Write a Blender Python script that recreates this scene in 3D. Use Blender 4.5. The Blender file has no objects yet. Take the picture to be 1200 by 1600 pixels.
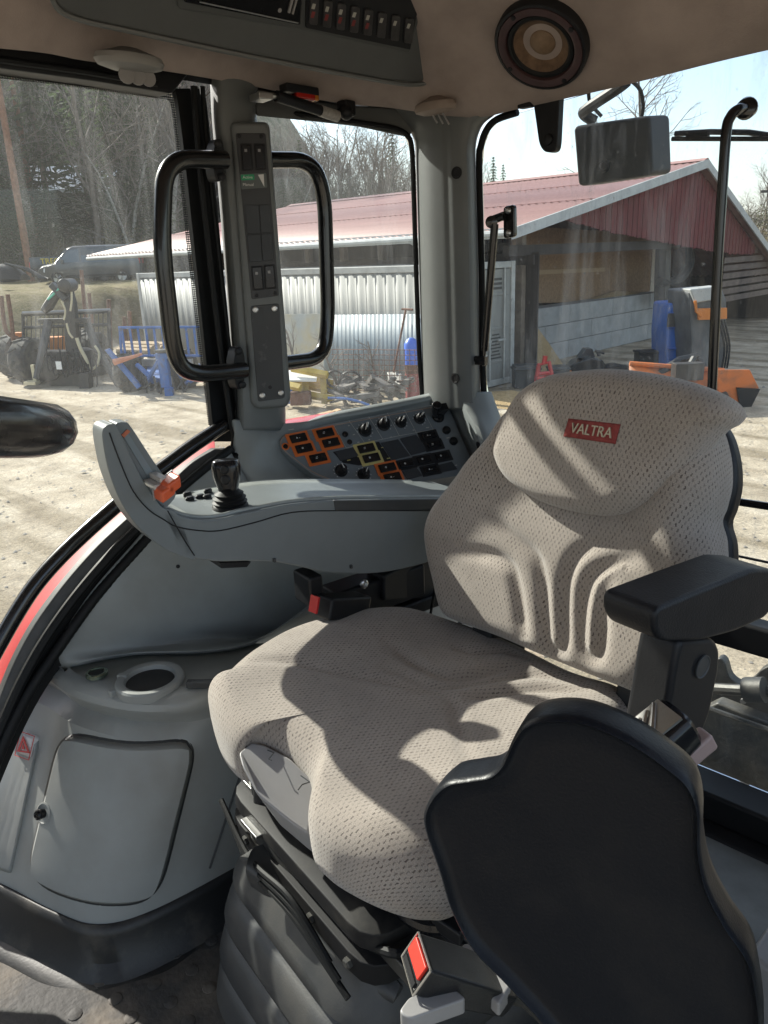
import bpy, bmesh, math, random
import numpy as np
from mathutils import Vector, Matrix
from mathutils.bvhtree import BVHTree
random.seed(7); np.random.seed(7)
R_ = math.radians
scene = bpy.context.scene
COL = scene.collection

# ------------------------------------------------------------------ camera, sky, sun, exposure
# the world: +Y = the way the tractor faces, +X = the operator's right, origin at the photographer's eye
FLOOR, GROUND = -1.20, -2.80
FPX, PITCH, ROLL, AZ = 1202.0, R_(18.4), R_(-2.3), R_(46.4)
hdir = Vector((math.cos(AZ), -math.sin(AZ), 0)); upv = Vector((0, 0, 1)); rdir = hdir.cross(upv)
cD = hdir*math.cos(PITCH) - upv*math.sin(PITCH)
_r = cD.cross(upv).normalized(); _u = _r.cross(cD)
cR = _r*math.cos(ROLL) + _u*math.sin(ROLL); cU = _u*math.cos(ROLL) - _r*math.sin(ROLL)
cam_d = bpy.data.cameras.new("camera"); cam = bpy.data.objects.new("camera", cam_d); COL.objects.link(cam)
cam_d.sensor_fit = 'VERTICAL'; cam_d.sensor_height = 36.0; cam_d.lens = 36.0*FPX/1600
cam_d.clip_start = 0.01; cam_d.clip_end = 2000
cam.matrix_world = Matrix(((cR.x, cU.x, -cD.x, 0), (cR.y, cU.y, -cD.y, 0), (cR.z, cU.z, -cD.z, 0), (0, 0, 0, 1)))
scene.camera = cam

SUN_EL, SUN_PHI = R_(32), R_(3)          # elevation; turn from +X towards +Y
sdir = Vector((math.cos(SUN_EL)*math.cos(SUN_PHI), math.cos(SUN_EL)*math.sin(SUN_PHI), math.sin(SUN_EL)))
sl = bpy.data.lights.new("sun", 'SUN'); sl.energy = 2.7; sl.angle = R_(0.8); sl.color = (1, 0.95, 0.86)
so = bpy.data.objects.new("sun", sl); COL.objects.link(so); so.location = (0, 0, 30)
so.rotation_euler = sdir.to_track_quat('Z', 'Y').to_euler()

world = bpy.data.worlds.new("World"); scene.world = world; world.use_nodes = True
wn, wl = world.node_tree.nodes, world.node_tree.links
bg = wn['Background']; bg.inputs['Strength'].default_value = 0.082
sky = wn.new('ShaderNodeTexSky'); sky.sky_type = 'NISHITA'; sky.sun_disc = False
sky.sun_elevation = SUN_EL; sky.sun_rotation = math.pi/2 - SUN_PHI; sky.dust_density = 1.5; sky.air_density = 1.0
tc = wn.new('ShaderNodeTexCoord'); mp = wn.new('ShaderNodeMapping'); mp.inputs['Scale'].default_value = (1, 1, 2.6)
nz = wn.new('ShaderNodeTexNoise'); nz.inputs['Scale'].default_value = 3.2; nz.inputs['Detail'].default_value = 7; nz.inputs['Roughness'].default_value = .55
cr = wn.new('ShaderNodeValToRGB'); cr.color_ramp.elements[0].position = .44; cr.color_ramp.elements[1].position = .66
cr.color_ramp.elements[0].color = (.12, .12, .12, 1); cr.color_ramp.elements[1].color = (.95, .95, .95, 1)
mx = wn.new('ShaderNodeMix'); mx.data_type = 'RGBA'
wl.new(tc.outputs['Generated'], mp.inputs['Vector']); wl.new(mp.outputs[0], nz.inputs['Vector']); wl.new(nz.outputs[0], cr.inputs[0])
wl.new(cr.outputs[0], mx.inputs[0]); wl.new(sky.outputs[0], mx.inputs[6]); mx.inputs[7].default_value = (4.0, 4.15, 4.35, 1)
wl.new(mx.outputs[2], bg.inputs['Color'])
scene.view_settings.view_transform = 'Standard'; scene.view_settings.look = 'None'
scene.view_settings.exposure = 1.86; scene.view_settings.gamma = 1
scene.render.engine = 'CYCLES'
scene.cycles.max_bounces = 8; scene.cycles.diffuse_bounces = 5; scene.cycles.transparent_max_bounces = 16
scene.cycles.glossy_bounces = 3; scene.cycles.transmission_bounces = 4
scene.cycles.caustics_reflective = False; scene.cycles.caustics_refractive = False
scene.cycles.use_denoising = True; scene.cycles.sample_clamp_indirect = 6

# ------------------------------------------------------------------ where a line of sight meets a real plane
def ray(px, py):
    return (cD*FPX + cR*(px-600) - cU*(py-800)).normalized()
def P(px, py, x=None, y=None, z=None):
    v = ray(px, py)
    t = x/v.x if x is not None else (y/v.y if y is not None else z/v.z)
    return v*t
def PP(px, py, p0, n):
    v = ray(px, py); return v*(p0.dot(n)/v.dot(n))
def AT(px, py, d):                          # at d metres of horizontal depth
    v = ray(px, py); return v*(d/v.dot(hdir))
def CF(a, d, z=0.0):                        # metres to the right, metres ahead, height
    return rdir*a + hdir*d + upv*z

# ------------------------------------------------------------------ objects
def tag(o, label=None, cat=None, group=None, kind=None):
    if label: o['label'] = label
    if cat: o['category'] = cat
    if group: o['group'] = group
    if kind: o['kind'] = kind
    return o
def thing(name, label, cat, loc=(0, 0, 0), group=None):
    o = bpy.data.objects.new(name, None); COL.objects.link(o); o.location = loc; o.empty_display_size = .1
    return tag(o, label, cat, group)
def adopt(c, p):
    c.parent = p
    if p.type == 'EMPTY': c.matrix_parent_inverse = Matrix.Translation(-Vector(p.location))
def dup(root, loc, rotz=0.0, scale=1.0, label=None):
    def cp(o, par):
        c = o.copy(); COL.objects.link(c)
        if par is not None:
            mpi = o.matrix_parent_inverse.copy(); c.parent = par; c.matrix_parent_inverse = mpi
        for ch in [k for k in o.children]: cp(ch, c)
        return c
    r = cp(root, None); r.location = loc; r.rotation_euler = (0, 0, rotz); r.scale = (scale,)*3
    if label: r['label'] = label
    return r

def catmull(pts, n=8, closed=False):
    pts = [Vector(p) for p in pts]; out = []; N = len(pts)
    for i in range(N if closed else N-1):
        if closed: a, b, c, d = pts[i-1], pts[i], pts[(i+1) % N], pts[(i+2) % N]
        else: a, b, c, d = pts[max(i-1, 0)], pts[i], pts[i+1], pts[min(i+2, N-1)]
        for k in range(n):
            t = k/n
            out.append(.5*((2*b)+(c-a)*t+(2*a-5*b+4*c-d)*t*t+(3*b-a-3*c+d)*t**3))
    if not closed: out.append(pts[-1])
    return out
def rounded(pts, r, n=6):                   # round the corners of a closed polyline of Vectors
    out = []; N = len(pts)
    for i in range(N):
        p, a, b = Vector(pts[i]), Vector(pts[i-1]), Vector(pts[(i+1) % N])
        rr = r[i] if isinstance(r, (list, tuple)) else r
        da, db = (a-p), (b-p); ra = min(rr, da.length*.49); rb = min(rr, db.length*.49)
        if rr <= 0: out.append(p); continue
        s, e = p+da.normalized()*ra, p+db.normalized()*rb
        for k in range(n+1):
            t = k/n; out.append(s*(1-t)**2+p*2*t*(1-t)+e*t*t)
    return out
def frame_of(axis):
    axis = Vector(axis).normalized(); h = Vector((0, 0, 1)) if abs(axis.z) < .9 else Vector((1, 0, 0))
    u = axis.cross(h).normalized(); return u, axis.cross(u).normalized()

class MB:
    def __init__(s): s.bm = bmesh.new(); s.uv = None
    def face(s, vs):
        try: return s.bm.faces.new(vs)
        except ValueError: return None
    def box(s, c, size, ux=(1, 0, 0), uy=(0, 1, 0), n=None):
        c = Vector(c); ux = Vector(ux).normalized(); uy = Vector(uy).normalized(); n = Vector(n).normalized() if n is not None else ux.cross(uy)
        a, b, h = size[0]/2, size[1]/2, size[2]/2
        v = [s.bm.verts.new(c+ux*i*a+uy*j*b+n*k*h) for k in (-1, 1) for i, j in ((-1, -1), (1, -1), (1, 1), (-1, 1))]
        s.face(v[3::-1]); s.face(v[4:])
        for i in range(4): s.face((v[i], v[(i+1) % 4], v[4+(i+1) % 4], v[4+i]))
        return s
    def ring_loft(s, rings, closed=True, cap=True):
        R = [[s.bm.verts.new(p) for p in r] for r in rings]
        n = len(R[0])
        for a, b in zip(R, R[1:]):
            for i in range(n if closed else n-1):
                s.face((a[i], a[(i+1) % n], b[(i+1) % n], b[i]))
        if cap and closed: s.face(R[0][::-1]); s.face(R[-1])
        return s
    def tube(s, pts, r, seg=10, cap=True, flat=1.0):
        pts = [Vector(p) for p in pts]; rings = []; u = None
        for i, p in enumerate(pts):
            t = (pts[min(i+1, len(pts)-1)]-pts[max(i-1, 0)])
            if t.length < 1e-9: t = Vector((0, 0, 1))
            t.normalize()
            if u is None: u, w = frame_of(t)
            else: u = (u-t*u.dot(t)).normalized(); w = t.cross(u)
            rr = r[i] if isinstance(r, (list, tuple)) else r
            rings.append([p+u*math.cos(2*math.pi*k/seg)*rr+w*math.sin(2*math.pi*k/seg)*rr*flat for k in range(seg)])
        return s.ring_loft(rings, True, cap)
    def cyl(s, a, b, r0, r1=None, seg=16): return s.tube([a, b], [r0, r0 if r1 is None else r1], seg)
    def lathe(s, o, axis, prof, seg=24, sy=1.0, u=None, loop=False):  # prof: (radius, height)
        o = Vector(o); axis = Vector(axis).normalized()
        if u is None: u, w = frame_of(axis)
        else: u = (Vector(u)-axis*Vector(u).dot(axis)).normalized(); w = axis.cross(u)
        rings = [[o+axis*h+u*math.cos(2*math.pi*k/seg)*max(r, 1e-4)+w*math.sin(2*math.pi*k/seg)*max(r, 1e-4)*sy for k in range(seg)] for r, h in prof]
        if loop: rings.append(rings[0])
        return s.ring_loft(rings, True, not loop)
    def prism(s, pts, ext):
        ext = Vector(ext); a = [s.bm.verts.new(p) for p in pts]; b = [s.bm.verts.new(Vector(p)+ext) for p in pts]; n = len(a)
        s.face(a[::-1]); s.face(b)
        for i in range(n): s.face((a[i], a[(i+1) % n], b[(i+1) % n], b[i]))
        return s
    def band(s, A, B, ext):                  # strip between two polylines, given depth by ext
        ext = Vector(ext)
        return s.ring_loft([[a, b, b+ext, a+ext] for a, b in zip(A, B)])
    def grid(s, G):
        V = [[s.bm.verts.new(p) for p in row] for row in G]
        for i in range(len(V)-1):
            for j in range(len(V[0])-1): s.face((V[i][j], V[i][j+1], V[i+1][j+1], V[i+1][j]))
        return s
    def sphere(s, c, r, seg=12, scale=(1, 1, 1)):
        m = Matrix.Translation(c) @ Matrix.Diagonal((*[r*k for k in scale], 1))
        bmesh.ops.create_uvsphere(s.bm, u_segments=seg, v_segments=max(6, seg*2//3), radius=1, matrix=m); return s
    def build(s, name, mat, parent=None, bevel=0, seg=2, angle=35, solid=0, recalc=True):
        bm = s.bm
        if recalc: bmesh.ops.recalc_face_normals(bm, faces=bm.faces)
        if solid:                                # open sheets: show the face side to the cab's middle, thicken away from it
            q = sum((f.normal.dot(-f.calc_center_median())*f.calc_area() for f in bm.faces))
            if q < 0: bmesh.ops.reverse_faces(bm, faces=bm.faces)
        lim = math.radians(angle)
        for f in bm.faces: f.smooth = True
        for e in bm.edges:
            if len(e.link_faces) == 2 and e.calc_face_angle(0) > lim: e.smooth = False
        me = bpy.data.meshes.new(name); bm.to_mesh(me); bm.free()
        o = bpy.data.objects.new(name, me); COL.objects.link(o); me.materials.append(mat)
        if solid:
            m = o.modifiers.new('solid', 'SOLIDIFY'); m.thickness = solid; m.offset = -1
        if bevel:
            m = o.modifiers.new('bevel', 'BEVEL'); m.width = bevel; m.segments = seg; m.limit_method = 'ANGLE'; m.angle_limit = R_(40); m.harden_normals = True
        if parent is not None: adopt(o, parent)
        return o
def single(mb, name, mat, label, cat, group=None, **k): return tag(mb.build(name, mat, None, **k), label, cat, group)
def struct(mb, name, mat, **k): return tag(mb.build(name, mat, None, **k), kind='structure')

def patch(G, nu=6, nv=6):                    # smooth surface through a grid of points
    rows = [catmull(r, nu) for r in G]
    cols = [catmull([r[j] for r in rows], nv) for j in range(len(rows[0]))]
    return [[cols[j][i] for j in range(len(cols))] for i in range(len(cols[0]))]
def bvh_of(G):
    vs = [p for r in G for p in r]; w = len(G[0]); fs = []
    for i in range(len(G)-1):
        for j in range(w-1): fs.append((i*w+j, i*w+j+1, (i+1)*w+j+1, (i+1)*w+j))
    return BVHTree.FromPolygons(vs, fs)
def drop(px, py, bvh, off=0.0):
    v = ray(px, py); hit = bvh.ray_cast(Vector((0, 0, 0)), v)
    if hit[0] is None:
        q = bvh.find_nearest(v*1.35); p, n = q[0], q[1]
    else: p, n = hit[0], hit[1]
    if n.dot(v) > 0: n = -n
    return p+n*off, n
def text_mesh(txt, size, depth=.0004):
    cu = bpy.data.curves.new('t', 'FONT'); cu.body = txt; cu.size = size; cu.extrude = depth; cu.align_x = 'CENTER'; cu.align_y = 'CENTER'; cu.resolution_u = 3
    o = bpy.data.objects.new('t', cu); COL.objects.link(o)
    me = bpy.data.meshes.new_from_object(o.evaluated_get(bpy.context.evaluated_depsgraph_get()))
    bpy.data.objects.remove(o); bpy.data.curves.remove(cu); return me
def put_text(name, txt, size, c, ux, uy, mat, parent, depth=.0004, shear=0.0, wide=1.0, label=None):
    me = text_mesh(txt, size, depth); me.name = name; me.materials.clear(); me.materials.append(mat)
    ux = Vector(ux).normalized(); uy = Vector(uy); uy = (uy-ux*uy.dot(ux)).normalized(); n = ux.cross(uy); c = Vector(c)
    for v in me.vertices: v.co = c+ux*(v.co.x*wide+v.co.y*shear)+uy*v.co.y+n*v.co.z
    o = bpy.data.objects.new(name, me); COL.objects.link(o)
    if parent is not None: adopt(o, parent)
    return o

# ------------------------------------------------------------------ materials
def mat(name, col, rough=.5, metal=0.0, var=None, bump=None, col2=None, spec=.5, coat=0.0, streak=None, gen='Object'):
    m = bpy.data.materials.new(name); m.use_nodes = True; n, l = m.node_tree.nodes, m.node_tree.links
    b = n['Principled BSDF']; b.inputs['Base Color'].default_value = (*col, 1); b.inputs['Roughness'].default_value = rough
    b.inputs['Metallic'].default_value = metal; b.inputs['Specular IOR Level'].default_value = spec; b.inputs['Coat Weight'].default_value = coat
    t = n.new('ShaderNodeTexCoord')
    if var:
        x = n.new('ShaderNodeTexNoise'); x.inputs['Scale'].default_value = var[0]; x.inputs['Detail'].default_value = 5; x.inputs['Roughness'].default_value = .6
        if streak:
            k = n.new('ShaderNodeMapping'); k.inputs['Scale'].default_value = streak; l.new(t.outputs[gen], k.inputs[0]); l.new(k.outputs[0], x.inputs['Vector'])
        else: l.new(t.outputs[gen], x.inputs['Vector'])
        r = n.new('ShaderNodeMapRange'); r.inputs['From Min'].default_value = var[2] if len(var) > 2 else .3; r.inputs['From Max'].default_value = var[3] if len(var) > 3 else .7
        l.new(x.outputs[0], r.inputs[0])
        q = n.new('ShaderNodeMix'); q.data_type = 'RGBA'; l.new(r.outputs[0], q.inputs[0])
        c2 = col2 or tuple(c*(1-var[1]) for c in col)
        q.inputs[6].default_value = (*col, 1); q.inputs[7].default_value = (*c2, 1); l.new(q.outputs[2], b.inputs['Base Color'])
        rr = n.new('ShaderNodeMapRange'); rr.inputs['To Min'].default_value = max(rough-.06, 0.02); rr.inputs['To Max'].default_value = min(rough+.1, 1)
        l.new(x.outputs[0], rr.inputs[0]); l.new(rr.outputs[0], b.inputs['Roughness'])
    if bump:
        x = n.new('ShaderNodeTexNoise'); x.inputs['Scale'].default_value = bump[0]; x.inputs['Detail'].default_value = 3; l.new(t.outputs[gen], x.inputs['Vector'])
        bp = n.new('ShaderNodeBump'); bp.inputs['Strength'].default_value = bump[1]; bp.inputs['Distance'].default_value = bump[2] if len(bump) > 2 else .001
        l.new(x.outputs[0], bp.inputs['Height']); l.new(bp.outputs[0], b.inputs['Normal'])
    return m
def thin(m, amount):                         # light also comes through leaves and needles
    n, l = m.node_tree.nodes, m.node_tree.links; b = n['Principled BSDF']; t = n.new('ShaderNodeBsdfTranslucent'); x = n.new('ShaderNodeMixShader'); x.inputs[0].default_value = amount
    s = b.inputs['Base Color']
    if s.links: l.new(s.links[0].from_socket, t.inputs[0])
    else: t.inputs[0].default_value = s.default_value
    l.new(b.outputs[0], x.inputs[1]); l.new(t.outputs[0], x.inputs[2]); l.new(x.outputs[0], n['Material Output'].inputs[0]); return m
def fabric(name, col, dark, sx=.0088, sy=.0072):
    m = bpy.data.materials.new(name); m.use_nodes = True; n, l = m.node_tree.nodes, m.node_tree.links; b = n['Principled BSDF']
    def M(op, a, c=None):
        k = n.new('ShaderNodeMath'); k.operation = op
        for i, v in ((0, a), (1, c)):
            if v is None: continue
            if isinstance(v, (int, float)): k.inputs[i].default_value = v
            else: l.new(v, k.inputs[i])
        return k.outputs[0]
    uv = n.new('ShaderNodeUVMap'); uv.uv_map = 'UVMap'; tcn = n.new('ShaderNodeTexCoord')
    wob = n.new('ShaderNodeTexNoise'); wob.inputs['Scale'].default_value = 260; l.new(uv.outputs[0], wob.inputs['Vector'])
    sp = n.new('ShaderNodeSeparateXYZ'); l.new(uv.outputs[0], sp.inputs[0])
    wv = M('MULTIPLY', M('SUBTRACT', wob.outputs[0], .5), .0048)
    u, v = M('ADD', sp.outputs[0], wv), M('ADD', sp.outputs[1], wv)
    row = M('FLOOR', M('DIVIDE', v, sy))
    uu = M('FRACT', M('ADD', M('DIVIDE', u, sx), M('MULTIPLY', M('MODULO', row, 2.0), .5))); vv = M('FRACT', M('DIVIDE', v, sy))
    dx, dy = M('ABSOLUTE', M('SUBTRACT', uu, .5)), M('ABSOLUTE', M('SUBTRACT', vv, .5))
    dash = M('MULTIPLY', M('LESS_THAN', dx, .125), M('LESS_THAN', dy, .36))
    fz = n.new('ShaderNodeTexNoise'); fz.inputs['Scale'].default_value = 900; fz.inputs['Detail'].default_value = 2; l.new(uv.outputs[0], fz.inputs['Vector'])
    big = n.new('ShaderNodeTexNoise'); big.inputs['Scale'].default_value = 9; big.inputs['Detail'].default_value = 4; l.new(uv.outputs[0], big.inputs['Vector'])
    cell = n.new('ShaderNodeCombineXYZ'); l.new(M('FLOOR', M('ADD', M('DIVIDE', u, sx), M('MULTIPLY', M('MODULO', row, 2.0), .5))), cell.inputs[0]); l.new(row, cell.inputs[1])
    wn_ = n.new('ShaderNodeTexWhiteNoise'); wn_.noise_dimensions = '2D'; l.new(cell.outputs[0], wn_.inputs['Vector'])
    f = M('MULTIPLY', M('MULTIPLY', dash, M('ADD', M('MULTIPLY', wn_.outputs[0], .75), .35)), M('ADD', M('MULTIPLY', big.outputs[0], 1.1), .3))
    q = n.new('ShaderNodeMix'); q.data_type = 'RGBA'; l.new(f, q.inputs[0]); q.inputs[6].default_value = (*col, 1); q.inputs[7].default_value = (*dark, 1)
    q2 = n.new('ShaderNodeMix'); q2.data_type = 'RGBA'; q2.blend_type = 'MULTIPLY'; q2.inputs[0].default_value = 1; l.new(q.outputs[2], q2.inputs[6])
    g = M('ADD', M('MULTIPLY', fz.outputs[0], 1.0), M('ADD', M('MULTIPLY', big.outputs[0], .6), .16)); l.new(g, q2.inputs[7]); l.new(q2.outputs[2], b.inputs['Base Color'])
    b.inputs['Roughness'].default_value = .95; b.inputs['Specular IOR Level'].default_value = .15
    b.inputs['Sheen Weight'].default_value = .35; b.inputs['Sheen Roughness'].default_value = .5
    bp = n.new('ShaderNodeBump'); bp.inputs['Strength'].default_value = .7; bp.inputs['Distance'].default_value = .0012
    h = M('SUBTRACT', fz.outputs[0], M('MULTIPLY', dash, .5)); l.new(h, bp.inputs['Height']); l.new(bp.outputs[0], b.inputs['Normal'])
    return m
def glass(name, dirt=.06, streak=.25, tint=(.95, .97, .96), scale=(3, 3, .5), nscale=6):
    m = bpy.data.materials.new(name); m.use_nodes = True; n, l = m.node_tree.nodes, m.node_tree.links; n.remove(n['Principled BSDF']); out = n['Material Output']
    t = n.new('ShaderNodeTexCoord'); mpn = n.new('ShaderNodeMapping'); mpn.inputs['Scale'].default_value = scale; l.new(t.outputs['Object'], mpn.inputs[0])
    x = n.new('ShaderNodeTexNoise'); x.inputs['Scale'].default_value = nscale; x.inputs['Detail'].default_value = 8; x.inputs['Roughness'].default_value = .7; x.inputs['Distortion'].default_value = .6; l.new(mpn.outputs[0], x.inputs['Vector'])
    x2 = n.new('ShaderNodeTexNoise'); x2.inputs['Scale'].default_value = 90; x2.inputs['Detail'].default_value = 3; l.new(t.outputs['Object'], x2.inputs['Vector'])
    r = n.new('ShaderNodeMapRange'); r.inputs['From Min'].default_value = .5; r.inputs['From Max'].default_value = .85; r.inputs['To Min'].default_value = 0; r.inputs['To Max'].default_value = streak; l.new(x.outputs[0], r.inputs[0])
    r2 = n.new('ShaderNodeMapRange'); r2.inputs['From Min'].default_value = .66; r2.inputs['From Max'].default_value = .8; r2.inputs['To Max'].default_value = streak; l.new(x2.outputs[0], r2.inputs[0])
    a = n.new('ShaderNodeMath'); a.operation = 'ADD'; l.new(r.outputs[0], a.inputs[0]); l.new(r2.outputs[0], a.inputs[1])
    a2 = n.new('ShaderNodeMath'); a2.operation = 'ADD'; l.new(a.outputs[0], a2.inputs[0]); a2.inputs[1].default_value = dirt; a2.use_clamp = True
    tr = n.new('ShaderNodeBsdfTransparent'); tr.inputs[0].default_value = (*tint, 1)
    df = n.new('ShaderNodeBsdfTranslucent'); df.inputs[0].default_value = (.74, .76, .77, 1); d2 = n.new('ShaderNodeBsdfDiffuse'); d2.inputs[0].default_value = (.6, .61, .61, 1)
    md = n.new('ShaderNodeMixShader'); md.inputs[0].default_value = .4; l.new(df.outputs[0], md.inputs[1]); l.new(d2.outputs[0], md.inputs[2])
    m1 = n.new('ShaderNodeMixShader'); l.new(a2.outputs[0], m1.inputs[0]); l.new(tr.outputs[0], m1.inputs[1]); l.new(md.outputs[0], m1.inputs[2])
    gl = n.new('ShaderNodeBsdfGlossy'); gl.inputs['Roughness'].default_value = .02
    fr = n.new('ShaderNodeFresnel'); fr.inputs['IOR'].default_value = 1.25
    m2 = n.new('ShaderNodeMixShader'); l.new(fr.outputs[0], m2.inputs[0]); l.new(m1.outputs[0], m2.inputs[1]); l.new(gl.outputs[0], m2.inputs[2]); l.new(m2.outputs[0], out.inputs[0])
    return m

m_liner = mat('liner_plastic', (.25, .272, .274), .45, var=(5, 0, .5, .8), col2=(.20, .21, .205), bump=(700, .25, .0006))
m_grey = mat('grey_plastic', (.175, .196, .203), .42, var=(7, .16), bump=(700, .25, .0006))
m_grey_pillar = mat('pillar_plastic', (.155, .166, .166), .5, var=(5, .2), bump=(700, .3, .0006))
m_bin = mat('bin_plastic', (.275, .288, .28), .4, var=(4, 0, .5, .8), col2=(.215, .212, .195), bump=(650, .3, .0006))
m_darkgrey = mat('dark_grey_plastic', (.05, .054, .057), .42, var=(12, .25), bump=(600, .3, .0006))
m_black = mat('black_plastic', (.010, .011, .013), .45, spec=.3, var=(14, .3), bump=(500, .3, .0006), col2=(.016, .016, .018))
m_black_soft = mat('soft_black_vinyl', (.011, .012, .015), .45, spec=.28, var=(20, .2), bump=(420, .6, .0008))
m_gloss = mat('gloss_black', (.008, .009, .011), .2, spec=.35, var=(6, .3), col2=(.012, .012, .014), coat=.1)
m_rubber = mat('black_rubber', (.009, .010, .011), .55, spec=.25, var=(20, .3), bump=(300, .2))
m_paintblk = mat('black_paint_tube', (.01, .01, .011), .22, var=(20, .3), bump=(60, .12), coat=.4)
m_red = mat('red_paint', (.55, .02, .022), .32, var=(10, .2), coat=.4)
m_orange = mat('orange_plastic', (.72, .16, .03), .45, var=(30, .12))
m_orange_dk = mat('orange_paint', (.55, .145, .03), .55, var=(4, 0, .48, .75), col2=(.22, .10, .05), bump=(40, .15, .004))
m_yellow = mat('pale_yellow_plastic', (.62, .52, .2), .45, var=(30, .12))
m_white = mat('white_print', (.72, .72, .70), .5, var=(30, .05))
m_headliner = mat('headliner_felt', (.46, .385, .35), .95, var=(6, .35), bump=(400, .4, .001), spec=.1)
m_chrome = mat('worn_steel', (.55, .55, .54), .3, 1.0, var=(40, .25))
m_steel = mat('dusty_steel', (.10, .098, .092), .5, .6, var=(18, .5), bump=(120, .3))
m_lid = mat('grey_handle_plastic', (.30, .295, .295), .33, var=(10, .12), bump=(400, .1))
m_fab = fabric('seat_fabric', (.34, .30, .262), (.095, .074, .066), .0074, .0062)
m_fab2 = fabric('seat_fabric_plain', (.34, .30, .262), (.125, .097, .087), .0074, .0062)
m_glass = glass('window_glass', .026, .09)
m_glass_rear = glass('rear_window_glass', .03, .28, scale=(3, 3, .45), nscale=7)
m_screen = mat('smoked_cover', (.008, .008, .01), .1, coat=.6)

# ================================================================== CAB SHELL
V3 = Vector
struct(MB().box((.55, -.30, FLOOR-.03), (2.1, 2.6, .06)), 'cab_floor', mat('floor_plate', (.16, .165, .16), .6, var=(6, .45), bump=(90, .3, .002)))
# dirt covered rubber mat with raised studs and a moulded edge
m_mat = mat('muddy_rubber_mat', (.035, .034, .033), .7, var=(5.5, 0, .48, .74), col2=(.17, .14, .105), bump=(60, .8, .003))
mb = MB()
edge = [P(-120, 1470, z=FLOOR+.008), P(0, 1502, z=FLOOR+.008), P(70, 1540, z=FLOOR+.008), P(150, 1550, z=FLOOR+.008), P(260, 1520, z=FLOOR+.008), P(420, 1400, z=FLOOR+.008), V3((.95, -1.2, FLOOR+.008)), V3((.2, -1.2, FLOOR+.008)), V3((.2, .5, FLOOR+.008)), V3((1.25, .5, FLOOR+.008))]
mb.prism(rounded(edge, .03), (0, 0, -.012))
for i in range(16):
    for j in range(22):
        c = V3((.42+.052*i+(.026 if j % 2 else 0), -1.1+.06*j, FLOOR+.008))
        if c.x < 1.12-.02*(j > 14): mb.lathe(c, (0, 0, 1), [(.013, -.004), (.012, .0012), (.009, .0022)], 10)
single(mb, 'floor_mat', m_mat, 'black studded rubber floor mat covered in dried mud in front of the storage bin', 'floor mat')

# roof and headliner: one closed shell, bowl shaped underneath
xr = 1.34
per = [V3((xr, .85, .285)), V3((xr, .3, .285)), V3((xr, -.1, .287))] + [P(a, b, x=xr) for a, b in ((0, 72), (135, 92), (270, 110), (400, 133))] + \
      [P(520, 157, x=1.31), P(610, 166, x=1.26), P(690, 177, x=1.13), P(755, 180, y=-1.46), P(815, 167, y=-1.48), P(980, 130, y=-1.49), P(1200, 76, y=-1.49), V3((.2, -1.49, .30)),
       V3((.0, -1.46, .29)), V3((-.15, -1.36, .285)), V3((-.2, -1.2, .285)), V3((-.2, -.5, .285)), V3((-.2, .3, .285)), V3((-.2, .85, .285)), V3((.2, .95, .285)), V3((.9, .95, .285))]
per = catmull(per, 5, True); cen = V3((.57, -.30, 0))
def ring(s, dz, flat=None): return [V3((cen.x+(p.x-cen.x)*s, cen.y+(p.y-cen.y)*s, (p.z+dz) if flat is None else flat)) for p in per]
rings_in = [ring(1.0, 0), ring(.985, -.006), ring(.965, .004), ring(.93, .045), ring(.85, .13), ring(.72, .215), ring(.5, .27), ring(.2, .28), ring(.02, .28)]
struct(MB().ring_loft([ring(.03, 0, .66), ring(.9, 0, .64), ring(1.05, 0, .54), ring(1.06, 0, .33), ring(1.045, .012), ring(1.0, .004)], True, False), 'roof', m_black)
hl = MB(); hl.ring_loft(rings_in, True, False)
struct(hl, 'headliner', m_headliner, solid=0.004)
bv_h = BVHTree.FromPolygons([p for r in rings_in for p in r], [(i*len(per)+j, i*len(per)+(j+1) % len(per), (i+1)*len(per)+(j+1) % len(per), (i+1)*len(per)+j) for i in range(len(rings_in)-1) for j in range(len(per))])

# fixed frame: rails over the windows, rear posts, front posts, sill
fr = MB()
fr.band([P(400, 140, x=1.36), P(500, 160, x=1.345), P(560, 167, x=1.33), P(660, 172, x=1.24)], [P(400, 182, x=1.36), P(500, 192, x=1.345), P(560, 199, x=1.33), P(640, 216, x=1.25)], (.03, -.02, .02))
struct(fr, 'window_header', m_grey_pillar, bevel=.004)
struct(MB().tube([(1.40, .62, .30), (1.40, .70, -.3), (1.38, .72, -1.2)], .03).tube([(-.22, .62, .30), (-.22, .70, -.3), (-.2, .72, -1.2)], .03), 'front_posts', m_paintblk)
struct(MB().box((-.02, -1.46, -.45), (.16, .10, 1.5)), 'rear_left_post', m_grey_pillar, bevel=.02)
# unseen left fender liner wall, added to block fill light entering the cab
struct(MB().prism(rounded([V3((-.2, -1.45, -.25)), V3((-.2, -.55, -.40)), V3((-.2, -.30, -.75)), V3((-.2, -.22, -1.2)), V3((-.2, -1.45, -1.2))], .08), (-.06, 0, 0)), 'unseen_left_wall', m_grey, bevel=.01)
sill = MB().box((.55, -1.47, -.735), (1.0, .05, .062)).box((.55, -1.47, -1.135), (1.15, .09, .07))
sill.box((.55, -1.40, -1.185), (1.15, .05, .05)); struct(sill, 'rear_rail', m_black, bevel=.008)

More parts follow.
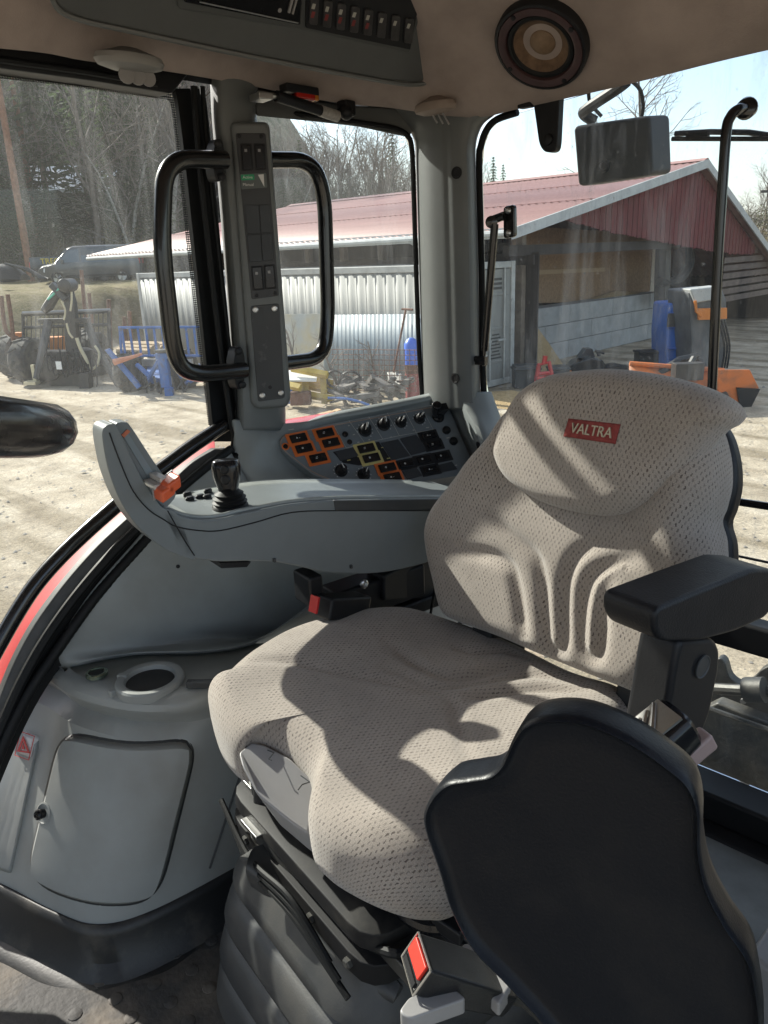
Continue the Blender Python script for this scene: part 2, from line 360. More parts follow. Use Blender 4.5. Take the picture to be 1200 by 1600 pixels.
# ------------------------------------------------------------------ door on the far side: tube frame, glass, seal
arch_px = [(352, 664), (305, 694), (259, 728), (222, 755), (187, 785), (138, 828), (94, 870), (60, 908), (34, 945), (4, 996), (-30, 1060), (-60, 1130)]
XD = 1.42
arch = catmull([P(a, b, x=XD) for a, b in arch_px], 4) + [V3((XD, -.27, -1.0)), V3((XD, -.1, -1.15)), V3((XD, .6, -1.15))]
door = thing('cab_door', 'full height curved glass door with black tubular frame behind the joystick armrest', 'door', (1.40, -.93, -.3))
topd = [V3((XD, .6, .305)), V3((XD, 0, .305))] + [P(a, b, x=XD) for a, b in ((0, 104), (140, 122), (235, 136))]
rightd = [P(a, b, x=XD) for a, b in ((262, 141), (276, 158), (283, 200), (300, 360), (318, 520), (335, 662))]
gp = topd+rightd+arch
gmb = MB().prism(gp, (.005, 0, 0)); gmb.build('glass', m_glass, door)
m_frit = bpy.data.materials.new('dotted_glass_edge'); m_frit.use_nodes = True
_n, _l = m_frit.node_tree.nodes, m_frit.node_tree.links
_t = _n.new('ShaderNodeTexCoord'); _m = _n.new('ShaderNodeMapping'); _m.inputs['Rotation'].default_value = (R_(45), 0, 0); _m.inputs['Scale'].default_value = (0, 330, 330)
_c = _n.new('ShaderNodeTexChecker'); _c.inputs['Scale'].default_value = 1; _tr = _n.new('ShaderNodeBsdfTransparent'); _mx = _n.new('ShaderNodeMixShader')
_n['Principled BSDF'].inputs['Base Color'].default_value = (.012, .012, .012, 1)
_l.new(_t.outputs['Object'], _m.inputs[0]); _l.new(_m.outputs[0], _c.inputs[0]); _l.new(_c.outputs['Fac'], _mx.inputs[0]); _l.new(_n['Principled BSDF'].outputs[0], _mx.inputs[1]); _l.new(_tr.outputs[0], _mx.inputs[2]); _l.new(_mx.outputs[0], _n['Material Output'].inputs[0])
def inset_yz(pl, d, x):                                  # towards the middle of the pane
    out = []
    for i, p in enumerate(pl):
        a, b = pl[max(i-1, 0)], pl[min(i+1, len(pl)-1)]; t = (b-a); t.normalize(); out.append(V3((x, p.y+t.z*d, p.z-t.y*d)))
    return out
fe = catmull(topd+rightd, 4)
MB().band(inset_yz(fe, -.002, XD-.004), inset_yz(fe, -.018, XD-.004), (.002, 0, 0)).build('dotted_border', m_frit, door)
MB().tube(catmull([P(a, b, x=1.385) for a, b in arch_px], 4)+[V3((1.385, -.27, -1.0)), V3((1.385, -.1, -1.15)), V3((1.385, .6, -1.15))], .0155, 12).build('frame_tube', m_paintblk, door)
rail = MB().band([V3((1.37, .6, .345))]+[P(a, b, x=1.37) for a, b in ((0, 60), (140, 85), (300, 110))], [V3((1.37, .6, .30))]+[P(a, b, x=1.37) for a, b in ((0, 106), (140, 125), (270, 146))], (.06, 0, 0))
rail.build('top_frame', m_black, door, bevel=.005)
MB().tube(catmull([P(a, b, x=1.365) for a, b in ((-60, 84), (0, 93), (140, 113), (245, 131))], 3), .006, 8).build('top_bead', m_rubber, door)
MB().band(catmull([P(a, b, x=1.39) for a, b in ((268, 140), (278, 160), (301, 360), (335, 690))], 3), catmull([P(a, b, x=1.39) for a, b in ((316, 140), (323, 160), (343, 360), (376, 690))], 3), (.012, 0, 0)).build('rear_frame', m_rubber, door, bevel=.006)
sealm = MB()
for off, r in ((0, .007), (13, .005)):
    sealm.tube(catmull([P(a+off, b, x=1.368) for a, b in ((303, 135), (312, 250), (326, 380), (342, 520), (360, 650), (366, 690), (358, 712))], 4), r, 8)
sealm.build('rubber_seal', m_rubber, door)
# wheel arch strips under the door tube: red painted flange, metal channel, ribbed rubber seal
def px_shift(pl, dx, dy): return [(a+dx, b+dy) for a, b in pl]
mid_red = [(336, 684), (300, 708), (259, 742), (222, 770), (187, 798), (140, 838), (100, 880), (66, 925), (36, 972), (8, 1030), (-20, 1110)]
in_red = [(337, 706), (305, 726), (268, 757), (234, 783), (200, 815), (158, 855), (116, 902), (82, 945), (50, 992), (20, 1050), (-8, 1120)]
in_red = [(m[0]*.2+i[0]*.8, m[1]*.2+i[1]*.8) for m, i in zip(mid_red, in_red)]
def stripe(A, xa, B, xb, name, m, lab, cat, dep=.02):
    a = catmull([P(p, q, x=xa) for p, q in A], 4); b = catmull([P(p, q, x=xb) for p, q in B], 4)
    return tag(MB().band(a, b, (dep, 0, 0)).build(name, m, None, bevel=.003), kind='structure') if lab is None else single(MB().band(a, b, (dep, 0, 0)), name, m, lab, cat, bevel=.003)
stripe(mid_red, 1.62, in_red, 1.44, 'wheel_arch', mat('wheel_arch_red', (.34, .008, .010), .5, spec=.3, var=(10, .2)), None, None)
s2 = [(362, 702), (330, 724), (286, 760), (252, 790), (218, 822), (176, 864), (134, 912), (99, 957), (66, 1006), (34, 1064), (4, 1130), (-30, 1210)]
s3 = [(372, 712), (345, 736), (300, 776), (266, 806), (232, 840), (192, 884), (150, 932), (116, 978), (80, 1030), (48, 1078), (16, 1140), (-16, 1215)]
stripe(in_red, 1.368, s2, 1.352, 'door_channel', mat('channel_metal', (.075, .075, .073), .55, .0, var=(20, .4)), None, None)
seal_t = thing('door_seal', 'ribbed black rubber door seal curving along the wheel arch', 'door seal', P(200, 850, x=1.345))
MB().tube(catmull([P(a, b, x=1.345) for a, b in s2], 4), .010, 10).build('outer_lip', m_rubber, seal_t)
stripe(s2, 1.356, px_shift(s3, 16, 12), 1.352, 'seal_base', m_rubber, None, None, .012)
rb = MB(); cl = catmull([P(a, b, x=1.338) for a, b in s3], 12)
rb.tube(cl, [.010+.0007*(i % 2) for i in range(len(cl))], 10).build('ribbed_lip', m_rubber, seal_t, angle=70)

# ------------------------------------------------------------------ pillar between the doors
G = [[P(a, y, x=1.40), P(a+(b-a)*.12, y, x=1.345), P(a+(b-a)*.35, y, x=1.325), P(a+(b-a)*.75, y, x=1.322), P(a+(b-a)*.95, y, x=1.335), P(b, y, x=1.39)] for y, a, b in
     ((120, 328, 408), (150, 329, 402), (185, 331, 401), (220, 334, 412), (320, 343, 426), (420, 351, 433), (520, 359, 440), (600, 365, 443), (640, 366, 446), (672, 366, 446))]
tag(MB().grid(patch(G, 3, 4)).build('door_pillar', m_grey_pillar, None, solid=.02), kind='structure')
bcap = catmull([P(a, b, x=1.315) for a, b in ((330, 128), (400, 146), (404, 160), (392, 170), (400, 186))], 3)
# rear corner pillar
G = []
for y, a, b in ((168, 560, 800), (180, 592, 786), (192, 614, 768), (206, 632, 758), (226, 640, 752), (260, 642, 751), (420, 647, 755), (560, 652, 757), (616, 655, 758), (640, 655, 762)):
    t = lambda k: a+(b-a)*k
    G.append([P(t(.07), y, y=-1.47), P(t(.11), y, y=-1.45), P(t(.24), y, y=-1.43), P(t(.42), y, y=-1.425), P(t(.52), y, y=-1.4255), P(t(.62), y, y=-1.425), P(t(.80), y, y=-1.435), P(t(.90), y, y=-1.47), P(t(.93), y, y=-1.50)])
gp_c = patch(G, 4, 4); tag(MB().grid(gp_c).build('corner_pillar', m_grey_pillar, None, solid=.025), kind='structure')
bv_c = bvh_of(gp_c)
for px, py in ((714, 270), (712, 591)):
    p, n = drop(px, py, bv_c, .0015)
    single(MB().lathe(p, n, [(.0105, -.004), (.0125, 0), (.0125, .001), (.009, .0012), (.0085, .0004)], 20), 'hole_plug', m_black, 'round black recessed plug %s of the grey corner pillar' % ('near the top' if py < 400 else 'near the foot'), 'plug', 'plugs in the corner pillar')

# small side window between the pillars
sw = thing('side_window', 'small side window with rounded corners between the two grey pillars', 'window', P(540, 420, x=1.40))
wp = [P(395, 172, x=1.395), P(520, 186, x=1.37), P(600, 198, x=1.33), P(632, 208, x=1.30), P(646, 240, x=1.285), P(650, 420, x=1.285), P(657, 600, x=1.285), P(652, 640, x=1.29), P(600, 660, x=1.33), P(420, 700, x=1.41)]
qa, qb, qc = P(400, 420, x=1.41), P(652, 240, y=-1.475), P(657, 620, y=-1.475)
nn = (qb-qa).cross(qc-qa).normalized()
poly = rounded([PP(a, b, qa, nn) for a, b in ((385, 165), (640, 201), (660, 655), (390, 720))], [.0, .055, .05, 0])
MB().prism(poly, nn*(-.005 if nn.dot(hdir) < 0 else .005)).build('glass', m_glass, sw)
MB().tube(catmull([PP(a, b, qa, nn)-hdir*.012 for a, b in ((395, 172), (500, 184), (600, 199), (622, 204), (636, 213), (643, 232), (646, 300), (650, 430), (655, 560), (659, 615), (655, 640), (640, 655))], 4), .006, 8).build('rubber_seal', m_rubber, sw)

# ------------------------------------------------------------------ rear window
YR = -1.505
rw = thing('rear_window', 'large dirty rear window with streaked glass behind the seat', 'window', (.58, YR, -.7))
left_e = [P(a, b, y=YR) for a, b in ((812, 176), (780, 187), (764, 203), (755, 228), (752, 262), (756, 430), (758, 590), (764, 636), (780, 680), (806, 730))]
gp = [V3((.14, YR, .30)), P(1200, 70, y=YR), P(980, 128, y=YR)] + left_e + [V3((.93, YR, -.60)), V3((.88, YR, -.72)), V3((.14, YR, -.72))]
MB().prism(gp, (0, -.005, 0)).build('glass', m_glass_rear, rw)
MB().tube(catmull([p+V3((0, .008, 0)) for p in left_e]+[V3((.945, YR+.008, -.57)), V3((.91, YR+.008, -.68)), V3((.86, YR+.008, -.715)), V3((.5, YR+.008, -.72)), V3((.14, YR+.008, -.72))], 4), .0075, 8).build('rubber_seal', m_rubber, rw)
MB().prism(rounded([V3((.90, YR, -.765)), V3((.14, YR, -.765)), V3((.14, YR, -1.10)), V3((.90, YR, -1.10))], .04), (0, -.005, 0)).build('lower_glass', m_glass, rw)
hp = catmull([P(1165, 168, y=-1.48), P(1152, 172, y=-1.455), P(1142, 182, y=-1.445), P(1135, 205, y=-1.44), P(1129, 290, y=-1.44), P(1121, 420, y=-1.44), P(1113, 600, y=-1.44), P(1108, 720, y=-1.44), P(1108, 745, y=-1.47)], 5)
hb = MB().tube(hp, .0088, 12).lathe(P(1168, 168, y=-1.482), (-.55, .75, .1), [(.012, -.016), (.017, -.012), (.017, .002), (.014, .008), (.009, .010)], 18)
hb.build('handle_bar', m_paintblk, rw)
MB().tube([V3((.62, YR+.02, -.478)), V3((.14, YR+.02, -.466))], .0075, 10).build('cross_bar', m_paintblk, rw)
MB().tube([V3((.72, YR+.004, -.592)), V3((.14, YR+.004, -.588))], .005, 8, flat=.4).build('heating_strip', m_rubber, rw)
st = MB(); st.prism(rounded([P(a, b, y=-1.47) for a, b in ((786, 323), (803, 319), (804, 370), (786, 373))], .008), (0, -.012, 0)); pl = st.build('strut_bracket', m_paintblk, rw, bevel=.003)
b_ = MB()
for y in (329, 364): b_.lathe(P(794, y, y=-1.468), (-.3, 1, .1), [(.007, -.004), (.007, .003), (.003, .006)], 8)
b_.build('bolt', m_chrome, pl)
gs = MB().tube([P(764, 346, y=-1.455), P(788, 337, y=-1.46)], .009, 10).tube([P(773, 350, y=-1.452), P(757, 548, y=-1.452)], .0085, 12).tube([P(757, 548, y=-1.452), P(755, 572, y=-1.452)], .004, 8)
gs.lathe(P(768, 347, y=-1.45), (-.5, .8, 0), [(.013, -.008), (.013, .006), (.006, .009)], 14).box(P(752, 563, y=-1.452), (.028, .012, .02)).tube([P(735, 561, y=-1.45), P(757, 561, y=-1.452)], .007, 10)
gs.build('gas_strut', m_paintblk, rw)
lt = MB().prism(rounded([P(a, b, y=-1.47) for a, b in ((832, 155), (874, 148), (870, 228), (866, 238), (850, 238), (842, 226))], [.0, 0, .012, .01, .01, .012]), (0, -.02, 0)); lt.lathe(P(856, 218, y=-1.468), (0, 1, 0), [(.011, -.003), (.011, .002), (.008, .004)], 16)
lt.build('hinge_tab', m_black, rw, bevel=.005)

# work lamp hanging outside the rear window and the wiper
wlmp = thing('work_lamp', 'boxy grey work lamp hung from a bent arm outside the rear window', 'work lamp', P(970, 230, y=-1.66))
wnrm = V3((-.18, 1, -.02)).normalized(); p0 = P(955, 235, y=-1.66); lu = (P(1035, 215, y=-1.60)-p0).normalized()
body = rounded([PP(a, b, p0, wnrm) for a, b in ((894, 197), (1014, 180), (1018, 274), (902, 292))], .012)
MB().prism(body, V3((-.022, -.055, .004))).build('housing', mat('lamp_housing', (.022, .024, .027), .45, bump=(300, .2)), wlmp, bevel=.010, seg=3)
MB().lathe(PP(943, 259, p0+wnrm*.004, wnrm), wnrm, [(.013, -.004), (.013, .002), (.008, .003), (.007, 0)], 16).build('bolt_cap', m_black, wlmp)
MB().tube(catmull([P(978, 128, y=-1.60), P(962, 140, y=-1.62), P(920, 168, y=-1.66), P(912, 178, y=-1.68), P(930, 190, y=-1.70)], 4), .012, 10).build('bracket_arm', m_black, wlmp)
MB().tube(catmull([P(985, 125, y=-1.62), P(1000, 140, y=-1.66), P(1005, 165, y=-1.68), P(1002, 185, y=-1.70)], 5), .004, 8).build('cable', m_rubber, wlmp); MB().tube(catmull([P(920, 140, y=-1.66), P(922, 160, y=-1.68), P(940, 182, y=-1.70)], 5), .004, 8).build('cable', m_rubber, wlmp)
wi = thing('wiper', 'black rear window wiper lying level outside the glass above the barn gable', 'wiper', P(1130, 213, y=-1.54))
MB().tube([P(1055, 209, y=-1.53), P(1110, 206, y=-1.53), P(1170, 207, y=-1.53), P(1240, 217, y=-1.53)], .005, 8).build('arm', m_black, wi)
MB().tube([P(1050, 217, y=-1.525), P(1240, 217, y=-1.525)], .004, 8).box(P(1090, 213, y=-1.53), (.04, .012, .01)).build('blade', m_rubber, wi)

# ================================================================== SIDE WALL, LEDGE, STORAGE BIN
G = [[P(358, 700, x=1.345), P(380, 740, x=1.30), P(420, 780, x=1.24), P(560, 800, x=1.19), P(760, 800, x=1.1)],
     [P(270, 778, x=1.345), P(310, 800, x=1.31), P(380, 830, x=1.27), P(520, 850, x=1.20), P(760, 850, x=1.12)],
     [P(205, 852, x=1.345), P(240, 862, x=1.32), P(330, 876, x=1.28), P(480, 895, x=1.22), P(760, 900, x=1.12)],
     [P(150, 915, x=1.345), P(185, 917, x=1.325), P(300, 922, x=1.29), P(450, 930, x=1.24), P(760, 950, x=1.15)],
     [P(112, 968, x=1.348), P(145, 968, x=1.335), P(260, 972, x=1.30), P(420, 975, x=1.25), P(760, 990, x=1.16)],
     [P(84, 1014, x=1.352), P(118, 1014, x=1.345), P(230, 1010, x=1.31), P(400, 1000, x=1.26), P(760, 1010, x=1.18)],
     [P(68, 1034, z=-.712), P(112, 1037, z=-.712), P(205, 1020, z=-.712), P(390, 1004, z=-.712), V3((1.17, -1.1, -.712))],
     [P(66, 1042, z=-.735), P(110, 1046, z=-.735), P(205, 1028, z=-.735), P(390, 1012, z=-.735), V3((1.16, -1.1, -.735))]]
gs_ = patch(G, 6, 6); liner = tag(MB().grid(gs_).build('side_wall', m_liner, None, solid=.004), kind='structure'); bv_l = bvh_of(gs_)
single(MB().lathe(drop(278, 885, bv_l)[0], drop(278, 885, bv_l)[1], [(.004, -.002), (.004, .001), (.002, .002)], 10), 'screw', m_black, 'tiny black screw in the grey side wall below the armrest lever', 'screw')
# ledge + bin front: sections along the floor plan
top_px = [(40, 1046), (75, 1062), (120, 1090), (200, 1110), (280, 1110), (345, 1092), (420, 1060)]
lip = [P(a, b, z=-.742) for a, b in top_px]+[V3((1.04, -1.15, -.742))]
bot = [P(a, b, z=-1.11) for a, b in ((-60, 1370), (0, 1391), (80, 1432), (150, 1454), (240, 1430), (390, 1350), (460, 1310))]+[V3((1.02, -1.15, -1.11))]
lip = catmull(lip, 6); bot = catmull(bot, 6)
back = catmull([P(a, b, z=-.72) for a, b in ((55, 1030), (68, 1036), (112, 1040), (205, 1022), (390, 1005), (450, 1000), (520, 990))]+[V3((1.16, -1.15, -.72))], 6)
rows = []
for L, B, K in zip(lip, bot, back):
    out = (B-K); out.z = 0; out = out.normalized()
    Z = lambda p, z, o=0: V3((p.x+out.x*o, p.y+out.y*o, z))
    mid = lambda t, z, o=0: Z(L.lerp(B, t), z, o)
    rows.append([Z(K, -.722), Z(L, -.720, -.035), Z(L, -.723, -.016), Z(L, -.731, -.004), Z(L, -.742, 0), Z(L, -.752, -.004), Z(L, -.765, -.016), Z(L, -.778, -.022), mid(.14, -.795, -.012), mid(.2, -.83, -.004), mid(.4, -.90, .004), mid(.6, -.97, .006), mid(.8, -1.04, .004), mid(.94, -1.095), mid(1, -1.11, -.004), mid(1, -1.115, -.02)])
bin_ = thing('storage_bin', 'grey moulded storage bin with cup holder ledge built against the wheel arch', 'storage bin', bot[20].copy())
MB().grid(rows).build('body', m_bin, bin_, solid=.012); bv_b = bvh_of([[p for p in r] for r in rows])
sk = [[V3((p.x, p.y, -1.10)) for p in bot], [V3((p.x-.004, p.y+.004, -1.12)) for p in bot], [V3((p.x-.012, p.y+.01, -1.17)) for p in bot], [V3((p.x-.03, p.y+.025, -1.192)) for p in bot], [V3((p.x-.08, p.y+.06, -1.199)) for p in bot]]
MB().grid(sk).build('skirting', mat('dusty_skirting', (.011, .012, .013), .45, var=(9, 0, .5, .8), col2=(.085, .075, .06), bump=(200, .3)), bin_, solid=.01)
def spanel(quad, off, nu=22, nv=26, rad=.12, bv=bv_b, warp=None):
    """rounded panel following a surface: quad of picture corners TL TR BR BL"""
    G = []
    for j in range(nv+1):
        row = []
        for i in range(nu+1):
            u, v = i/nu*2-1, j/nv*2-1
            # squircle: square to rounded square
            k = rad; uu = u*math.sqrt(max(0, 1-k*v*v*abs(v)**6)); vv = v*math.sqrt(max(0, 1-k*u*u*abs(u)**6))
            s, t = (uu+1)/2, (vv+1)/2
            a = quad[0][0]*(1-s)*(1-t)+quad[1][0]*s*(1-t)+quad[2][0]*s*t+quad[3][0]*(1-s)*t
            b = quad[0][1]*(1-s)*(1-t)+quad[1][1]*s*(1-t)+quad[2][1]*s*t+quad[3][1]*(1-s)*t
            if warp: a, b = warp(a, b, s, t)
            p, n = drop(a, b, bv, 0); e = max(abs(u), abs(v)); row.append(p+n*off*(1-max(0, (e-.9)/.1)**2))
        G.append(row)
    return G
wq = lambda a, b, s, t: (a, b+14*math.sin(math.pi*s)*(1-t)*1.2+22*math.sin(math.pi*s)*t)
G = spanel([(94, 1135), (314.5, 1147), (249.5, 1408.5), (37.5, 1374.5)], .004, rad=.2, warp=wq); MB().grid(G).build('door_recess', m_darkgrey, bin_, solid=.004)
G = spanel([(96, 1138), (312, 1150), (247, 1406), (40, 1372)], .013, rad=.2, warp=wq); dr = MB().grid(G).build('bin_door', m_bin, bin_, solid=.012); bv_d = bvh_of(G)
p, n = drop(68, 1271, bv_d, .0); MB().lathe(p, n, [(.020, -.006), (.020, .001), (.017, .0015), (.016, -.001)], 24).build('latch_recess', m_bin, dr)
MB().lathe(p, n, [(.008, -.002), (.0095, .008), (.0095, .013), (.006, .016), (.004, .014)], 16).build('latch_knob', m_gloss, dr)
MB().tube([drop(386-(386-316)*k/12, 1178+(1392-1178)*k/12, bv_b, .0)[0] for k in range(11)], .0025, 6).build('panel_joint', m_darkgrey, bin_)
G = spanel([(38, 1148), (62, 1156), (18, 1366), (-20, 1352)], .005, rad=.05); MB().grid(G).build('raised_rib', m_bin, bin_, solid=.004)
# warning label with triangle
wt = single(MB().grid(spanel([(39, 1142), (62, 1150), (53, 1188), (30, 1180)], .0085, 6, 6, .05)), 'warning_label', m_white, 'small white warning label with red triangle on the storage bin', 'label', solid=.0006)
def on_label(pts, off):
    return [drop(a, b, bv_b, off)[0] for a, b in pts]
tri_o = [(44, 1149), (55, 1177), (34, 1174)]; tri_i = [(44, 1157), (50.5, 1173.5), (38.5, 1172)]
o3, i3 = on_label(tri_o, .0116), on_label(tri_i, .0116)
MB().band(o3+[o3[0]], i3+[i3[0]], drop(45, 1165, bv_b)[1]*-.0008).build('red_triangle', m_red, wt)
bo, bi = on_label([(39, 1142), (62, 1150), (53, 1188), (30, 1180)], .0110), on_label([(40, 1143.6), (60.9, 1151), (52.2, 1186.6), (31.1, 1179.2)], .0110)
MB().band(bo+[bo[0]], bi+[bi[0]], drop(45, 1165, bv_b)[1]*-.0006).build('red_border', m_red, wt)
i4 = on_label([(43.7, 1161), (46.5, 1171), (41.5, 1170.5)], .0114); MB().prism(i4, drop(45, 1165, bv_b)[1]*-.0006).build('figure', m_red, wt)
# cup holder and power socket on the ledge
cc = P(234, 1058, z=-.711)
ch = thing('cup_holder', 'round grey cup holder set into the ledge of the storage bin', 'cup holder', cc)
MB().lathe(cc, (0, 0, 1), [(.062, -.018), (.062, -.004), (.059, .0), (.053, .001), (.046, -.001), (.0445, -.006), (.043, -.010), (.001, -.0105)], 40).build('ring', m_bin, ch)
MB().lathe(cc, (0, 0, 1), [(.0432, -.0085), (.040, -.0080), (.001, -.0080)], 32).build('well_shade_disc', m_black, ch)  # black disc stands in for the shade of a deep well
MB().box(cc+V3((.046, .028, -.006)), (.02, .012, .016), (.8, .5, 0), (-.5, .8, 0)).box(cc+V3((.02, .062, -.010)), (.012, .016, .012)).build('lug', m_bin, ch, bevel=.002)
sc = P(151, 1052, z=-.714)
so_ = thing('power_socket', 'round chromed power socket left of the cup holder', 'socket', sc)
MB().lathe(sc, (0, 0, 1), [(.020, -.004), (.020, .002), (.017, .004), (.0145, .0035), (.0135, -.002)], 24).build('ring', mat('greenish_chrome', (.25, .30, .24), .25, .9), so_)
MB().lathe(sc, (0, 0, 1), [(.0138, -.003), (.0138, .001), (.001, .0005)], 20).build('hole', m_black, so_)
single(MB().box(P(322, 1068, z=-.712), (.07, .014, .012), (-.6, -.5, 0), (.5, -.6, 0)).box(P(322, 1066, z=-.705), (.05, .009, .008), (-.6, -.5, 0), (.5, -.6, 0)), 'clip', m_darkgrey, 'dark grey plastic clip on the ledge beside the seat', 'clip', bevel=.002)

# ------------------------------------------------------------------ rear side moulding carrying the switch panel
pA, pB, pC = P(440, 676, x=1.31), P(690, 630, y=-1.44), P(560, 768, x=1.165)
pn = (pB-pA).cross(pC-pA).normalized()
if pn.dot(ray(580, 700)) > 0: pn = -pn
pu = (pB-pA).normalized(); pv = pn.cross(pu); pv = pv if pv.z > 0 else -pv
on = lambda a, b, off=0: PP(a, b, pA+pn*off, pn)
G = [[P(366, 655, x=1.35), P(404, 660, x=1.34), P(436, 662, x=1.345), on(500, 656, -.012), on(600, 640, -.012), on(680, 622, -.012), P(720, 612, y=-1.435), P(752, 612, y=-1.47), P(768, 612, y=-1.51)],
     [P(366, 676, x=1.345), P(404, 680, x=1.315), P(432, 684, x=1.31), on(500, 672, -.03), on(600, 650, -.03), on(690, 632, -.025), P(728, 640, y=-1.42), P(760, 640, y=-1.455), P(778, 640, y=-1.50)],
     [P(364, 700, x=1.345), P(396, 706, x=1.305), P(430, 706, x=1.30), on(500, 700, -.04), on(600, 684, -.04), on(705, 664, -.03), P(742, 668, y=-1.40), P(772, 672, y=-1.44), P(792, 676, y=-1.50)],
     [P(362, 716, x=1.345), P(390, 728, x=1.30), P(440, 734, x=1.275), on(510, 734, -.04), on(610, 720, -.04), on(722, 700, -.03), P(752, 700, y=-1.39), P(786, 706, y=-1.43), P(806, 712, y=-1.50)],
     [P(360, 730, x=1.34), P(390, 752, x=1.29), P(450, 758, x=1.235), on(530, 760, -.03), on(620, 752, -.03), on(740, 738, -.025), P(768, 736, y=-1.39), P(800, 740, y=-1.43), P(822, 750, y=-1.50)],
     [P(356, 742, x=1.335), P(390, 766, x=1.285), P(460, 778, x=1.22), P(540, 786, x=1.17), P(640, 790, x=1.13), P(750, 790, x=1.08), P(800, 790, x=1.03), P(820, 800, x=1.0), P(840, 800, x=.98)]]
gr = patch(G, 5, 5); tag(MB().grid(gr).build('rear_side_wall', m_liner, None, solid=.02), kind='structure'); bv_r = bvh_of(gr)
p, n = drop(748, 696, bv_r, .001); single(MB().lathe(p, n, [(.008, -.004), (.010, 0), (.010, .001), (.006, .0012), (.005, .0004)], 18), 'wall_plug', m_black, 'round black plug in the moulding right of the switch panel', 'plug')

sp = thing('switch_panel', 'sloping dark switch panel with orange framed rockers and rotary knobs under the side window', 'control panel', on(580, 705))
outl = [(436, 688), (450, 676), (520, 662), (690, 630), (700, 634), (718, 676), (740, 726), (742, 738), (700, 746), (620, 758), (575, 764), (530, 757), (490, 742), (458, 718), (440, 702)]
face = MB().prism(rounded([on(a, b, .003) for a, b in outl], .006, 4), pn*-.05); face.build('face_plate', mat('panel_face', (.165, .19, .208), .42, var=(14, .15), bump=(500, .2)), sp, bevel=.001)
m_line = mat('panel_line', (.42, .42, .38), .5)
oo = catmull([on(a, b, .0034) for a, b in outl[:2]+outl[2:4]], 4); 
def line(pts, w=.0006, off=.0036): return MB().tube([on(a, b, off) for a, b in pts], w, 5)
lm = MB().tube(catmull([on(a, b, .0034) for a, b in ((690, 634), (520, 665), (452, 679), (439, 690), (443, 702), (462, 718), (492, 739), (530, 753), (575, 760), (615, 755))], 4), .0009, 5); lm.build('outline', mat('panel_trim', (.33, .22, .16), .4), sp)
lm = MB()
for pts in (((521, 664), (541, 700)), ((545, 657), (570, 692), (623, 681), (677, 671), (660, 640)), ((576, 651), (598, 686)), ((605, 645), (624, 681)), ((632, 641), (651, 677)), ((541, 700), (568, 693))):
    lm.tube([on(a, b, .0034) for a, b in pts], .0006, 5)
lm.build('divider_lines', m_line, sp)
def quad_plate(name, q, m, off, th, parent, rad=.0015, bev=.0006):
    return MB().prism(rounded([on(a, b, off) for a, b in q], rad, 3), pn*-th).build(name, m, parent, bevel=bev)
def pquad(cx, cy, w, h):                                 # a parallelogram of the panel grid in the picture
    ex, ey = (1, -.20), (.42, 1)
    return [(cx-w/2*ex[0]-h/2*ey[0], cy-w/2*ex[1]-h/2*ey[1]), (cx+w/2*ex[0]-h/2*ey[0], cy+w/2*ex[1]-h/2*ey[1]), (cx+w/2*ex[0]+h/2*ey[0], cy+w/2*ex[1]+h/2*ey[1]), (cx-w/2*ex[0]+h/2*ey[0], cy-w/2*ex[1]+h/2*ey[1])]
def rocker(cx, cy, bez, w=25, h=12, lab=None):
    b = quad_plate('rocker_switch', pquad(cx, cy, w+9, h+7), bez, .0052, .003, sp)
    if lab: b['label'] = lab
    q = pquad(cx, cy, w, h)
    pts = rounded([on(a, c, .0052) for a, c in q], .002, 3)
    MB().prism(pts, pn*.004).build('key', m_gloss, b, bevel=.0012)
    k = int(cx*7+cy*3) % 4; s = MB()
    if k == 0: s.lathe(on(cx-2, cy-1, .0094), pn, [(.0022, 0), (.0022, .0003), (.0016, .0003), (.0016, 0)], 12, loop=True).box(on(cx-2, cy-1, .0096), (.0012, .0034, .0003), pu, pv)
    elif k == 1: s.prism([on(cx-2, cy-1, .0094)+pu*x+pv*y for x, y in ((-.002, -.0015), (.002, -.0015), (0, .0022))], pn*.0004).box(on(cx+2, cy-1, .0096), (.003, .0007, .0003), pu, pv)
    elif k == 2: s.box(on(cx-3, cy-1, .0096), (.0012, .0036, .0003), pu, pv).box(on(cx, cy-1, .0096), (.004, .0009, .0003), pu, pv).box(on(cx+2, cy-1, .0096), (.0012, .0036, .0003), pu, pv)
    else: s.box(on(cx-2, cy-2, .0096), (.005, .0008, .0003), pu, pv).box(on(cx-2, cy, .0096), (.005, .0008, .0003), pu, pv)
    s.build('symbol', m_white, b)
for a, b in ((466, 685), (475, 701), (508, 677), (517, 692), (497, 716), (605, 731), (613, 746)): rocker(a, b, m_orange, lab='rocker switch in an orange frame')
for a, b in ((572, 701), (580, 716)): rocker(a, b, m_yellow, lab='rocker switch in a pale yellow frame')
for a, b in ((670, 681), (678, 695), (635, 725), (662, 718), (673, 734), (691, 713)): rocker(a, b, m_black, 20, 9)
m_blank = mat('blank_cover', (.03, .035, .042), .45, var=(20, .2), bump=(500, .2))
for q in ([(524, 706), (552, 699), (561, 712), (532, 720)], [(595, 692), (622, 686), (632, 700), (604, 706)], [(604, 706), (632, 700), (641, 712), (613, 719)], [(625, 685), (650, 679), (660, 692), (634, 698)], [(634, 698), (660, 692), (669, 704), (643, 711)], [(628, 736), (651, 730), (660, 743), (637, 749)], [(682, 727), (706, 721), (715, 733), (690, 738)]):
    quad_plate('blank_cover', q, m_blank, .0052, .003, sp)
quad_plate('function_area', [(520, 706), (592, 690), (612, 720), (560, 727), (536, 723)], m_black, .0038, .002, sp)
for a, b in ((598, 699), (607, 716), (545, 719)): MB().box(on(a, b, .0042), (.008, .0022, .0004), pu, pv).build('symbol', m_yellow, sp)
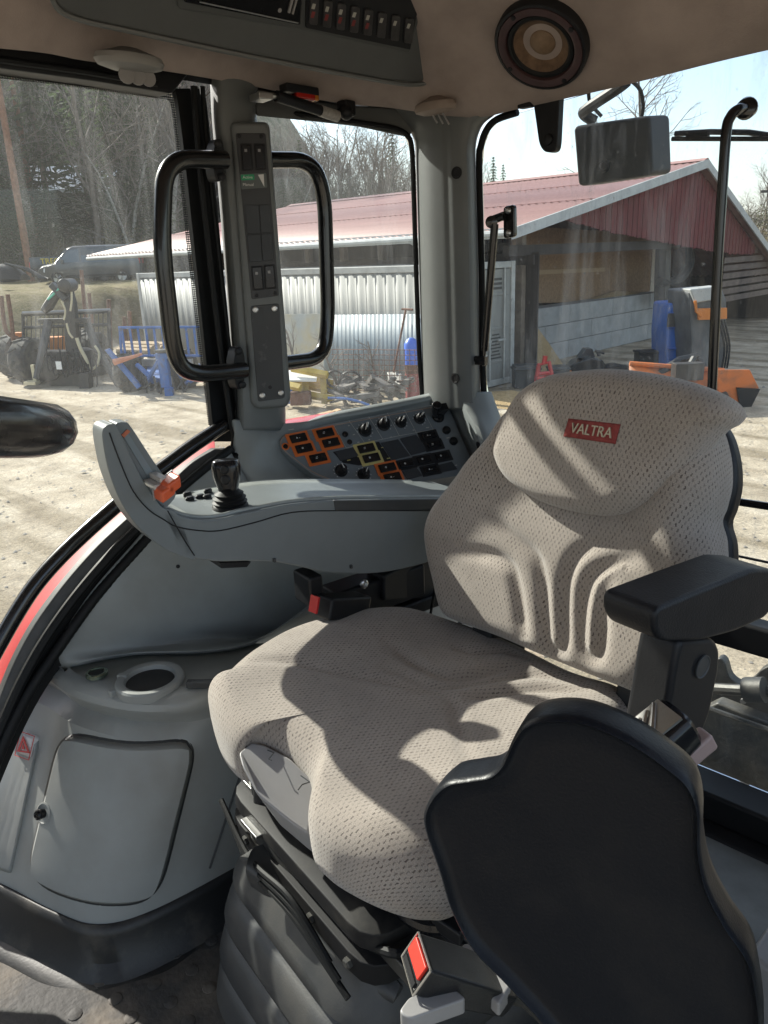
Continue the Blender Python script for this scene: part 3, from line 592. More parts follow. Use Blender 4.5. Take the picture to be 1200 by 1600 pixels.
def knob(cx, cy, r=.0125, ang=40):
    c = on(cx, cy, .003); up = (pn*.85+pu*.15+V3((0, 0, .15))).normalized()
    k = MB().lathe(c, pn, [(r*1.25, 0), (r*1.25, .002), (r*1.0, .004), (r*.92, .016), (r*.8, .019), (.001, .0195)], 24).build('rotary_knob', m_black, sp)
    d = (pu*math.cos(R_(ang))+pv*math.sin(R_(ang))); w = pn.cross(d)
    MB().box(c+pn*.019, (r*1.75, r*.5, .008), d, w).build('grip', m_black, k, bevel=.0015)
    MB().box(c+pn*.0233+d*r*.3, (r*1.0, r*.16, .0006), d, w).build('pointer', m_white, k)
    t = MB()
    for i in range(9):
        a = R_(ang+180+60+i*30); q = c+(pu*math.cos(a)+pv*math.sin(a))*r*1.5+pn*.0006; t.box(q, (.0018, .0018, .0005), pu, pv)
    t.build('scale_marks', m_white, k)
for a, b, r, g in ((570, 673, .0125, 60), (599, 664, .0125, 75), (626, 661, .0105, 50), (655, 655, .0105, 40), (533, 736, .0115, 100), (568, 742, .0115, 50)): knob(a, b, r, g)
for a, b, r in ((539, 679, .007), (546, 691, .006)): MB().lathe(on(a, b, .003), pn, [(r, 0), (r, .003), (r*.8, .004), (r*.7, .003), (.001, .003)], 18).build('push_button', m_gloss, sp)
MB().lathe(on(446, 698, .003), pn, [(.0085, 0), (.0085, .002), (.006, .0022), (.0055, .0005), (.001, .0005)], 20).build('orange_ring', m_orange, sp)
MB().lathe(on(446, 698, .0035), pn, [(.0055, 0), (.005, .003), (.001, .0035)], 16).build('push_button', m_gloss, sp)
lv = MB().lathe(on(684, 652, .003), pn, [(.016, 0), (.015, .006), (.010, .010)], 16).tube([on(684, 650, .006), on(681, 640, .03), on(683, 632, .05)], [.012, .011, .012], 12).box(on(689, 640, .03), (.026, .02, .03), pu, pv)
lv.build('key_socket', m_gloss, sp, bevel=.003)
for a, b in ((697, 673), (708, 690)): MB().lathe(on(a, b, .003), pn, [(.010, 0), (.010, .006), (.007, .010), (.001, .011)], 16).build('rubber_cap', m_rubber, sp)
tx = MB()
for a, b, w in ((455, 671, .012), (545, 665, .004), (553, 679, .005), (560, 691, .005), (577, 687, .004), (611, 683, .005), (646, 672, .004), (668, 668, .008), (536, 752, .014), (571, 757, .006), (700, 684, .008), (712, 727, .008)): tx.box(on(a, b, .0034), (w, .0022, .0005), pu, pv)
tx.build('printed_marks', m_line, sp)

# ================================================================== SEAT
PHI = R_(10); sf = V3((math.sin(PHI), math.cos(PHI), 0)); sr = V3((math.cos(PHI), -math.sin(PHI), 0))
def pillow(name, outline, n, m, parent, R=.035, top=.035, depth=.06, crown=.01, grooves=(), ux=None, uy=None, extra=None, N=300, rings=64):
    """upholstered pad: outline = widest contour, n = facing; grooves = (points, width, depth)"""
    n = V3(n).normalized(); O = catmull(outline, max(4, N//len(outline)), True)
    c = sum(O, V3())/len(O); c = c-n*(c-O[0]).dot(n)
    if ux is None: ux = sr
    ux = (V3(ux)-n*V3(ux).dot(n)).normalized(); uy = n.cross(ux)
    o2 = np.array([((p-c).dot(ux), (p-c).dot(uy)) for p in O]); hz = np.array([(p-c).dot(n) for p in O])
    rad = np.linalg.norm(o2, axis=1)
    svals = list(np.linspace(.02, .80, rings))+list(.80+.2*(1-(1-np.linspace(0, 1, 26)[1:])**1.7))
    gl = []
    for pts, w, d in grooves:
        gp = catmull(pts, 8); gl.append((np.array([((p-c).dot(ux), (p-c).dot(uy)) for p in gp]), w, d))
    rows, uvs = [], []; arc = np.zeros(len(O)); prev = [np.zeros(len(O)), None]
    un = o2/rad[:, None]
    def track(xy, h):
        r_ = np.linalg.norm(xy, axis=1)
        step = r_-prev[0] if prev[1] is None else np.sqrt((r_-prev[0])**2+(h-prev[1])**2)
        arc[:] = arc+step; prev[0], prev[1] = r_, h; return un*arc[:, None]
    def height(s, xy):
        e = (1-s)*rad; t = np.clip(R-e, 0, R); h = top-R+np.sqrt(np.maximum(R*R-t*t, 0))+crown*(1-s**2.5)
        for g, w, d in gl:
            a, b = g[:-1], g[1:]; ab = b-a; L2 = (ab**2).sum(1)+1e-12
            tt = np.clip(((xy[:, None, :]-a)*ab).sum(2)/L2, 0, 1); q = a+tt[..., None]*ab
            D2 = np.sqrt(((xy[:, None, :]-q)**2).sum(2)); k = D2.argmin(1); dist = D2.min(1)
            along = (k+tt[np.arange(len(k)), k])/len(a); fade = np.clip(np.minimum(along, 1-along)/.22, 0, 1)
            h = h-d*fade*np.exp(-(dist/w)**2)
        if extra is not None: h = h+extra(xy, s)
        return h
    for s in svals:
        xy = o2*s; h = height(s, xy)+hz*s
        rows.append((xy, h)); uvs.append(track(xy, h))
    for k in (.3, .7, 1.0):
        xy = o2*(1-.02*k*k); h = hz-depth*k; rows.append((xy, h)); uvs.append(track(xy, h))
    rows.append((o2*.9, hz-depth-.005)); uvs.append(track(o2*.9, hz-depth-.005))
    bm = bmesh.new(); lay = bm.loops.layers.uv.new('UVMap'); VV = []; U = {}
    for (xy, h), uv in zip(rows, uvs):
        r = []
        for i in range(len(O)):
            v = bm.verts.new(c+ux*xy[i, 0]+uy*xy[i, 1]+n*h[i]); r.append(v); U[v] = uv[i]
        VV.append(r)
    nO = len(O)
    for a, b in zip(VV, VV[1:]):
        for i in range(nO): bm.faces.new((a[i], a[(i+1) % nO], b[(i+1) % nO], b[i]))
    bm.faces.new(VV[0][::-1]); bm.faces.new(VV[-1])
    bmesh.ops.recalc_face_normals(bm, faces=bm.faces)
    for f in bm.faces:
        f.smooth = True
        for lp in f.loops: lp[lay].uv = U[lp.vert]
    me = bpy.data.meshes.new(name); bm.to_mesh(me); bv = BVHTree.FromBMesh(bm); bm.free(); me.materials.append(m)
    o = bpy.data.objects.new(name, me); COL.objects.link(o)
    if parent is not None: adopt(o, parent)
    return o, bv

seat = thing('driver_seat', 'beige fabric driver seat with grooved backrest and red emblem on its upper pad', 'seat', (.66, -.74, FLOOR))
zc = lambda a, b, z=-.63: P(a, b, z=z)
Z0 = -.672
flat_ = lambda p: V3((p.x, p.y, Z0))
co = [flat_(zc(a, b, -.672)) for a, b in ((327, 1092), (333, 1128), (352, 1160), (376, 1176), (402, 1166), (446, 1186), (486, 1222), (482, 1288), (508, 1326), (560, 1358), (620, 1382), (668, 1390))]
co += [V3((.425, -.545, Z0)), V3((.398, -.66, Z0)), V3((.392, -.80, Z0)), V3((.40, -.93, Z0))]
co += [flat_(zc(a, b, -.648)) for a, b in ((985, 1092), (900, 1052), (820, 1012), (752, 984), (680, 966), (600, 957), (530, 962), (450, 985), (388, 1022), (348, 1060))]
cg = [([zc(*p) for p in ((345, 1048), (440, 1043), (540, 1058), (640, 1078), (700, 1094), (716, 1130), (726, 1175), (735, 1230))], .011, .006),
      ([zc(*p) for p in ((600, 1000), (640, 1035), (690, 1058), (730, 1060), (790, 1045), (830, 1040))], .012, .010),
      ([zc(*p) for p in ((590, 1040), (650, 1066), (700, 1076), (760, 1066), (830, 1055), (900, 1070))], .012, .008),
      ([zc(*p) for p in ((720, 1098), (770, 1088), (850, 1080), (930, 1090))], .012, .008),
      ([zc(*p) for p in ((700, 1010), (740, 1022), (790, 1018), (830, 1030))], .010, .006)]
cush, bv_cu = pillow('cushion', co, (0, 0, 1), m_fab, seat, R=.045, top=.045, depth=.05, crown=.008, grooves=cg, ux=sr,
               extra=lambda xy, s: .012*np.exp(-((np.abs(xy[:, 0])-.22)/.06)**2)-.004)
LEAN = R_(14)
bn = (sf*math.cos(LEAN)+V3((0, 0, math.sin(LEAN)))).normalized(); bu = (V3((0, 0, math.cos(LEAN)))-sf*math.sin(LEAN)).normalized()
b0 = V3((.573, -.955, -.62))
bp = lambda a, b, off=0: PP(a, b, b0+bn*off, bn)
bo = [bp(a, b) for a, b in ((690, 905), (680, 860), (678, 825), (690, 792), (722, 752), (758, 715), (785, 685), (815, 640), (870, 615), (960, 605), (1060, 620), (1108, 655), (1126, 700), (1130, 750), (1122, 790), (1114, 815), (1122, 850), (1118, 905), (1080, 990), (1040, 1060), (1012, 1080), (985, 1073), (930, 1052), (860, 1024), (790, 994), (730, 972), (704, 955))]
bq = lambda *l: [bp(a, b, .03) for a, b in l]
bg_ = [(bq((690, 842), (735, 858), (780, 868), (806, 884), (816, 912), (822, 950), (826, 986), (828, 1000)), .0125, .011),
       (bq((728, 770), (770, 800), (812, 838), (844, 868), (856, 905), (860, 960), (863, 1000), (872, 1013), (884, 1011), (890, 996), (891, 950), (894, 905), (908, 872), (936, 852), (980, 838), (1030, 816)), .0125, .0125),
       (bq((1045, 860), (1000, 872), (960, 884), (934, 900), (922, 930), (917, 975), (917, 1010), (926, 1024), (938, 1024), (946, 1012), (949, 985), (952, 950), (960, 915), (980, 890)), .0125, .0125)]
back, bv_ba = pillow('backrest', bo, bn, m_fab, seat, R=.04, top=.045, depth=.035, crown=.004, grooves=bg_, ux=sr, N=330, rings=76,
               extra=lambda xy, s: .018*np.exp(-((np.abs(xy[:, 0])-.185)/.05)**2)*np.clip((.03-xy[:, 1])/.1, 0, 1))
ho = [bp(a, b, .05) for a, b in ((781, 716), (783, 690), (798, 648), (822, 612), (862, 588), (915, 579), (965, 577), (1030, 585), (1090, 600), (1132, 620), (1149, 642), (1140, 658), (1118, 672), (1088, 712), (1052, 755), (1012, 788), (960, 806), (900, 800), (845, 782), (800, 750))]
pad, bv_pa = pillow('upper_pad', ho, bn, m_fab2, seat, R=.03, top=.03, depth=.035, crown=.014, ux=sr, N=300, rings=40)
# emblem woven on the pad
def pd(a, b, off): return drop(a, b, bv_pa, off)
eq = [(889, 654), (970, 663), (962, 694), (881, 682)]
G = [[pd(eq[0][0]*(1-s)*(1-t)+eq[1][0]*s*(1-t)+eq[2][0]*s*t+eq[3][0]*(1-s)*t, eq[0][1]*(1-s)*(1-t)+eq[1][1]*s*(1-t)+eq[2][1]*s*t+eq[3][1]*(1-s)*t, .0012)[0] for s in np.linspace(0, 1, 13)] for t in np.linspace(0, 1, 7)]
em = MB().grid(G).build('emblem', mat('woven_red', (.30, .055, .05), .9, var=(120, .4), bump=(900, .6)), pad, solid=.001)
ec, en = pd(925, 673.5, .002); eu = (pd(966, 679, .002)[0]-pd(884, 668, .002)[0]); ev = pd(929, 658, 0)[0]-pd(921, 689, 0)[0]
put_text('lettering', 'VALTRA', .0205, ec, eu, ev, mat('woven_letters', (.50, .44, .33), .9, bump=(900, .5)), em, .0009, shear=.12, wide=.92)
# back shell, recliner and pivots
MB().prism([p-bn*.037 for p in catmull([b0+(p-b0)*.985 for p in bo], 4, True)], -bn*.035).build('back_shell', m_black, seat, bevel=.012)
for k in (.14, -.16): MB().box(b0-bn*.05-bu*.03+sr*k, (.05, .10, .14), sr, bn).build('recliner_bracket', m_black, seat, bevel=.008)
rc = MB(); rc.tube(catmull([zc(735, 972, -.62), zc(765, 990, -.64), zc(790, 1000, -.66)], 4), .004, 8).sphere(zc(720, 970, -.62), .006); rc.build('recliner_rod', m_chrome, seat)
# seat pan, front handle, runners
MB().prism([V3((p.x, p.y, -.722)) for p in catmull([V3((.66, -.74, 0))+(p-V3((.66, -.74, p.z)))*.86 for p in co], 3, True)], (0, 0, -.03)).build('seat_pan', m_black, seat)
hq = [(372, 1176), (392, 1160), (410, 1162), (452, 1184), (492, 1222), (488, 1255), (482, 1305), (450, 1282), (400, 1240), (378, 1198)]
hd = MB().prism(rounded([P(a, b, z=-.662-.0006*max(0, b-1200)) for a, b in hq], .008), (-.02, -.02, -.055)); hd.build('tilt_handle', m_lid, seat, bevel=.010, seg=3)
for q in ([(418, 1172), (428, 1176), (420, 1186), (424, 1188)], [(470, 1212), (484, 1222), (472, 1226), (466, 1234)]): MB().tube([P(a, b, z=-.6605) for a, b in q], .0009, 5).build('arrow_mark', m_darkgrey, seat)
rl = MB()
rl.prism([P(a, b, z=-.765) for a, b in ((388, 1205), (402, 1200), (600, 1338), (730, 1432), (720, 1462), (600, 1380), (392, 1226))], (0, 0, -.022))
rl.build('upper_frame', m_black, seat, bevel=.004)
tb = MB(); tb.tube(catmull([P(a, b, z=-.785) for a, b in ((430, 1255), (540, 1345), (610, 1402), (645, 1432), (680, 1444), (740, 1432), (800, 1400))], 5), .013, 10).build('front_tube', m_gloss, seat)
lr = MB(); lr.prism([P(a, b, z=-.81) for a, b in ((386, 1262), (412, 1258), (440, 1290), (560, 1392), (655, 1468), (700, 1540), (660, 1545), (590, 1468), (470, 1362), (392, 1292))], (0, 0, -.025))
lr.build('runner', m_steel, seat, bevel=.003)
for a, b in ((389, 1226), (389, 1292)):
    MB().box(P(a+8, b, z=-.78-.03*(b > 1250)), (.05, .02, .006), sr, sf).build('bent_tab', m_chrome, seat, bevel=.001)
MB().cyl(P(408, 1232, z=-.77), P(408, 1262, z=-.80), .012).build('spring_peg', m_black, seat)
bt = MB()
for a, b in ((517, 1392), (470, 1352)): bt.lathe(P(a, b, z=-.808), (0, 0, 1), [(.005, -.002), (.005, .003), (.003, .005)], 8)
bt.build('bolt', m_chrome, seat)
lg = MB().tube([P(650, 1410, z=-.80), P(690, 1450, z=-.80), P(735, 1500, z=-.80)], .007, 8).tube([P(655, 1408, z=-.79), P(740, 1490, z=-.79)], .004, 8); lg.build('slide_lever', m_black, seat)
MB().lathe(P(615, 1400, z=-.83), (.3, .2, 1), [(.012, 0), (.012, .012), (.008, .015)], 12).tube(catmull([P(580, 1478, z=-.82), P(620, 1490, z=-.80), P(655, 1480, z=-.82), P(690, 1530, z=-.84)], 4), .006, 8).build('valve_hose', m_rubber, seat)
# suspension boot
def rrect(cx, cy, hw, hd, r, z, n=7):
    pts = [V3((0, 0, 0))+sr*(sx*hw)+sf*(sy*hd)+V3((cx, cy, z)) for sx, sy in ((-1, -1), (1, -1), (1, 1), (-1, 1))]
    return rounded(pts, r, n)
prof = [(-.845, -.04), (-.87, -.036), (-.90, -.022), (-.93, -.002), (-.948, .004), (-.956, -.006), (-.960, -.016), (-.966, -.014), (-.970, .002), (-.985, .012), (-1.02, .022), (-1.030, .021), (-1.035, .008), (-1.038, -.004), (-1.044, -.002), (-1.048, .016), (-1.06, .026), (-1.10, .036), (-1.109, .034), (-1.114, .022), (-1.117, .010), (-1.122, .012), (-1.126, .030), (-1.14, .040), (-1.20, .050)]
m_oily = mat('oily_black_frame', (.010, .010, .011), .55, spec=.25, var=(16, 0, .55, .8), col2=(.04, .037, .032), bump=(300, .15, .0005))
cg = MB().ring_loft([rrect(.675, -.745, .196+g, .222+g, .05, z, 4) for z, g in ((-.785, -.02), (-.792, .0), (-.815, .002), (-.818, -.012), (-.832, -.012), (-.835, .004), (-.868, .004), (-.872, -.01))])
cg.build('carriage', m_oily, seat, bevel=.002)
for k in (-.15, -.06, .04, .13): MB().lathe(V3((.675, -.745, -.852))+sf*.226+sr*k, sf, [(.008, -.003), (.008, .004), (.005, .006), (.001, .006)], 6).build('carriage_bolt', m_steel, seat)
hz_ = MB()
for k in range(3): hz_.tube(catmull([V3((.685, -.735, -.80-.012*k))+sf*.228+sr*(.17-.02*k), V3((.685, -.735, -.83-.01*k))+sf*.238+sr*.06, V3((.685, -.735, -.82-.015*k))+sf*.234-sr*.05, V3((.685, -.735, -.87-.012*k))+sf*.226-sr*(.13+.02*k)], 6), .0045, 7)
hz_.build('cable_loom', m_rubber, seat)
m_boot = mat('boot_rubber', (.034, .036, .038), .48, var=(8, 0, .45, .8), col2=(.085, .08, .072), bump=(300, .25))
MB().ring_loft([rrect(.685, -.735, .205+g, .235+g, .10+g*.6, z, 9) for z, g in prof]).build('suspension_boot', m_boot, seat, angle=70)
# moulded front skirt of the boot sweeping down to the left
sk_t = [(388, 1340), (400, 1322), (440, 1318), (480, 1332), (530, 1378), (565, 1430), (595, 1490), (625, 1540)]
sk_m = [(384, 1362), (410, 1372), (448, 1372), (486, 1396), (520, 1440), (552, 1494), (585, 1540), (615, 1566)]
sk_b = [(392, 1385), (420, 1402), (454, 1405), (482, 1440), (502, 1500), (528, 1550), (568, 1572), (610, 1570)]
G = patch([[P(a, b, z=-.815-.0007*(a-388)*.5) for a, b in sk_t], [P(a, b, z=-.835-.0007*(a-388)*.5) for a, b in sk_m], [P(a, b, z=-.875-.0007*(a-388)*.5) for a, b in sk_b]], 4, 6)
MB().grid(G).build('front_skirt', m_boot, seat, solid=.012, bevel=.004)
# buckle stalk side (right of seat)
bk2 = thing('belt_buckle', 'black seat belt buckle with red button tucked between seat cushion and armrest', 'belt buckle', P(520, 950, x=.96))
ax = (P(590, 935, x=.93)-P(490, 942, x=.93)).normalized(); nn2 = ax.cross(V3((0, 0, 1))).normalized()
MB().box(P(536, 946, x=.95), (.105, .045, .042), ax, nn2).build('case', m_black, bk2, bevel=.006)
MB().box(P(491, 944, x=.95), (.004, .02, .030), ax, nn2).build('red_button', m_red, bk2)
bkm = MB().box(P(585, 922, x=1.0), (.22, .06, .07), -sf, sr).box(P(640, 945, x=.98), (.16, .05, .03), -sf, sr).prism([P(a, b, x=.96) for a, b in ((600, 900), (680, 860), (690, 935), (600, 940))], (.06, -.01, 0))
bkm.box(P(482, 917, x=1.0), (.03, .06, .06), -sf, sr); arm_br = bkm.build('mounting_bracket', m_black, seat, bevel=.006)
MB().lathe(P(568, 912, x=.965), -sr, [(.009, 0), (.009, .004), (.006, .006), (.006, .002)], 8).build('nut', m_chrome, arm_br)
MB().tube(catmull([P(690, 888, x=.93), P(680, 920, x=.93), P(672, 965, x=.93)], 5), .003, 6).build('cable', m_rubber, seat)

# left hand armrest nearest the camera
la = thing('armrest', 'padded black armrest on a moulded post at the near side of the seat', 'armrest', P(1070, 1180, x=.28))
a0 = V3((.268, -.66, -.33)); apx = lambda a, b, off=0: PP(a, b, a0+sr*off, sr)
ol = [(1024, 952), (1100, 920), (1180, 888), (1212, 890), (1216, 930), (1200, 965), (1150, 988), (1095, 1003), (1034, 1004), (1022, 985)]
MB().prism(rounded([apx(a, b) for a, b in ol], .012), sr*.062).build('pad', m_black_soft, la, bevel=.014, seg=4)
ol = [(1064, 1000), (1118, 998), (1127, 1012), (1126, 1042), (1112, 1112), (1092, 1165), (1072, 1190), (1030, 1196), (1034, 1150), (1046, 1090), (1056, 1030)]
pst = MB().prism(rounded([apx(a, b, .008) for a, b in ol], .01), sr*.048).build('post', m_black, la, bevel=.010, seg=3)
MB().lathe(apx(1098, 1042, .0065), -sr, [(.0135, -.001), (.0135, .0008), (.0125, .0012), (.0115, .0002), (.001, .0002)], 24).build('pivot_emblem', m_darkgrey, pst)
rb_ = thing('belt_reel', 'black seat belt reel with a shiny silver latch beside the armrest post', 'belt reel', P(1030, 1160, x=.33))
d0, d1 = P(1062, 1128, x=.235), P(968, 1206, x=.265); dd = (d1-d0).normalized(); du = (V3((0, 0, 1))-dd*dd.z).normalized(); dw = dd.cross(du)
def rsec(c, w, h): return [c+dw*(math.copysign(abs(math.cos(t))**.5, math.cos(t))*w)+du*(math.copysign(abs(math.sin(t))**.5, math.sin(t))*h) for t in np.linspace(0, 2*math.pi, 20, endpoint=False)]
MB().ring_loft([rsec(d0-dd*.004, .020, .018), rsec(d0, .024, .021), rsec(d0+dd*.02, .026, .022), rsec(d1, .026, .022)]).build('case', m_gloss, rb_)
lt_ = MB()
for k in range(5): lt_.tube(catmull([d0+dd*(.008+.010*k)+du*.0235+dw*(.015-.002*k), d0+dd*(.018+.011*k)+du*.0243+dw*.004, d0+dd*(.034+.009*k)+du*.0238-dw*.012], 4), .0024, 6, flat=.6)
lt_.box(d0+dd*.040+du*.0215, (.075, .034, .003), dd, dw); lt_.build('latch', m_chrome, rb_)
MB().box(d0+dd*.01-dw*.012-du*.026, (.05, .02, .02), dd, dw).build('end_cover', mat('pinkish_plastic', (.33, .25, .24), .4), rb_, bevel=.004)

# near belt buckle at the bottom
nb = thing('seat_buckle', 'large black seat belt buckle with bright red press button in front of the seat base', 'belt buckle', P(700, 1540, z=-.62))
c0, c1 = P(650, 1505, x=.40), P(790, 1548, x=.345); bx = (c1-c0).normalized(); by = (V3((0, 0, 1))-bx*bx.z).normalized(); bz = bx.cross(by)
L = (c1-c0).length
def bsec(t, w, h, o=0): return [c0+bx*(L*t)+by*(y_*h+o)+bz*(x_*w) for x_, y_ in ((-1, -1), (1, -1), (1, 1), (-1, 1))]
case = MB().ring_loft([bsec(0, .024, .017), bsec(.55, .025, .017), bsec(.95, .022, .015), bsec(1.02, .017, .011)]).build('case', mat('buckle_black', (.017, .018, .02), .35, var=(60, .4), bump=(500, .4)), nb, bevel=.004)
MB().box(c0-bx*.0015+by*.006, (.004, .038, .017), bx, bz).build('press_button', mat('button_red', (.68, .035, .02), .4, var=(30, .15)), case, bevel=.001)
MB().box(c0-bx*.001-by*.010, (.003, .036, .006), bx, bz).build('slot', m_black, case)
tr = MB()
for x_, y_, x2, y2 in ((-1, -1, 1, -1), (1, -1, 1, 1), (1, 1, -1, 1), (-1, 1, -1, -1)): tr.tube([c0+by*(y_*.0165)+bz*(x_*.0235), c0+by*(y2*.0165)+bz*(x2*.0235)], .0012, 6)
tr.build('chrome_rim', m_chrome, case)
MB().tube([c1-bx*.01, c1+bx*.03-by*.005, c1+bx*.10-by*.03], [.012, .007, .009], 10).build('stalk', m_steel, nb)
st_ = MB().prism(rounded([P(a, b, z=-.70) for a, b in ((622, 1580), (640, 1556), (705, 1540), (730, 1560), (640, 1592))], .006), (0, 0, -.02)); single(st_, 'belt_tongue', m_lid, 'pale grey plastic tongue lying below the red buttoned buckle', 'tongue', bevel=.004)
single(MB().prism([P(a, b, z=-.72) for a, b in ((700, 1490), (730, 1470), (800, 1540), (780, 1570))], (0, 0, -.02)), 'seat_side_plate', m_lid, 'grey plate half hidden between the buckle and the black shell', 'plate', bevel=.004)

# ================================================================== ARMREST CONSOLE WITH JOYSTICK
con = thing('armrest_console', 'grey joystick armrest with upright grip block on the far side of the seat', 'armrest console', (1.05, -.95, -.55))
k0 = V3((.98, -.65, -.40)); kp = lambda a, b, off=0: PP(a, b, k0+sr*off, sr)
up_e = [(253, 794), (290, 808), (321, 812), (352, 809), (375, 803), (420, 794), (460, 787), (520, 782), (600, 780), (760, 778)]
lo_e = [(760, 850), (690, 868), (665, 880), (610, 893), (560, 897), (505, 894), (462, 884), (425, 878), (380, 877), (345, 878), (310, 874), (290, 868), (272, 856)]
body = MB().prism(catmull([kp(*p) for p in up_e], 4)+catmull([kp(*p) for p in lo_e], 3), sr*.17).build('body', m_grey, con, bevel=.007, seg=3)
gl_ = [(290, 871), (265, 862), (249, 852), (233, 840), (217, 825), (202, 806), (188, 783), (178, 760), (169, 733), (163, 704), (160, 680), (163, 668), (174, 663), (184, 668), (206, 716), (226, 754), (253, 792), (278, 804), (304, 870)]
grip = MB().prism(catmull([kp(*p) for p in gl_], 4, True), sr*.045).build('grip_block', m_grey, con, bevel=.007, seg=3)
sl2 = [(180, 667), (196, 660), (206, 668), (236, 714), (262, 752), (276, 772), (262, 792), (253, 792), (226, 756), (204, 716)]
MB().prism(catmull([kp(a, b, .012) for a, b in sl2], 3, True), sr*.035).build('slot_face', m_grey, con, bevel=.004)
MB().prism([kp(a, b, .0105) for a, b in ((193, 682), (201, 678), (247, 750), (238, 757))], sr*.004).build('slot', mat('slot_bluegrey', (.20, .24, .26), .3), con)
MB().prism([kp(a, b, .0095) for a, b in ((190, 680), (199, 671), (204, 674), (194, 684))], sr*.004).build('lamp_strip', mat('dull_orange', (.5, .14, .07), .4), con)
tray = []
near = [kp(a, b+1.5) for a, b in ((262, 797), (290, 808), (321, 812), (352, 809), (375, 803), (420, 794), (460, 787), (520, 782), (600, 780), (720, 779))]
for k in (.012, .02, .08, .145, .155):
    dz = -.002 if k in (.02, .08, .145) else .0035
    tray.append([p+sr*k+V3((0, 0, .0035+dz)) for p in near])
m_tray = mat('glare_tray', (.34, .365, .355), .3, var=(16, .25), bump=(40, .06), coat=.2)  # pale base colour carries the sun and sky glare on the tray
bv_t = bvh_of([catmull(r, 4) for r in tray]); MB().grid([catmull(r, 4) for r in tray]).build('tray', m_tray, con, solid=.006)
MB().tube(catmull([p+sr*.158+V3((0, 0, .001)) for p in near[3:]], 4), .007, 8).build('rear_lip', m_grey, con)
seam = MB()
for pts in (((171, 676), (188, 722), (208, 767), (232, 796), (256, 812), (276, 823), (310, 829), (345, 829), (400, 816), (455, 801), (525, 798), (690, 798)), ((262, 798), (276, 823), (292, 850), (304, 868))):
    seam.tube(catmull([kp(a, b, -.0004) for a, b in pts], 4), .0011, 5)
seam.build('seam', m_black, con)
MB().prism([kp(a, b, -.0015) for a, b in ((522, 782), (760, 779), (760, 797), (524, 798))], sr*.01).build('trim_strip', m_darkgrey, con, bevel=.001)
MB().prism([kp(a, b, .03) for a, b in ((344, 880), (392, 878), (386, 886), (346, 888))], sr*.05).build('under_latch', m_black, con)
nt = MB()
for a, b in ((425, 876), (545, 886)): nt.box(kp(a+3, b-1, -.001), (.004, .006, .008), sf, (0, 0, 1), sr)
nt.build('notch', m_darkgrey, con)
for a, b, w in ((247, 763, 0), (256, 752, 1)):
    lv = MB().box(kp(a-8, b-6, -.012), (.012, .009, .045), sf, (0, 0, 1), sr).build('lever_stem', mat('clear_stem', (.5, .48, .45), .2) if 'clear_stem' not in bpy.data.materials else bpy.data.materials['clear_stem'], con, bevel=.002)
    q = kp(a+10, b+4, -.042); MB().box(q, (.024, .018, .034), (sf*.8+V3((0, 0, -.4))), (0, 0, 1), sr).build('lever_tip', mat('lever_orange', (.62, .10, .03), .35), lv, bevel=.004)
    MB().box(q+sr*.016, (.027, .020, .003), (sf*.8+V3((0, 0, -.4))), (0, 0, 1), sr).build('pale_rim', m_lid, lv, bevel=.001)
obt = MB()
for a, b in ((296, 766), (322, 761), (293, 774), (325, 769), (313, 778)): MB().lathe(drop(a, b, bv_t)[0]+V3((0, 0, .004)), (0, 0, 1), [(.008, -.008), (.008, .0005), (.006, .0025), (.001, .003)], 14, sy=.7).build('button', m_black, con)
obt.bm.free()
jc = drop(360, 792, bv_t)[0]
joy = thing('joystick', 'black joystick with ribbed rubber boot and two thumb buttons on the armrest tray', 'joystick', jc)
MB().lathe(jc, (0, 0, 1), [(.030, -.006), (.0295, .004), (.026, .006), (.029, .010), (.025, .013), (.0275, .017), (.022, .020), (.024, .024), (.018, .028), (.013, .034)], 24).build('boot', m_rubber, joy, angle=70)
jt = P(350, 712, z=0); jd = (P(352, 718, y=jc.y-.004)-jc); ju = jd.normalized(); jl = jd.length; jr = cR-ju*cR.dot(ju); jr.normalize(); jf = ju.cross(jr)
def jsec(t, w, d, o=0): return rounded([jc+ju*(jl*t)+jr*(x_*w+o)+jf*(y_*d) for x_, y_ in ((-1, -1), (1, -1), (1, 1), (-1, 1))], min(w, d)*.7, 4)
MB().ring_loft([jsec(.25, .015, .014), jsec(.4, .016, .015), jsec(.52, .0185, .017), jsec(.66, .0215, .018), jsec(.85, .0225, .018), jsec(.97, .0205, .017), jsec(1.0, .017, .014, -.001)]).build('handle', m_gloss, joy, angle=60)
fn = -jf if jf.dot(jc) > 0 else jf
for t, r in ((.83, .0075), (.62, .008)):
    q = jc+ju*(jl*t)+jr*.001; fdir = fn; MB().lathe(q+fdir*.0165, fdir, [(r, 0), (r, .003), (r*.7, .005), (.001, .0052)], 16).build('thumb_button', m_black, joy)

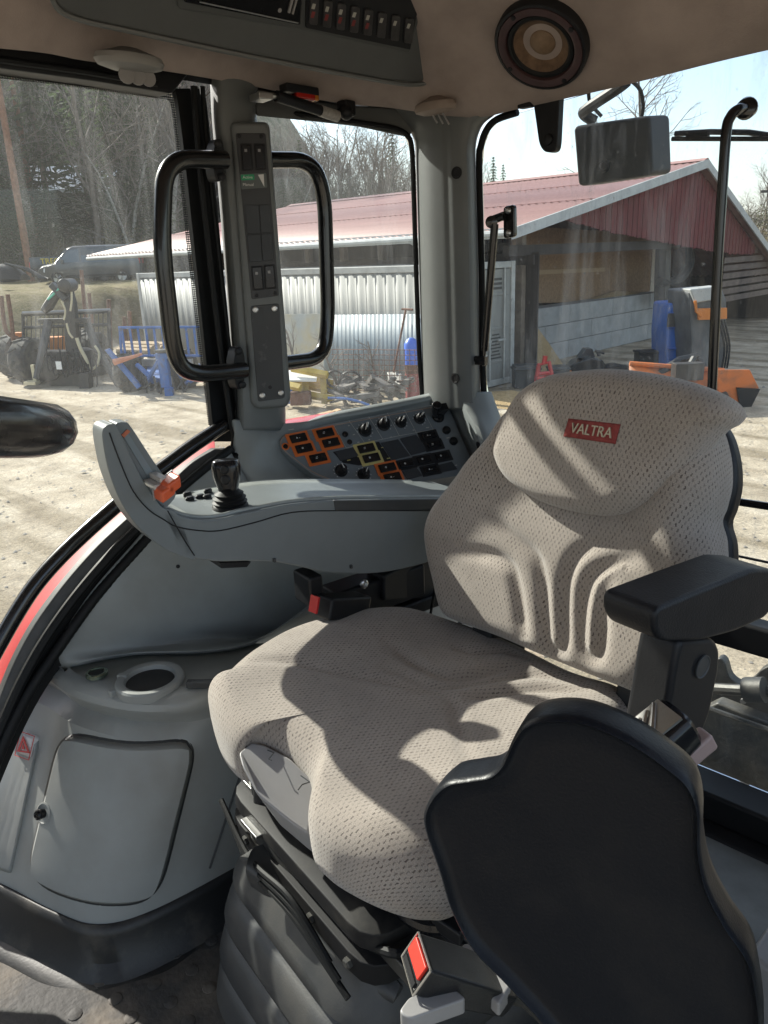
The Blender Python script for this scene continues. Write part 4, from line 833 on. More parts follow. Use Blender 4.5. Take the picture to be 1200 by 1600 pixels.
# ================================================================== FOREGROUND: plastic shell, steering wheel
sh = thing('plastic_shell', 'large black moulded plastic shell with a wavy rim in the near right foreground', 'plastic shell', (.15, -.45, -.9))
sn = (hdir*-.85+rdir*-.42+upv*.10).normalized(); s0 = AT(870, 1300, .52)
spx = [(668, 1282), (674, 1248), (700, 1220), (738, 1212), (768, 1206), (788, 1188), (806, 1150), (826, 1126), (866, 1116), (920, 1122), (985, 1150), (1040, 1186), (1078, 1220), (1093, 1262), (1094, 1320), (1106, 1380), (1136, 1440), (1170, 1490), (1184, 1540), (1190, 1620), (1180, 1760), (1060, 1800), (960, 1740), (880, 1625), (800, 1535), (745, 1478), (712, 1420), (690, 1350)]
O = [PP(a, b, s0, sn) for a, b in spx]; oc = sum(O, V3())/len(O)
Oc = catmull(O, 6, True)
rng = []
for s, h in ((.0, -.004), (.4, -.003), (.8, -.002), (.92, -.001), (.955, .001), (.972, .006), (.985, .0085), (1.0, .007), (1.009, .001), (1.013, -.008), (1.012, -.022), (1.002, -.032), (.97, -.036), (.5, -.038)):
    rng.append([oc+(p-oc)*max(s, .02)+sn*h for p in Oc])
MB().ring_loft(rng).build('shell', mat('shell_black', (.006, .0075, .011), .36, var=(7, 0, .55, .8), col2=(.016, .016, .017), bump=(380, .4, .0006), spec=.2), sh, angle=80)
sw_ = thing('steering_wheel', 'black steering wheel whose rim enters at the left edge of the photo', 'steering wheel', (.60, .0, -.05))
wn_ = V3((.03, -.30, .95)).normalized(); wrim = P(74, 662, y=-.215); wc = wrim+V3((.075, .19, .055)); wu = (wrim-wc); wu -= wn_*wu.dot(wn_); wr = wu.length; wu.normalize(); wv = wn_.cross(wu)
rim = [[wc+(wu*math.cos(a)+wv*math.sin(a))*(wr+.0185*math.cos(b))+wn_*(.0165*math.sin(b)) for b in np.linspace(0, 2*math.pi, 14, endpoint=False)] for a in np.linspace(0, 2*math.pi, 72)]
MB().ring_loft(rim, True, False).build('rim', mat('wheel_black', (.012, .012, .013), .25, var=(12, .3), bump=(350, .12), coat=.2), sw_, angle=80)
spk = MB()
for a in (95, 215, 335): d = wu*math.cos(R_(a))+wv*math.sin(R_(a)); spk.tube([wc+d*.04-wn_*.02, wc+d*wr], [.016, .010], 8, flat=.5)
spk.lathe(wc-wn_*.03, wn_, [(.05, 0), (.055, .02), (.045, .032), (.001, .034)], 24); spk.build('spokes', m_black, sw_)
MB().tube([wc-wn_*.03, wc-wn_*.25+V3((0, .1, 0)), wc-wn_*.9+V3((0, .25, 0))], [.03, .045, .06], 14).build('column', m_black, sw_)

# ================================================================== PILLAR POD, GRAB HANDLES, CEILING FITTINGS
pod = thing('pillar_console', 'narrow grey switch console screwed to the door pillar between two grab handles', 'switch console', P(405, 420, x=1.30))
pnrm = V3((-.80, .60, .0)).normalized(); q0 = P(405, 420, x=1.295)
# lean with the pillar
qt, qb_ = P(392, 215, x=1.295), P(422, 610, x=1.295); qup = (qt-qb_).normalized(); pnrm = (pnrm-qup*pnrm.dot(qup)).normalized()
pp = lambda a, b, off=0: PP(a, b, q0+pnrm*off, pnrm)
MB().prism(rounded([pp(a, b) for a, b in ((360, 190), (421, 189), (455, 624), (448, 637), (402, 640), (392, 630))], [.012, .014, .012, .008, .01, .008]), -pnrm*.06).build('body', m_grey_pillar, pod, bevel=.010, seg=3)
pu2 = (pp(410, 300)-pp(380, 300)).normalized(); pv2 = pnrm.cross(pu2); pv2 = pv2 if pv2.z > 0 else -pv2
fp = MB().prism(rounded([pp(a, b, .0015) for a, b in ((368, 208), (415, 208), (436, 462), (393, 468))], .005), -pnrm*.006).build('switch_plate', mat('pod_plate', (.028, .03, .034), .4, var=(20, .2), bump=(500, .2)), pod, bevel=.001)
def prock(q, m=m_gloss, th=.004, nm='rocker_switch'): return MB().prism(rounded([pp(a, b, .002+th) for a, b in q], .002, 3), -pnrm*th).build(nm, m, pod, bevel=.001)
for q in ([(377, 226), (391, 226), (394, 264), (380, 265)], [(398, 226), (412, 226), (414, 263), (401, 264)], [(394, 418), (408, 417), (411, 451), (397, 452)], [(414, 416), (427, 415), (430, 449), (416, 450)]):
    prock([(q[0][0]-2, q[0][1]-2), (q[1][0]+2, q[1][1]-2), (q[2][0]+2, q[2][1]+2), (q[3][0]-2, q[3][1]+2)], m_black, .002, 'switch_frame')
    k = prock(q, m_gloss, .005)
    MB().box(pp((q[0][0]+q[1][0])/2, q[0][1]+9, .0072), (.005, .005, .0004), pu2, pv2).build('symbol', m_lid, k)
for q in ([(382, 320), (404, 320), (407, 364), (386, 365)], [(405, 320), (421, 320), (425, 363), (408, 364)], [(386, 367), (407, 366), (410, 408), (390, 410)], [(408, 366), (425, 365), (428, 406), (411, 408)]): prock(q, m_blank, .003, 'blank_cover')
gl3 = prock([(375, 272), (416, 270), (418, 293), (377, 296)], mat('label_grey', (.10, .115, .115), .5), .0012, 'label_plate')
prock([(376, 273), (397, 272), (398, 281), (377, 282)], mat('label_green', (.02, .30, .13), .5), .0018, 'green_field')
put_text('lettering', 'Active', .0075, pp(387, 277, .0042), pu2, pv2, m_white, gl3, .0002, label=None)
put_text('lettering', 'Manual', .0075, pp(388, 288.5, .0038), pu2, pv2, m_white, gl3, .0002)
MB().prism([pp(a, b, .0036) for a, b in ((403, 273), (412, 272), (413, 292))], -pnrm*.0006).build('white_wedge', m_white, gl3)
bp2 = MB().prism(rounded([pp(a, b, .0015) for a, b in ((391, 478), (436, 474), (445, 622), (403, 628))], .006), -pnrm*.006).build('blanking_plate', mat('scuffed_plate', (.035, .037, .04), .45, var=(30, 0, .62, .72), col2=(.10, .10, .10), bump=(500, .25)), pod, bevel=.001)
for a, b in ((399, 484), (429, 482), (410, 618), (439, 614)):
    s_ = MB().lathe(pp(a, b, .0016), pnrm, [(.0062, 0), (.006, .002), (.0042, .0028), (.004, .0012), (.001, .0012)], 16).build('screw', m_chrome, bp2)
MB().lathe(pp(422, 605, .0016), pnrm, [(.004, 0), (.004, .0006), (.001, .0006)], 14).build('hole', m_black, bp2)
for a, b in ((374, 213), (408, 213), (401, 462), (430, 458)): MB().lathe(pp(a, b, .0016), pnrm, [(.004, 0), (.0038, .0016), (.001, .0018)], 12).build('plate_screw', m_black, fp)
def handle(px, x0, name, lab):
    t = thing(name, lab, 'grab handle', P(px[0][0], px[0][1], x=x0)); c = [P(a, b, x=x0) for a, b in px]
    MB().tube(rounded_path(c, .055), .0165, 14).build('tube', m_paintblk, t); return t
def rounded_path(c, r, n=8):
    out = [c[0]]
    for i in range(1, len(c)-1):
        p, a, b = c[i], c[i-1], c[i+1]; ra = min(r, (a-p).length*.49); rb2 = min(r, (b-p).length*.49); s, e = p+(a-p).normalized()*ra, p+(b-p).normalized()*rb2
        for k in range(n+1): t = k/n; out.append(s*(1-t)**2+p*2*t*(1-t)+e*t*t)
    return out+[c[-1]]
h1 = handle([(352, 250), (257, 248), (252, 380), (272, 560), (298, 587), (382, 578)], 1.30, 'grab_handle', 'black tubular grab handle bulging to the left of the door pillar')
h2 = handle([(418, 250), (486, 250), (507, 300), (513, 500), (505, 560), (440, 568)], 1.33, 'grab_handle', 'black tubular grab handle bulging to the right of the door pillar')
for o in (h1, h2): o['group'] = 'grab handles on the door pillar'
fl = MB()
for y0, xx in ((250, 343), (575, 375)):
    f1 = MB().prism([P(xx+9*math.cos(t), y0+34*math.sin(t), x=1.312) for t in np.linspace(0, 2*math.pi, 24, endpoint=False)], (.03, 0, 0)).build('flange', m_black, h1, bevel=.003)
    for d in (-26, 26): MB().lathe(P(xx+(-3 if d < 0 else 4), y0+d, x=1.310), (-1, .5, 0), [(.0075, -.004), (.0075, .004), (.004, .006)], 8).build('bolt', m_black, f1)
fl.bm.free()
# roof console
kc, kn = drop(420, 62, bv_h, 0)
kn = kn.normalized()
kb = kc+kn*.115; ka = lambda a, b, off=0: PP(a, b, kb+kn*off, kn)
ku = (ka(640, 60)-ka(300, 0)).normalized(); kv = kn.cross(ku); kv = kv if kv.dot(cU) > 0 else -kv
oc_ = thing('roof_console', 'long grey roof console holding a radio and a row of rocker switches', 'roof console', kb)
out = [(78, -60), (80, -5), (92, 16), (125, 31), (200, 48), (400, 90), (600, 127), (652, 132), (672, 124), (682, 98), (693, 30), (700, -60)]
MB().prism(rounded([ka(a, b) for a, b in out], .012), -kn*.22).build('body', mat('console_grey', (.10, .106, .106), .45, var=(8, .2), bump=(600, .3, .0006)), oc_, bevel=.008, seg=3)
lipm = MB().tube(catmull([ka(a, b, .001) for a, b in out[1:11]], 4), .004, 6); lipm.build('edge_bead', mat('console_edge', (.13, .14, .14), .4), oc_)
MB().prism(rounded([ka(a, b, .004) for a, b in ((276, -60), (278, 14), (470, 46), (640, 84), (655, 30), (662, -60))], .006), -kn*.006).build('panel_bezel', mat('console_bezel', (.075, .08, .08), .4), oc_, bevel=.002)
rd = MB().prism(rounded([ka(a, b, .007) for a, b in ((286, -60), (288, 4), (470, 40), (476, -60))], .004), -kn*.006).build('radio', m_gloss, oc_, bevel=.002)
MB().tube([ka(312, 3, .0085), ka(466, 36, .0085)], .0012, 6).build('chrome_edge', m_chrome, rd)
MB().box(ka(455, 5, .009), (.004, .03, .003), ku, kv).box(ka(461, 7, .009), (.003, .03, .003), ku, kv).build('slot_keys', m_lid, rd)
MB().lathe(ka(437, 16, .008), kn, [(.0035, 0), (.0035, .001), (.001, .001)], 12).build('sensor', m_lid, rd)
MB().prism(rounded([ka(a, b, .007) for a, b in ((478, -60), (478, 44), (641, 78), (652, 22), (655, -60))], .003), -kn*.006).build('switch_row', m_black, oc_, bevel=.001)
for i in range(8):
    x_, y_ = 490+i*21.2, 18+i*4.4; s_ = 1-.012*i
    q = [(x_-4, y_-22*s_), (x_+9, y_-20*s_), (x_+6, y_+22*s_), (x_-7, y_+20*s_)]
    k = MB().prism(rounded([ka(a, b, .0105) for a, b in q], .004, 3), -kn*.005).build('rocker_switch', mat('roof_rocker', (.06, .058, .06), .3, var=(60, .6)) if i == 0 else bpy.data.materials['roof_rocker'], oc_, bevel=.0015)
    MB().box(ka(x_, y_-8, .0108), (.006, .008, .0006), ku, kv).build('symbol', m_line, k)
    if i < 5: MB().box(ka(x_-1, y_+5, .0108), (.006, .010, .0006), ku, kv).build('red_symbol', mat('dull_red', (.20, .03, .03), .4) if i == 0 else bpy.data.materials['dull_red'], k)
# loudspeaker
lc, ln = drop(848, 66, bv_h, .012); lc = lc+ln*0
ls = thing('loudspeaker', 'round loudspeaker with bare brown cone in the headliner', 'loudspeaker', lc)
R0 = .087
MB().lathe(lc, ln, [(R0, -.03), (R0, .002), (R0*.97, .006), (R0*.92, .007), (R0*.90, .004), (R0*.90, -.03)], 48, loop=True).build('outer_ring', m_black, ls)
MB().lathe(lc, ln, [(R0*.91, .002), (R0*.9, .007), (R0*.80, .008), (R0*.74, .006), (R0*.72, -.002), (R0*.85, -.01)], 48, loop=True).build('basket', mat('basket_plum', (.075, .04, .042), .4, var=(30, .3)), ls)
MB().lathe(lc, ln, [(R0*.73, -.002), (R0*.70, .003), (R0*.64, .004), (R0*.59, .0), (R0*.65, -.01)], 48, loop=True).build('surround', m_rubber, ls)
cn_ = MB().lathe(lc, ln, [(R0*.60, .0005), (R0*.45, -.010), (R0*.28, -.020), (R0*.05, -.022), (R0*.05, -.03), (R0*.60, -.014)], 48, loop=True).build('cone', mat('paper_cone', (.20, .125, .075), .8, var=(60, .5), bump=(80, .3)), ls)
MB().lathe(lc, ln, [(R0*.29, -.020), (R0*.27, -.010), (R0*.16, -.003), (.001, -.001)], 32).build('dust_cap', mat('dust_cap', (.27, .18, .11), .6, var=(50, .4)), ls)
for a in (20, 110, 200, 290):
    u_, w_ = frame_of(ln); d = u_*math.cos(R_(a))+w_*math.sin(R_(a)); MB().lathe(lc+d*R0*.85+ln*.007, ln, [(.005, 0), (.0045, .002), (.001, .0025)], 10).build('screw', m_black, ls)
# air vents in the headliner edge
def vent(px, py, w, lab, loc_off, fin_m, pal):
    c = P(px, py, x=1.27) if px < 400 else P(px, py, y=-1.36)
    t = thing('air_vent', lab, 'air vent', c, 'air vents along the headliner'); d = (P(px+20, py+(3 if px < 400 else 2), x=c.x)-c) if px < 400 else (P(px+20, py+2, y=c.y)-c); d.normalize()
    MB().lathe(c, (0, 0, -1), [(w*.3, -.02), (w*.95, -.008), (w, 0), (w*.92, .007), (w*.6, .012), (.001, .0135)], 36, sy=.5, u=d).build('cover', pal, t)
    for k in range(3):
        q = c+d*(w*(-.15+.32*k if px < 400 else -.1+.3*k))+V3((0, 0, -.02)); nrm = (d*.5-hdir*.85).normalized()
        if px < 400: MB().lathe(q, nrm, [(.001, -.002), (.0125, -.002), (.0135, 0), (.0125, .002), (.001, .002)], 18).build('louvre', fin_m, t)
        else: MB().tube([q+V3((0, 0, .012))-d*.006, q-V3((0, 0, .008))+d*.01], .0018, 6).build('louvre', fin_m, t)
vent(203, 97, .062, 'oval grey air vent with three round louvres above the door glass', 0, m_lid, mat('vent_grey', (.25, .245, .235), .5))
vent(680, 168, .052, 'oval beige air vent with thin louvres above the corner pillar', 0, m_lid, mat('vent_beige', (.27, .215, .18), .6))
# strut and marker lamp over the door pillar
gst = thing('roof_strut', 'black gas strut with a white sticker under the headliner over the door pillar', 'gas strut', P(470, 165, x=1.27))
MB().tube([P(432, 150, x=1.27), P(516, 178, x=1.27)], .0105, 12).build('cylinder', m_black, gst)
MB().tube([P(404, 146, x=1.27), P(434, 151, x=1.27)], .005, 8).build('rod', m_chrome, gst)
MB().tube([P(500, 173, x=1.27), P(527, 182, x=1.27)], .0112, 12).build('sticker', mat('sticker_white', (.5, .48, .45), .5, var=(90, .5)), gst)
MB().sphere(P(541, 176, x=1.27), .015).box(P(541, 170, x=1.28), (.03, .03, .03)).build('ball_joint', m_black, gst, bevel=.004)
MB().box(P(408, 152, x=1.275), (.03, .04, .012), sf, sr).build('hinge_bracket', m_chrome, gst, bevel=.002)
ml = thing('marker_lamp', 'small red and amber marker lamp under the headliner beside the strut', 'marker lamp', P(468, 145, x=1.28))
q = P(468, 145, x=1.28); e_ = (P(494, 149, x=1.28)-P(443, 141, x=1.28)); L_ = e_.length
MB().box(q+V3((0, 0, .004)), (L_, .03, .016), e_, sr).build('base', m_black, ml, bevel=.003)
MB().box(q+e_*.1-V3((0, 0, .006)), (L_*.6, .028, .014), e_, sr).build('red_lens', mat('lens_red', (.5, .02, .012), .15, coat=.5), ml, bevel=.004)
MB().box(q+e_*.43-V3((0, 0, .006)), (L_*.14, .028, .014), e_, sr).build('amber_lens', mat('lens_amber', (.6, .22, .03), .15, coat=.5), ml, bevel=.003)
p, n = drop(1163, 70, bv_h, .0); single(MB().lathe(P(1163, 74, y=-1.47), (0, .6, -.8), [(.016, -.012), (.015, .0), (.010, .004), (.008, .002), (.001, .002)], 18), 'roof_screw', m_black, 'large black screw in the headliner edge near the top right corner', 'screw')
single(MB().box(P(822, 163, y=-1.46), (.03, .02, .014)), 'roof_clip', m_black, 'black clip at the headliner edge above the hinge tab of the rear window', 'clip', bevel=.003)

# ================================================================== OUTSIDE: ground, bank, wooded hill
def sstep(a, b, x): t = max(0, min(1, (x-a)/(b-a))); return t*t*(3-2*t)
def zg(x, y):
    h = 2.05*sstep(25.3+.6*math.sin(y*.7), 29.5, x)*sstep(-40, -14, y+8*(x > 27)) if y < 30 else 2.05*sstep(25.3, 29.5, x)
    h = 2.05*sstep(25.3+.5*math.sin(y*.7), 29.5, x)
    h = max(h, 3.0*sstep(-31.5+.5*math.sin(x*.9), -41, y))
    dx = max(0, x-47); h += (.10+.90*sstep(1.06, .78, -y/max(x, 1)))*(.0062*min(dx, 70)**2+.3*min(max(0, dx-70), 90))*(y > -400)
    r = math.hypot(x, y); n = (math.sin(x*1.7+y*.6)+math.sin(y*2.1-x*.8)+math.sin(x*.31)*math.cos(y*.37)*2)*.02
    return GROUND+h+n*(sstep(6, 14, r))*(1+2*(h > .2))
rad = [0, 2, 4, 6, 8, 10, 12, 14, 16, 18, 20, 22, 24]+[25+.8*i for i in range(24)]+[46, 50, 55, 60, 66, 72, 80, 90, 100, 115, 130, 150, 180, 220, 280, 400, 700]
na = 220; rows = []
for r in rad:
    row = []
    for k in range(na+1):
        a = 2*math.pi*k/na; x, y = r*math.cos(a), r*math.sin(a); row.append(V3((x, y, zg(x, y))))
    rows.append(row)
def ground_mat():
    m = bpy.data.materials.new('gravel_and_grass'); m.use_nodes = True; n, l = m.node_tree.nodes, m.node_tree.links; b = n['Principled BSDF']; b.inputs['Roughness'].default_value = .95; b.inputs['Specular IOR Level'].default_value = .1
    t = n.new('ShaderNodeTexCoord')
    def noise(s, d=6, r=.6):
        x = n.new('ShaderNodeTexNoise'); x.inputs['Scale'].default_value = s; x.inputs['Detail'].default_value = d; x.inputs['Roughness'].default_value = r; l.new(t.outputs['Object'], x.inputs['Vector']); return x.outputs[0]
    def ramp(f, *st):
        x = n.new('ShaderNodeValToRGB'); e = x.color_ramp.elements
        while len(e) < len(st): e.new(.5)
        for k, (p, c) in zip(e, st): k.position = p; k.color = (*c, 1)
        l.new(f, x.inputs[0]); return x.outputs[0]
    gr = ramp(noise(2.2), (.3, (.30, .25, .185)), (.5, (.41, .35, .265)), (.7, (.52, .455, .36)))
    fine = ramp(noise(38, 3, .8), (.3, (.62, .62, .62)), (.7, (1.2, 1.2, 1.2)))
    mu = n.new('ShaderNodeMix'); mu.data_type = 'RGBA'; mu.blend_type = 'MULTIPLY'; mu.inputs[0].default_value = 1; l.new(gr, mu.inputs[6]); l.new(fine, mu.inputs[7])
    mpg = n.new('ShaderNodeMapping'); mpg.inputs['Rotation'].default_value = (0, 0, R_(52)); mpg.inputs['Scale'].default_value = (.10, 1.5, 1); l.new(t.outputs['Object'], mpg.inputs[0])
    rut = n.new('ShaderNodeTexNoise'); rut.inputs['Scale'].default_value = 1; rut.inputs['Detail'].default_value = 5; rut.inputs['Distortion'].default_value = .4; l.new(mpg.outputs[0], rut.inputs['Vector'])
    rc_ = ramp(rut.outputs[0], (.40, (.68, .66, .62)), (.5, (1.0, 1.0, 1.0)), (.62, (1.1, 1.1, 1.1)))
    mu0 = n.new('ShaderNodeMix'); mu0.data_type = 'RGBA'; mu0.blend_type = 'MULTIPLY'; mu0.inputs[0].default_value = 1; l.new(mu.outputs[2], mu0.inputs[6]); l.new(rc_, mu0.inputs[7]); mu = mu0
    gs = ramp(noise(1.1), (.3, (.10, .085, .045)), (.45, (.23, .19, .115)), (.6, (.16, .14, .07)), (.75, (.30, .26, .18)))
    f2 = ramp(noise(14, 4, .8), (.3, (.4, .4, .4)), (.7, (1.3, 1.3, 1.3)))
    m2 = n.new('ShaderNodeMix'); m2.data_type = 'RGBA'; m2.blend_type = 'MULTIPLY'; m2.inputs[0].default_value = 1; l.new(gs, m2.inputs[6]); l.new(f2, m2.inputs[7])
    sp_ = n.new('ShaderNodeSeparateXYZ'); l.new(t.outputs['Object'], sp_.inputs[0])
    mr = n.new('ShaderNodeMapRange'); mr.inputs['From Min'].default_value = GROUND+.12; mr.inputs['From Max'].default_value = GROUND+.5; l.new(sp_.outputs[2], mr.inputs[0])
    fo = ramp(noise(.35, 8, .7), (.35, (.09, .105, .06)), (.5, (.18, .165, .115)), (.65, (.27, .24, .18)))
    mr2 = n.new('ShaderNodeMapRange'); mr2.inputs['From Min'].default_value = GROUND+3.2; mr2.inputs['From Max'].default_value = GROUND+6; l.new(sp_.outputs[2], mr2.inputs[0])
    q = n.new('ShaderNodeMix'); q.data_type = 'RGBA'; l.new(mr.outputs[0], q.inputs[0]); l.new(mu.outputs[2], q.inputs[6]); l.new(m2.outputs[2], q.inputs[7])
    q2 = n.new('ShaderNodeMix'); q2.data_type = 'RGBA'; l.new(mr2.outputs[0], q2.inputs[0]); l.new(q.outputs[2], q2.inputs[6]); l.new(fo, q2.inputs[7]); l.new(q2.outputs[2], b.inputs['Base Color'])
    bp = n.new('ShaderNodeBump'); bp.inputs['Distance'].default_value = .05; bp.inputs['Strength'].default_value = .8
    ad = n.new('ShaderNodeMath'); ad.operation = 'ADD'; l.new(noise(5, 8, .7), ad.inputs[0]); l.new(noise(.9, 3), ad.inputs[1]); l.new(ad.outputs[0], bp.inputs['Height']); l.new(bp.outputs[0], b.inputs['Normal'])
    return m
struct(MB().grid(rows), 'ground', ground_mat(), recalc=False)

stn = MB(); rs = random.Random(3)
for k in range(2600):                                    # loose stones on the yard
    px = rs.uniform(-150, 1300); d = 4+17*rs.random()**.7; v = ray(px, 400); q = v*(d/v.dot(hdir)); z = zg(q.x, q.y); r = rs.uniform(.008, .03)*(2 if rs.random() < .06 else 1); c = V3((q.x, q.y, z+r*.2))
    vv = [stn.bm.verts.new(c+V3((x*r*rs.uniform(.7, 1.4), y*r*rs.uniform(.7, 1.4), w*r*rs.uniform(.5, .9)))) for x, y, w in ((1, 0, 0), (0, 1, 0), (-1, 0, 0), (0, -1, 0), (0, 0, 1))]
    for i in range(4): stn.bm.faces.new((vv[i], vv[(i+1) % 4], vv[4]))
tag(stn.build('loose_stones', mat('stone', (.30, .27, .23), .9, var=(3, .4)), None, recalc=False), kind='stuff')
def F(mb, pts, d, dep=.1): return mb.prism([AT(a, b, d) for a, b in pts], hdir*dep)
def GP(px, py): return P(px, py, z=GROUND)
m_ = lambda name, col, rough=.6, **k: mat(name, col, rough, **k)
m_bark = m_('birch_bark', (.42, .40, .36), .9, var=(8, .6)); m_brown = m_('grey_brown_bark', (.20, .165, .135), .95, var=(8, .4)); m_pine = m_('pine_bark', (.30, .145, .085), .9, var=(5, .45))
m_twig = m_('bare_twigs', (.25, .215, .185), .95, var=(3, .4)); m_need = m_('spruce_needles', (.095, .135, .065), .8, var=(1.2, .5)); thin(m_need, .5); m_needp = m_('pine_needles', (.055, .075, .03), .8, var=(1.5, .5))
thin(m_needp, .4); m_leaf = m_('dry_scrub', (.20, .165, .08), .9, var=(2, .55)); thin(m_leaf, .35); m_budl = m_('young_green', (.13, .14, .05), .9, var=(2, .5))
m_rust = m_('rusty_steel', (.17, .075, .045), .85, var=(9, .5)); m_tyre = m_('tyre_rubber', (.028, .028, .029), .85, var=(6, .5, .4, .7), col2=(.09, .08, .065)); m_mach = m_('oily_black_steel', (.022, .022, .023), .45, var=(8, .6), col2=(.055, .05, .045))
m_blue = m_('blue_paint', (.035, .115, .34), .55, var=(7, 0, .5, .8), col2=(.10, .085, .085)); m_morange = m_('machine_orange', (.62, .20, .03), .5, var=(5, .3)); m_hose = m_('cream_hose', (.55, .49, .33), .6, var=(30, .2))

# ---- trees
def bare_tree(h, seed, bark, spread=.45, rr=.012, levels=3, multi=1, nb0=16, label='', cat='tree', group=None, loc=(0, 0, 0)):
    rnd = random.Random(seed); t = thing('bare_tree', label, cat, loc, group); tm = MB(); cm = MB()
    def limb(p, d, L, r, lev, mb):
        pts = [p]; n = 5 if lev == 0 else 3
        for i in range(n): d = (d+V3((rnd.gauss(0, .12), rnd.gauss(0, .12), rnd.gauss(0, .06)+.05*lev))).normalized(); pts.append(pts[-1]+d*L/n)
        mb.tube(pts, [r*(1-.75*i/n) for i in range(n+1)], 5 if lev == 0 else 3, cap=False)
        if lev < levels:
            k = {0: nb0, 1: 6, 2: 4}.get(lev, 3)
            for j in range(k):
                f = (.25 if lev == 0 else .2)+.75*(j+rnd.random())/k; f = min(f, .98); i = min(int(f*n), n-1); q = pts[i].lerp(pts[i+1], f*n-i)
                a = rnd.random()*2*math.pi; u, w = frame_of(d); out = u*math.cos(a)+w*math.sin(a)
                limb(q, (d*(.55+.4*rnd.random())+out*(spread+.5*rnd.random())).normalized(), L*(.42 if lev == 0 else .5)*(1.15-f*.6), max(r*(.38 if lev == 0 else .5)*(1.1-f*.5), rr), lev+1, cm)
    for k in range(multi):
        a = rnd.random()*6.28; limb(V3((loc[0]+rnd.gauss(0, .15)*(multi > 1), loc[1]+rnd.gauss(0, .15)*(multi > 1), loc[2]-.2)), V3((math.cos(a)*.12*(multi > 1), math.sin(a)*.12*(multi > 1), 1)).normalized(), h, .012*h+.03, 0, tm)
    tm.build('trunk', bark, t, recalc=False); cm.build('crown', m_twig, t, recalc=False); return t
def spruce(h, seed, label, group, loc=(0, 0, 0), mneed=None, bare=.12, w=.17):
    rnd = random.Random(seed); t = thing('spruce_tree', label, 'tree', loc, group); L0 = V3(loc)
    MB().tube([L0-V3((0, 0, .3)), L0+V3((.05, 0, h*.5)), L0+V3((0, 0, h))], [.012*h+.03, .007*h+.02, .01], 6, cap=False).build('trunk', m_brown, t, recalc=False)
    cm = MB(); bm = cm.bm; z = h*bare
    while z < h*.985:
        f = 1-(z-h*bare)/(h*(1-bare)); R = h*w*(f**.8)+.12; nb = 7 if f > .3 else 5; a0 = rnd.random()*6.28
        for k in range(nb):
            a = a0+2*math.pi*k/nb+rnd.gauss(0, .25); RR = R*(.65+.5*rnd.random()); d = V3((math.cos(a), math.sin(a), 0)); s = V3((-d.y, d.x, 0)); dz = -.28-.22*rnd.random()
            n = max(3, int(RR/.35))
            for i in range(n):
                q = L0+V3((0, 0, z))+d*RR*(i+.4)/n+V3((0, 0, dz*RR*((i+.4)/n)**1.3)); ww = RR*.28*(1-.5*i/n)+.06
                for sg in (-1, 1):
                    tip = q+s*sg*ww*(.8+.4*rnd.random())+d*RR*.25+V3((0, 0, -.18*ww-.1*rnd.random())); v = [bm.verts.new(p) for p in (q-d*.10, q+d*RR*.22+V3((0, 0, .03)), tip)]; bm.faces.new(v)
                v = [bm.verts.new(p) for p in (q+s*.06, q-s*.06, q+d*RR*.1+V3((0, 0, -.22-.25*rnd.random())))]; bm.faces.new(v)
        z += h*.024+.08
    cm.build('crown', mneed or m_need, t, recalc=False); return t
def pine(h, loc, label):
    rnd = random.Random(5); t = thing('pine_tree', label, 'tree', loc); L0 = V3(loc)
    MB().tube([L0-V3((0, 0, .3)), L0+V3((-.12, 0, h*.4)), L0+V3((.05, 0, h*.8)), L0+V3((0, 0, h))], [.24, .20, .13, .03], 8, cap=False).build('trunk', m_pine, t, recalc=False)
    cm = MB(); bm = cm.bm; br = MB()
    for k in range(34):
        z = h*(.60+.4*rnd.random()); a = rnd.random()*6.28; r = 2.3*(1.15-(z/h-.6)/.4*.75)*(.5+.5*rnd.random()); c = L0+V3((math.cos(a)*r, math.sin(a)*r, z)); br.tube([L0+V3((0, 0, z-.5)), c], [.05, .015], 4, cap=False)
        for i in range(70):
            q = c+V3((rnd.gauss(0, .45), rnd.gauss(0, .45), rnd.gauss(0, .22))); u = V3((rnd.gauss(0, 1), rnd.gauss(0, 1), rnd.gauss(0, 1))).normalized()*.16; w = V3((rnd.gauss(0, 1), rnd.gauss(0, 1), rnd.gauss(0, 1))).normalized()*.07
            bm.faces.new([bm.verts.new(p) for p in (q-w, q+w, q+u)])
    br.build('limbs', m_pine, t, recalc=False); cm.build('crown', m_needp, t, recalc=False); return t
